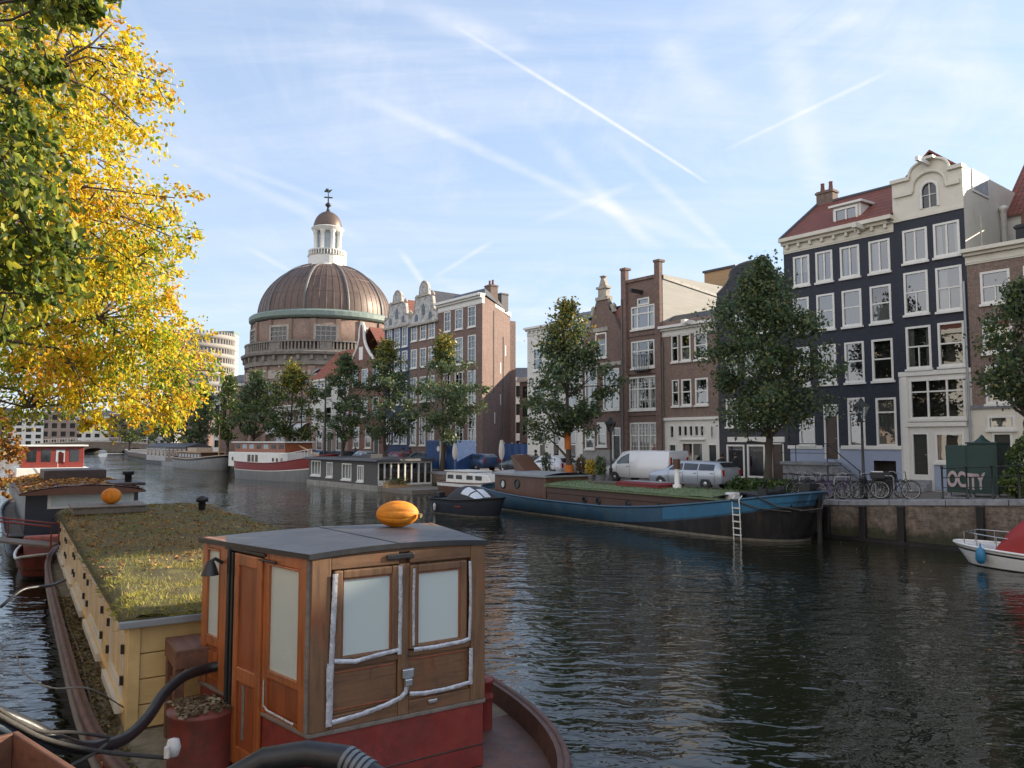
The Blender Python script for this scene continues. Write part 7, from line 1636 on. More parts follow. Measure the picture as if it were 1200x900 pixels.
for c in t_.children: c.rotation_euler = (0, R(90), R(8)); c.location = (-.26, 0, .165)
mb = MB(); mb.tube([(.245, -.02, .15), (.268, -.025, .15), (.278, -.03, .147)], [.032, .026, .028], 7); mb.build('stem', 'stem_brown', t_)
Pp = fb.O + fb.f * (xa - .05) + fb.l * .85; Pp.z = ZR + .30
pumpkin('pumpkin', 'round orange pumpkin on the hatch at the far end of the grass roof', Pp, .24, .24, .21, 11, .10)
# --- hoses, ropes, pipe and trough at the lower left corner
def line_thing(name, label, cat, pts, r, mat, n=10, sub=6, group=None):
    P = [at_y(*p) for p in pts]; out = []
    for i in range(len(P) - 1):
        p0 = P[max(0, i - 1)]; p1 = P[i]; p2 = P[i + 1]; p3 = P[min(len(P) - 1, i + 2)]
        for k in range(sub):
            t = k / sub; out.append(.5 * ((2 * p1) + (p2 - p0) * t + (2 * p0 - 5 * p1 + 4 * p2 - p3) * t * t + (3 * p1 - p0 - 3 * p2 + p3) * t ** 3))
    out.append(P[-1]); mb = MB(); mb.tube(out, r, n); o = mb.build(name, mat); o['label'] = label; o['category'] = cat
    if group: o['group'] = group
    return o
line_thing('black_hose', 'thick black hose arching from the wheelhouse over the side deck', 'hose', [(262, 779, 8.3), (240, 784, 8.2), (215, 793, 7.9), (192, 813, 7.6), (172, 842, 7.2), (145, 866, 6.8), (105, 877, 6.4), (68, 868, 6.1), (28, 848, 5.9), (-20, 830, 5.7), (-80, 815, 5.5)], .052, 'hose')
line_thing('grey_pipe', 'blue grey pipe lying under the black hose at the lower left', 'pipe', [(-60, 836, 5.6), (0, 851, 5.8), (60, 876, 6.2), (128, 872, 6.7)], .045, 'pipe_blue')
for k, (pts, m_, r_, lb) in enumerate([([(-40, 800, 5.2), (0, 832, 5.5), (45, 856, 5.8), (85, 858, 6.1), (128, 864, 6.6)], 'rope_dark', .014, 'thick grey mooring rope above the blue grey pipe'), ([(-40, 815, 5.1), (20, 850, 5.4), (60, 868, 5.7), (120, 881, 6.2), (195, 888, 6.7)], 'rope_dark', .018, 'dark twisted rope running to the rope coil'),
                                       ([(18, 765, 8.2), (30, 790, 8.0), (60, 806, 7.8), (105, 807, 8.0), (145, 829, 8.6)], 'rope', .008, 'thin white line hanging from the hull to the yellow wall'), ([(82, 898, 5.9), (108, 884, 6.1), (125, 872, 6.3)], 'rope_dark', .013, 'short frayed rope end by the brown trough')]):
    line_thing('rope', lb, 'rope', pts, r_, m_, 6, group='ropes at the lower left')
t_ = thing('rubber_hose', 'wide black rubber hose with grey taped cuff at the bottom edge', 'hose', (0, 0, 0))
P = [at_y(*p) for p in [(220, 960, 5.0), (262, 915, 5.05), (310, 890, 5.1), (360, 883, 5.15), (405, 889, 5.1), (440, 912, 5.0), (470, 960, 4.9)]]
mb = MB(); mb.tube(P, [.045, .06, .075, .082, .082, .08, .08], 14); mb.build('sleeve', 'hose', t_)
mb = MB(); a, b = P[3].lerp(P[4], .55), P[4]; 
for k in range(5): q0 = P[4].lerp(P[5], .02 + k * .17); q1 = P[4].lerp(P[5], .12 + k * .17); mb.tube([q0, q1], .087, 14)
mb.build('cuff', 'hose_grey', t_)
line_thing('cable', 'thin grey cable beside the wide black rubber hose', 'cable', [(150, 960, 5.3), (255, 907, 5.4), (300, 886, 5.45), (330, 878, 5.5), (350, 879, 5.4)], .009, 'pipe_blue', 6)
A_ = at_z(21, 856, 2.3); B_ = at_z(95, 903, 2.3); C_2 = A_ + (B_ - A_).cross(Vector((0, 0, 1))).normalized() * -.45
if C_2.x > A_.x: C_2 = A_ * 2 - C_2
M = facing(A_, B_); wt = (B_ - A_).length
t_ = thing('planter_trough', 'brown wooden trough on the bridge rail at the lower left corner', 'trough', (0, 0, 0))
sgn = 1 if (M.to_3x3() @ Vector((0, 1, 0))).dot(C_2 - A_) > 0 else -1
mb = MB(M); d_ = .5 * sgn; q_ = .03 * sgn
y0, y1 = sorted((0, q_)); mb.box(0, wt + .4, y0, y1, -.32, 0)
y0, y1 = sorted((d_ - q_, d_)); mb.box(0, wt + .4, y0, y1, -.32, 0)
y0, y1 = sorted((q_ * 1.001, d_ - q_ * 1.001)); mb.box(0, .03, y0, y1, -.32, 0); mb.box(wt + .37, wt + .4, y0, y1, -.32, 0); mb.build('side_board', 'plank_brown', t_, .006)
mb = MB(M); mb.box(.031, wt + .369, y0, y1, -.31, -.2); mb.build('bottom', 'hull_brown', t_)
mb = MB(M); yy = d_ * .5; mb.add([(.28, yy - .05, -.195), (.36, yy - .02, -.195), (.35, yy + .06, -.195), (.27, yy + .03, -.195), (.31, yy, -.08), (.34, yy + .02, -.1)], [(0, 1, 4), (1, 5, 4), (1, 2, 5), (2, 3, 5), (3, 4, 5), (3, 0, 4)]); o = mb.build('paper_scrap', 'flag_white'); o['label'] = 'crumpled white paper scrap lying in the brown trough'; o['category'] = 'paper'
# gangway rails and floating twigs between boat and bank
t_ = thing('gangway', 'old gangplank with dull red handrails leading to the red rowing boat', 'gangway', (0, 0, 0))
mb = MB(); a, b = at_z(64, 640, 1.0), at_z(-60, 628, 1.35); n_ = (b - a).cross(Vector((0, 0, 1))).normalized() * .35; mb.hexa([a - n_, b - n_, b + n_, a + n_] + [p + Vector((0, 0, .05)) for p in (a - n_, b - n_, b + n_, a + n_)]); mb.build('plank', 'plank_grey', t_)
for sg in (-1, 1): mb = MB(); up = Vector((0, 0, .55)); mb.tube([a + n_ * sg, a + n_ * sg + up, b + n_ * sg + up, b + n_ * sg], .025, 6); mb.tube([a.lerp(b, .5) + n_ * sg, a.lerp(b, .5) + n_ * sg + up], .02, 6); mb.build('handrail', 'red_paint', t_)
line_thing('branch', 'dark curved branch rising from the water beside the yellow houseboat', 'branch', [(0, 712, 11.5), (14, 700, 11.6), (30, 690, 11.8), (60, 686, 12.2), (76, 680, 12.6)], [.03] * 1 if False else .024, 'hose', 8)
# ================================================================ on the quay
def onq(px, n, py=560): s_, _ = on_n(px, py, n); return W(s_, n, sz(s_))
# --- bicycles
def ring(r, k=28): return [(r * math.cos(2 * math.pi * i / k), 0, r * math.sin(2 * math.pi * i / k)) for i in range(k + 1)]
def make_bike(label):
    t = thing('bicycle', label, 'bicycle', (0, 0, 0), 0, 'bicycles parked on the quay'); rw = .345
    f = MB(); A_, B_, C__, D_, F_h = (-.52, 0, rw), (-.08, 0, .3), (-.2, 0, .82), (.4, 0, .8), (.55, 0, rw)
    for a, b, r in ((A_, B_, .011), (B_, C__, .016), (C__, A_, .01), (B_, D_, .018), ((-.17, 0, .68), (.415, 0, .7), .016), (D_, (.38, 0, .95), .016), (D_, F_h, .016), (C__, (-.21, 0, .93), .013)): f.tube([a, b], r, 6)
    f.tube([(-.12, -.05, .3), (-.04, -.13, .2)], .01, 5); f.tube([(-.04, .05, .32), (-.12, .13, .42)], .01, 5)
    f.tube([(-.86, 0, .42)] + [(-.52 + .385 * math.cos(a), 0, rw + .385 * math.sin(a)) for a in (2.9, 2.4, 1.9, 1.4, .9)], .016, 5); f.tube([(.55 + .385 * math.cos(a), 0, rw + .385 * math.sin(a)) for a in (.6, 1.1, 1.6, 2.1, 2.6)], .016, 5)
    f.tube([(-.1, .04, .3), (-.22, .12, .02)], .009, 5); f.build('frame', 'iron', t)
    for x in (-.52, .55):
        w = MB(); w.tube(ring(.33), .02, 6, cap=False); wo = w.build('wheel', 'rubber', t); wo.location = (x, 0, rw)
        w = MB(); w.tube(ring(.305), .01, 5, cap=False); w.tube([(0, -.05, 0), (0, .05, 0)], .022, 8)
        for i in range(14): a = 2 * math.pi * i / 14; w.tube([(0, .02 * (-1) ** i, 0), (.3 * math.cos(a), 0, .3 * math.sin(a))], .0035, 3)
        w.build('rim', 'steel', wo)
    s_ = MB(); s_.hexa([(-.36, -.09, .94), (-.05, -.03, .95), (-.05, .03, .95), (-.36, .09, .94), (-.34, -.08, 1.01), (-.07, -.025, .98), (-.07, .025, .98), (-.34, .08, 1.01)]); s_.build('saddle', 'rubber', t, .02)
    h_ = MB(); h_.tube([(.22, -.27, 1.02), (.32, -.26, 1.05), (.38, -.12, 1.04), (.38, 0, .95), (.38, .12, 1.04), (.32, .26, 1.05), (.22, .27, 1.02)], .013, 6); h_.build('handlebar', 'steel', t)
    r_ = MB(); r_.tube([(-.24, .06, .72), (-.8, .06, .73), (-.8, -.06, .73), (-.24, -.06, .72)], .009, 5); r_.tube([(-.52, .06, rw), (-.72, .06, .73)], .008, 5); r_.tube([(-.52, -.06, rw), (-.72, -.06, .73)], .008, 5); r_.build('luggage_rack', 'iron', t); return t
bike = make_bike('x')
BK = [(928, 30.9, 25, 'black bicycle at the left end of the row, half behind the blue bow'), (941, 30.6, 70, 'black bicycle beside the left pale rack, second in the row'), (953, 30.4, 40, 'black bicycle among the dense left group, third in the row'), (964, 30.8, 75, 'black bicycle just left of the purple one'), (975, 30.3, 30, 'purple framed bicycle in the middle of the row'), (990, 30.9, 105, 'black bicycle behind the pale rack right of the purple one'), (1004, 30.2, 12, 'black bicycle seen side-on below the lamp post'),
      (1020, 30.4, 60, 'black bicycle with a black front bag right of the lamp post'), (1029, 30.9, 80, 'black bicycle behind the bag-carrying one'), (935, 31.2, 50, 'black bicycle behind the left pale rack, nearest the shrubs'), (958, 31.1, 95, 'black bicycle with upright bars behind the dense left group'), (983, 31.3, 45, 'black bicycle half hidden behind the middle pale rack'), (1042, 31.2, 65, 'black bicycle leaning beside the right pale rack'), (1049, 30.3, 28, 'black bicycle with dark crate at the right end of the row')]
for i, (px, n, a, lb) in enumerate(BK):
    P = onq(px, n, 578); o = bike if i == 0 else dup(bike, (0, 0, 0)); o.location = P; o.rotation_euler = (R(random.Random(i).uniform(-6, 6)), 0, ROT_F + R(a)); o['label'] = lb
    if 'purple' in lb:
        for c in o.children:
            if c.name.startswith('frame'): c.data = c.data.copy(); c.data.materials[0] = MAT['purple_frame']
    if 'bag' in lb and 'front' in lb: m = MB(); m.box(.42, .75, -.2, .2, .78, 1.08); m.build('front_bag', 'rubber', o, .05)
    if 'crate' in lb: m = MB(); m.box(-.85, -.35, -.2, .2, .76, 1.02); m.build('crate', 'rubber', o, .03); m = MB(); m.box(-.8, -.4, -.15, .15, 1.021, 1.06); m.build('paper', 'flag_white', o)
for k, (px, lb) in enumerate([(947, 'pale steel bicycle rack at the left end of the bicycle row'), (988, 'pale steel bicycle rack in the middle of the row below the stoop'), (1037, 'pale steel bicycle rack beside the crate carrying bicycle')]):
    m = MB(); m.tube([(-.32, 0, 0), (-.32, 0, .82), (-.27, 0, .9), (.27, 0, .9), (.32, 0, .82), (.32, 0, 0)], .028, 8); o = m.build('bicycle_rack', 'zinc'); o.location = onq(px, 30.4, 578); o.rotation_euler = (0, 0, ROT_F + R(35)); o['label'] = lb; o['category'] = 'bicycle rack'; o['group'] = 'bicycle racks'
# --- lamp posts
def lamp_post(label, P, h):
    t = thing('street_lamp', label, 'street lamp', P, ROT_F, 'old style street lamps'); m = MB()
    m.lathe([(.14, 0), (.14, .25), (.1, .3), (.1, .75), (.13, .8), (.06, .9), (.045, h - .95), (.07, h - .9), (.05, h - .8)], 12); m.build('post', 'iron', t)
    m = MB(); z = h - .8; m.tube([(-.28, 0, z - .1), (.28, 0, z - .1)], .018, 6)
    for i in range(4): a = math.pi / 4 + i * math.pi / 2; m.tube([(.1 * math.cos(a), .1 * math.sin(a), z), (.24 * math.cos(a), .24 * math.sin(a), z + .5)], .014, 5)
    m.lathe([(.36, z + .5), (.3, z + .56), (.16, z + .68), (.1, z + .72), (.1, z + .78), (.03, z + .84), (0, z + .92)], 4, a0=math.pi / 4, sm=False)
    for i in range(8): a = i * math.pi / 4; m.lathe([(.03, 0), (.02, .05), (0, .09)], 5, (.3 * math.cos(a), .3 * math.sin(a), z + .54))
    ln_ = m.build('lantern', 'iron', t); m = MB(); m.lathe([(.12, z + .01), (.315, z + .5)], 4, a0=math.pi / 4, sm=False); m.build('pane', 'glass_soft', ln_); return t
P = onq(1012, 30.7); lamp_post('black crowned street lamp standing behind the bicycle row', P, at_y(1012, 468, P.y).z - P.z)
P = onq(716, 32.2); lamp_post('black crowned street lamp in front of the pinnacled house', P, at_y(716, 490, P.y).z - P.z)
P = onq(352, 36.5); t = thing('street_lamp', 'tall thin street lamp with two curved arms before the domed church', 'street lamp', P, ROT_F); hh = at_y(352, 447, P.y).z - P.z
m = MB(); m.tube([(0, 0, 0), (0, 0, hh - .4)], [.1, .05], 8); m.build('post', 'iron', t)
for sg in (-1, 1): m = MB(); m.tube([(0, 0, hh - .5), (sg * .4, 0, hh - .05), (sg * 1.1, 0, hh)], .035, 6); m.tube([(sg * .8, 0, hh - .03), (sg * 1.4, 0, hh - .02)], .1, 8); m.build('lamp_arm', 'zinc', t)
# --- cars
def car(label, P, rot, paint, kind, name='parked_car'):
    t = thing(name, label, 'van' if kind == 'van' else 'car', P, rot, 'vehicles parked along the quay')
    if kind == 'van': st = [(-2.45, .4, 1.0, 1.72, .92, .82), (-2.42, .35, 1.05, 1.86, .95, .84), (.4, .3, 1.05, 1.88, .95, .84), (1.05, .3, 1.05, 1.8, .95, .82), (1.75, .3, 1.05, 1.12, .93, .86), (2.35, .32, .88, .92, .86, .8), (2.45, .38, .7, .74, .8, .75)]; L2 = 2.45; gl_x = [(.45, 1.42, 1)] ; ws = (3, 4); wx = (-1.55, 1.6)
    elif kind == 'estate': st = [(-2.3, .42, .8, .86, .78, .74), (-2.25, .35, .9, 1.1, .86, .72), (-1.95, .28, .93, 1.36, .88, .66), (.2, .25, .92, 1.42, .89, .68), (.5, .25, .92, 1.38, .89, .67), (1.2, .25, .93, .98, .88, .78), (2.05, .28, .8, .84, .82, .76), (2.3, .38, .62, .66, .7, .66)]; gl_x = [(-1.85, -.95, 2), (-.88, -.05, 3), (.02, .85, 4)]; ws = (4, 5); wx = (-1.35, 1.4)
    else: st = [(-2.0, .42, .75, .8, .76, .72), (-1.95, .35, .9, .95, .84, .74), (-1.6, .28, .92, 1.3, .86, .66), (-.1, .25, .92, 1.45, .87, .68), (.3, .25, .92, 1.42, .87, .66), (1.0, .25, .92, .96, .86, .76), (1.75, .28, .78, .82, .8, .74), (2.0, .38, .6, .64, .7, .64)]; gl_x = [(-1.35, -.5, 2), (-.42, .6, 3)]; ws = (4, 5); wx = (-1.2, 1.25)
    m = MB(); vs = []; ns = 10
    for (x, z0, zb, zr, wb, wr) in st: vs += [(x, -wb * .92, z0), (x, -wb, (z0 + zb) / 2), (x, -wb * .985, zb), (x, -wr, zr - .05), (x, -wr * .86, zr), (x, wr * .86, zr), (x, wr, zr - .05), (x, wb * .985, zb), (x, wb, (z0 + zb) / 2), (x, wb * .92, z0)]
    m.add(vs, [(i * ns + j, i * ns + (j + 1) % ns, (i + 1) * ns + (j + 1) % ns, (i + 1) * ns + j) for i in range(len(st) - 1) for j in range(ns)] + [list(range(ns - 1, -1, -1)), list(range((len(st) - 1) * ns, len(st) * ns))], 0, True)
    body = m.build('body', paint, t, .03, fixn=True)
    def prof(x):
        for a, b in zip(st, st[1:]):
            if a[0] <= x <= b[0]: k = (x - a[0]) / (b[0] - a[0]); return [a[i] + (b[i] - a[i]) * k for i in range(6)]
    for (xa, xb, _) in gl_x:
        for sg in (-1, 1):
            m = MB(); q = []
            for x, u in ((xa, .1), (xb, .1), (xb - (.0 if prof(xb)[3] - prof(xb)[2] > .3 else .1), .86), (xa + .03, .86)):
                p = prof(x); z = p[2] + (p[3] - .05 - p[2]) * u; w = p[4] * .985 + (p[5] - p[4] * .985) * u; q.append((x, sg * (w + .012), z))
            m.quad(*(q if sg < 0 else q[::-1])); m.build('side_window', 'car_glass', t)
    for (xa, xb, _) in gl_x:
        for sg in (-1, 1):
            for x in (xa - .035, xb + .035):
                p = prof(x)
                if p: m = MB(); m.tube([(x, sg * (p[4] * .985 + .003), p[2]), (x, sg * (p[4] + .003), (p[1] + p[2]) / 2), (x, sg * (p[4] * .95 + .003), p[1] + .08)], .008, 4); m.build('door_seam', 'rubber', t)
            p = prof(xa + .12); m = MB(); m.box(xa + .04, xa + .2, sg * (p[4] * .99) - .012, sg * (p[4] * .99) + .012, p[2] - .12, p[2] - .09); m.build('door_handle', 'black_metal', t)
    a, b = st[ws[0]], st[ws[1]]; m = MB(); P_ = lambda k, sg: (a[0] + (b[0] - a[0]) * k + .02, sg * (a[5] + (b[5] - a[5]) * k) * .88, a[3] + (b[3] - a[3]) * k + .014); m.quad(P_(.06, -1), P_(.9, -1), P_(.9, 1), P_(.06, 1)); m.build('windscreen', 'car_glass', t)
    if kind != 'van': a, b = st[1], st[2]; m = MB(); P_ = lambda k, sg: (a[0] + (b[0] - a[0]) * k - .02, sg * (a[5] + (b[5] - a[5]) * k) * .85, a[3] + (b[3] - a[3]) * k + .01); m.quad(P_(.1, -1), P_(.9, -1), P_(.9, 1), P_(.1, 1)); m.build('rear_window', 'car_glass', t)
    for x in wx:
        for sg in (-1, 1):
            m = MB(); y = sg * (st[3][4] - .12); m.M = Matrix.Translation((x, y, .32)) @ Matrix.Rotation(R(90), 4, 'X'); m.lathe([(.2, -.1), (.31, -.1), (.33, -.06), (.33, .06), (.31, .1), (.2, .1)], 20); w_ = m.build('wheel', 'rubber', t); m = MB(m.M); m.lathe([(.0, -.105), (.2, -.095), (.2, .095), (.0, .105)], 14); m.build('rim', 'steel', w_)
    for sg in (-1, 1):
        m = MB(); p = st[-2]; m.box(p[0] - .05, p[0] + .14, sg * p[4] * .72 - .14, sg * p[4] * .72 + .14, p[2] - .14, p[2] - .02); m.build('headlight', 'tower_glass', t, .02); m = MB(); p = st[0]; m.box(p[0] - .02, p[0] + .1, sg * .7 - .07, sg * .7 + .07, p[2] - .1, p[2] + (.5 if kind == 'van' else .2)); m.build('tail_light', 'red_lens', t, .01)
    return t
RF = ROT_S
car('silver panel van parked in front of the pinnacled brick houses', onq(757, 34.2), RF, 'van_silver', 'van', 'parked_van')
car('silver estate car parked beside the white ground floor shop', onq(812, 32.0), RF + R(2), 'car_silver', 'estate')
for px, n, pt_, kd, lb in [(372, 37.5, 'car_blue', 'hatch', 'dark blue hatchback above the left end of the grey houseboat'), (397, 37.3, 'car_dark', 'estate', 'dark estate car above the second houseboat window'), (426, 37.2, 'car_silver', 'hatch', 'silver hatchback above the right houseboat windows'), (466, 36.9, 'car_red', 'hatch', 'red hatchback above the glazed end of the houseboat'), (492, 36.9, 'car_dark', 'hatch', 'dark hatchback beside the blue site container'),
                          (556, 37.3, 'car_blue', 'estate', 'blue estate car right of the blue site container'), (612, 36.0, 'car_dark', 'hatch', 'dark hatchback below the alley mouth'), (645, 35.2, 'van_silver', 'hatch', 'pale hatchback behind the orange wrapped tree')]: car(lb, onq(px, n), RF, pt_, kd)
# --- site container, tarpaulin fence, parasols
P0, P1 = onq(499, 35.2), onq(535, 35.2); wc = (P1 - P0).length; zt_ = at_y(517, 516, (P0.y + P1.y) / 2).z - P0.z
t = thing('site_container', 'bright blue corrugated site container with two doors on the quay', 'container', P0, ROT_F)
m = MB(); m.box(0, wc, 0, 1.9, .1, zt_); b_ = m.build('body', 'blue_sheet', t, .02)
m = MB()
for i in range(22): x = wc * (i + .5) / 22; m.box(x - .03, x + .03, -.03, -.002, .15, zt_ - .1)
m.build('rib', 'blue_sheet', b_)
m = MB(); m.box(wc * .5 - .12, wc * .5 + .12, -.06, -.031, .12, zt_ - .03); m.build('door_post', 'facade_tan', t); m = MB(); disc(m, wc * .42, -.034, zt_ * .72, .22); m.build('emblem', 'awning', t)
P0, P1 = onq(590, 39.5), onq(626, 39.5); t = thing('tarpaulin_fence', 'long blue tarpaulin fence at the foot of the corner house', 'fence', P0, ROT_F); wc = (P1 - P0).length
m = MB(); m.grid(lambda u, v: (wc * u, .06 * math.sin(u * 30), .3 + 1.9 * v), 60, 4); m.build('tarpaulin', 'blue_sheet', t)
for i in range(5): m = MB(); m.tube([(wc * i / 4, .1, 0), (wc * i / 4, .1, 2.3)], .03, 6); m.build('post', 'zinc', t)
for px, n, top, lb in ((533, 34.6, 519, 'closed pale parasol leaning beside the blue site container'), (588, 33.6, 515, 'closed cream parasol standing behind the brown cruiser')):
    P = onq(px, n); h_ = at_y(px, top, P.y).z - P.z; t = thing('parasol', lb, 'parasol', P, 0, 'closed parasols'); m = MB(); m.tube([(0, 0, 0), (0, 0, h_)], .025, 6); m.lathe([(.25, 0), (.25, .06), (.05, .1)], 12); m.build('pole', 'zinc', t)
    m = MB(); n_ = 40; m.grid(lambda u, v: ((.04 + .17 * math.sin((v ** .8) * 2.6) * (1 - .4 * v)) * (1 + .22 * math.sin(u * 2 * math.pi * 8)) * math.cos(u * 2 * math.pi), (.04 + .17 * math.sin((v ** .8) * 2.6) * (1 - .4 * v)) * (1 + .22 * math.sin(u * 2 * math.pi * 8)) * math.sin(u * 2 * math.pi), h_ * (.42 + .56 * v)), n_, 14); m.build('folded_cloth', 'parasol_cloth', t)
# --- green cabinet with graffiti, railing, bushes
Pq = onq(1109, 31.3); t = thing('utility_cabinet', 'dark green cabinet with pale graffiti and a small pointed cap by the railing', 'cabinet', Pq, ROT_F); P1 = onq(1170, 31.3); wk = (P1 - Pq).length; zt_ = at_y(1140, 520, (Pq.y + P1.y) / 2).z - Pq.z
m = MB(); m.box(0, wk * .43, 0, 1.1, .22, zt_ - .06); m.box(wk * .435, wk, -.05, 1.15, .22, zt_); b_ = m.build('body', 'kiosk_green', t, .02)
m = MB(); m.box(wk * .43 - .03, wk * 1.02, -.1, 1.2, zt_, zt_ + .06); m.lathe([(.3, zt_ + .06), (.12, zt_ + .2), (.05, zt_ + .3), (0, zt_ + .34)], 12, (wk * .62, .5, 0)); m.build('cap', 'kiosk_green', t, .01)
m = MB()
for x in (.06, wk * .4, wk * .5, wk - .08): m.box(x - .05, x + .05, .05, .15, 0, .22)
m.box(-.1, wk + .1, -.15, 1.2, 0, .06); m.build('foot', 'stone_blue', t)
for x0, x1 in ((.08, wk * .4), (wk * .47, wk - .08)): m = MB(); m.box(x0, x1, -.062 if x0 > .5 else -.014, -.052 if x0 > .5 else -.002, .35, zt_ - .15); m.build('panel', 'kiosk_green', t, .006)
cu = bpy.data.curves.new('graffiti', 'FONT'); cu.body = 'OCITY'; cu.size = .78; cu.extrude = .003; cu.offset = .03; cu.space_character = .95
to = bpy.data.objects.new('tmp', cu); COL.objects.link(to); bpy.context.view_layer.update()
me = bpy.data.meshes.new_from_object(to.evaluated_get(bpy.context.evaluated_depsgraph_get())); bpy.data.objects.remove(to)
me.materials.clear(); me.materials.append(MAT['graffiti']); co_ = np.zeros(len(me.vertices) * 3); me.vertices.foreach_get('co', co_); co_ = co_.reshape(-1, 3); co_[:, 0] = (co_[:, 0] - co_[:, 0].min()) / np.ptp(co_[:, 0]) * wk * .74; co_[:, 1] += .05 * np.sin(co_[:, 0] * 5); me.vertices.foreach_set('co', co_.ravel()); me.update()
g_ = link('graffiti', me, t); g_.rotation_euler = (R(90), 0, 0); g_.location = (.06, -.068, .42)
P0, P1 = onq(1104, 29.85), onq(1262, 29.85); t = thing('railing', 'black iron quay railing with three bars in front of the green cabinet', 'railing', (0, 0, 0))
for z, r_ in ((.42, .016), (.78, .02), (1.12, .026)): m = MB(); m.tube([P0 + Vector((0, 0, z)), P0.lerp(P1, .5) + Vector((0, 0, z)), P1 + Vector((0, 0, z))], r_, 6); m.build('bar', 'iron', t)
for i in range(6):
    P = P0.lerp(P1, i / 5); m = MB(); m.lathe([(.05, 0), (.05, .08), (.032, .12), (.03, 1.1), (.05, 1.13), (.05, 1.2), (0, 1.26)], 10, P); m.build('post', 'iron', t)
def bush(label, P, rx, ry, rz_, n, pal, w, seed, ls=.12, name='bush', form='card', group='bushes on the quay'):
    rng = np.random.default_rng(seed); t = thing(name, label, 'plant', P, rng.uniform(0, 6), group); v = unit(rng.normal(size=(n, 3))); r_ = rng.uniform(.35, 1, n)[:, None] ** .5; lump = 1 + .25 * np.sin(v[:, :1] * 5 + seed) * np.cos(v[:, 1:2] * 4)
    P_ = v * r_ * lump * np.array([rx, ry, rz_]) + np.array([0, 0, rz_ * .95]); P_[:, 2] = np.maximum(P_[:, 2], .04)
    m = MB()
    for i in range(9): a = rng.uniform(0, 6.28); m.tube([(0, 0, 0), (rx * .3 * math.cos(a), ry * .3 * math.sin(a), rz_ * .8), (rx * .7 * math.cos(a), ry * .7 * math.sin(a), rz_ * 1.5)], [.03, .02, .006], 5)
    m.build('stem', 'bark', t); scatter_mesh('foliage', 'leaf_dark', P_, unit(rng.normal(size=(n, 3))), rng.uniform(.6, 1.3, n) * ls, leaf_cols(rng, n, pal, w), form, t); return t
GB = [(.06, .11, .03), (.09, .15, .035), (.04, .075, .025), (.16, .2, .05)]
bush('tall leafy bush at the right edge behind the quay railing', onq(1204, 31.0), .55, .55, 1.15, 3200, GB, [3, 3, 2, 1.5], 51, .13)
bush('low bright green bush in front of the tall one at the right edge', onq(1192, 30.6), .5, .45, .55, 1600, GB, [1, 3, 1, 3], 52, .12)
for px, lb, sd_ in ((868, 'low green shrub left of the big tree trunk on the quay edge', 53), (886, 'low green shrub at the foot of the big tree on the quay edge', 54), (905, 'low green shrub right of the big tree trunk on the quay edge', 55), (922, 'low green shrub beside the first bicycle on the quay edge', 56)): bush(lb, onq(px, 30.6), .75, .5, .38, 1500, GB, [3, 2, 3, 1], sd_, .13)
def planter(label, px, n, pal, w, seed, h_=.5):
    P = onq(px, n); t = bush(label, P, .35, .35, h_, 900, pal, w, seed, .1, 'planter', group='planters on the quay'); m = MB(); m.lathe([(.22, 0), (.3, .42), (.33, .45), (.28, .45), (.26, .38)], 14); m.build('pot', 'stone_blue', t)
    for c in t.children:
        if not c.name.startswith('pot'): c.location.z = .4
planter('pot of bright yellow flowers left of the silver van', 692, 32.2, [(.7, .5, .03), (.6, .42, .03), (.07, .12, .03)], [4, 3, 2], 61)
planter('pot with a loose green plant between the flowers and the van', 704, 32.0, GB, [2, 3, 2, 2], 62, .6)
planter('dark leafy pot plant left of the orange wrapped tree', 640, 33.2, GD, GW, 63, .7)
planter('pot of reddish plants right of the orange wrapped tree', 681, 33, [(.25, .08, .05), (.07, .1, .04), (.15, .12, .04)], [2, 3, 2], 64, .6)
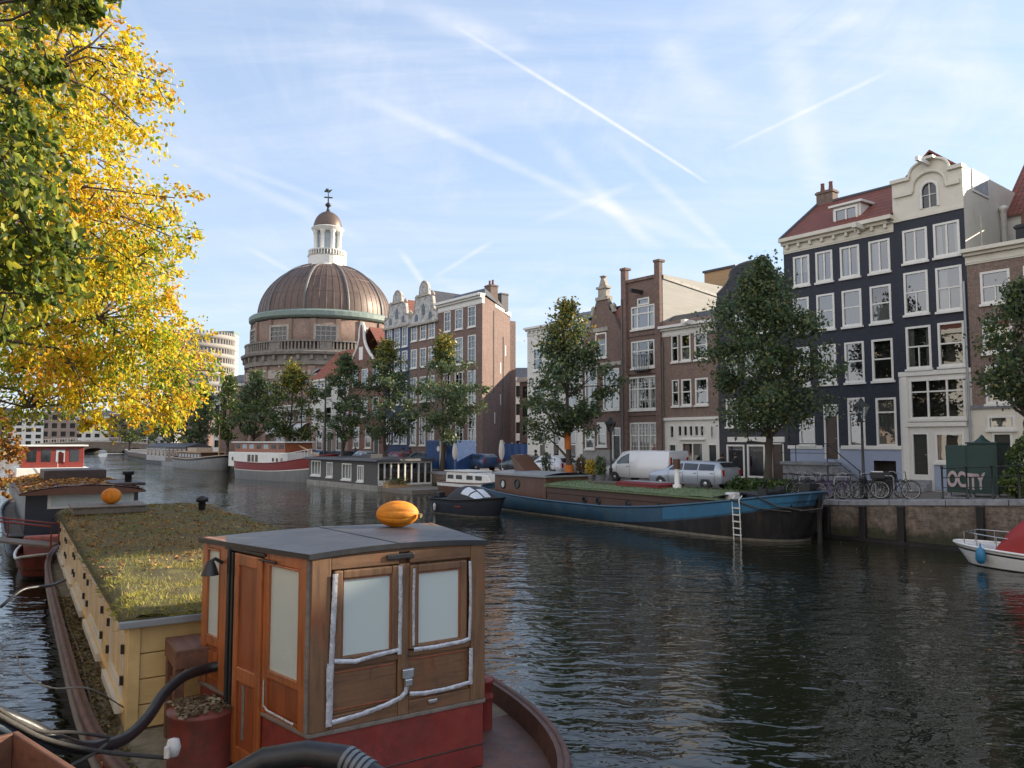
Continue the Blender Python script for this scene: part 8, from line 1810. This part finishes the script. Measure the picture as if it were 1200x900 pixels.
# --- people
def person(label, P, rot, top, legs, seed, hair='hair', stride=.25, arm=.2):
    t = thing('person', label, 'person', P, rot); s = stride
    V_ = [(0, 0, .95), (0, 0, 1.15), (0, .0, 1.36), (.01, 0, 1.48), (.03, 0, 1.56), (.04, 0, 1.66), (.03, 0, 1.72), (.0, .09, .9), (s * .45, .095, .5), (s * .6 - .04, .095, .09), (s * .6 + .13, .1, .03), (0, -.09, .9), (-s * .25, -.095, .5), (-s - .05, -.095, .1), (-s + .12, -.1, .03), (0, .18, 1.38), (-.06, .24, 1.12), (arm * .6, .22, .9), (arm * .9, .2, .82), (0, -.18, 1.38), (.02, -.24, 1.12), (arm, -.22, .94), (arm * 1.25, -.2, .88)]
    E_ = [(0, 1), (1, 2), (2, 3), (3, 4), (4, 5), (5, 6), (0, 7), (7, 8), (8, 9), (9, 10), (0, 11), (11, 12), (12, 13), (13, 14), (2, 15), (15, 16), (16, 17), (17, 18), (2, 19), (19, 20), (20, 21), (21, 22)]
    Rr = [.13, .13, .15, .06, .075, .1, .07, .095, .068, .045, .04, .095, .068, .045, .04, .065, .05, .04, .035, .065, .05, .04, .035]
    me = bpy.data.meshes.new('body'); me.from_pydata(V_, E_, []); o = bpy.data.objects.new('tmp', me); COL.objects.link(o)
    md = o.modifiers.new('s', 'SKIN'); 
    for i, r_ in enumerate(Rr): me.skin_vertices[0].data[i].radius = (r_, r_)
    me.skin_vertices[0].data[0].use_root = True
    sb = o.modifiers.new('u', 'SUBSURF'); sb.levels = 2; bpy.context.view_layer.update()
    m2 = bpy.data.meshes.new_from_object(o.evaluated_get(bpy.context.evaluated_depsgraph_get())); bpy.data.objects.remove(o); m2.name = 'body'; m2.materials.clear()
    for q in (top, legs, 'skin', 'rubber'): m2.materials.append(MAT[q])
    for p in m2.polygons:
        z = p.center.z; p.use_smooth = True; p.material_index = 2 if (z > 1.5 or (z < .92 and abs(p.center.y) > .165)) else (3 if z < .11 else (1 if z < .93 else 0))
    link('body', m2, t); m = MB(); m.lathe([(.0, .125), (.07, .11), (.11, .05), (.115, -.02), (.1, -.09)], 12, (.02, 0, 1.665)); m.build('hair', hair, t); return t
person('person in dark coat standing beside the silver estate car', onq(846, 34.6), ROT_S + R(160), 'cloth_dark', 'cloth_dark', 1, stride=.05)
person('person in dark jacket walking past the white framed shop windows', onq(862, 36.2), ROT_F, 'cloth_dark', 'cloth_grey', 2)
for px, n, c1_, lb in ((416, 38.5, 'cloth_blue', 'person in blue on the far pavement above the houseboat roof'), (472, 38.8, 'cloth_grey', 'person in grey walking left of the blue site container'), (480, 39.2, 'cloth_red', 'person in red jacket beside the one in grey'), (628, 36.8, 'cloth_dark', 'person in dark clothes at the white house near the alley')): person(lb, onq(px, n), ROT_S + R(20), c1_, 'cloth_dark', px)
# floating leaves on the water
rng = np.random.default_rng(91); n_ = 70; P_ = np.column_stack([rng.uniform(-1, 14, n_), rng.uniform(9, 30, n_), np.full(n_, .006)])
sc_ = scatter_mesh('floating_leaves', 'litter', P_, unit(rng.normal(size=(n_, 3)) * [1, 1, .05]), rng.uniform(.04, .09, n_), leaf_cols(rng, n_, [(.4, .36, .24), (.3, .22, .1), (.25, .15, .07)], [3, 2, 2]), 'card', None, kind='stuff')
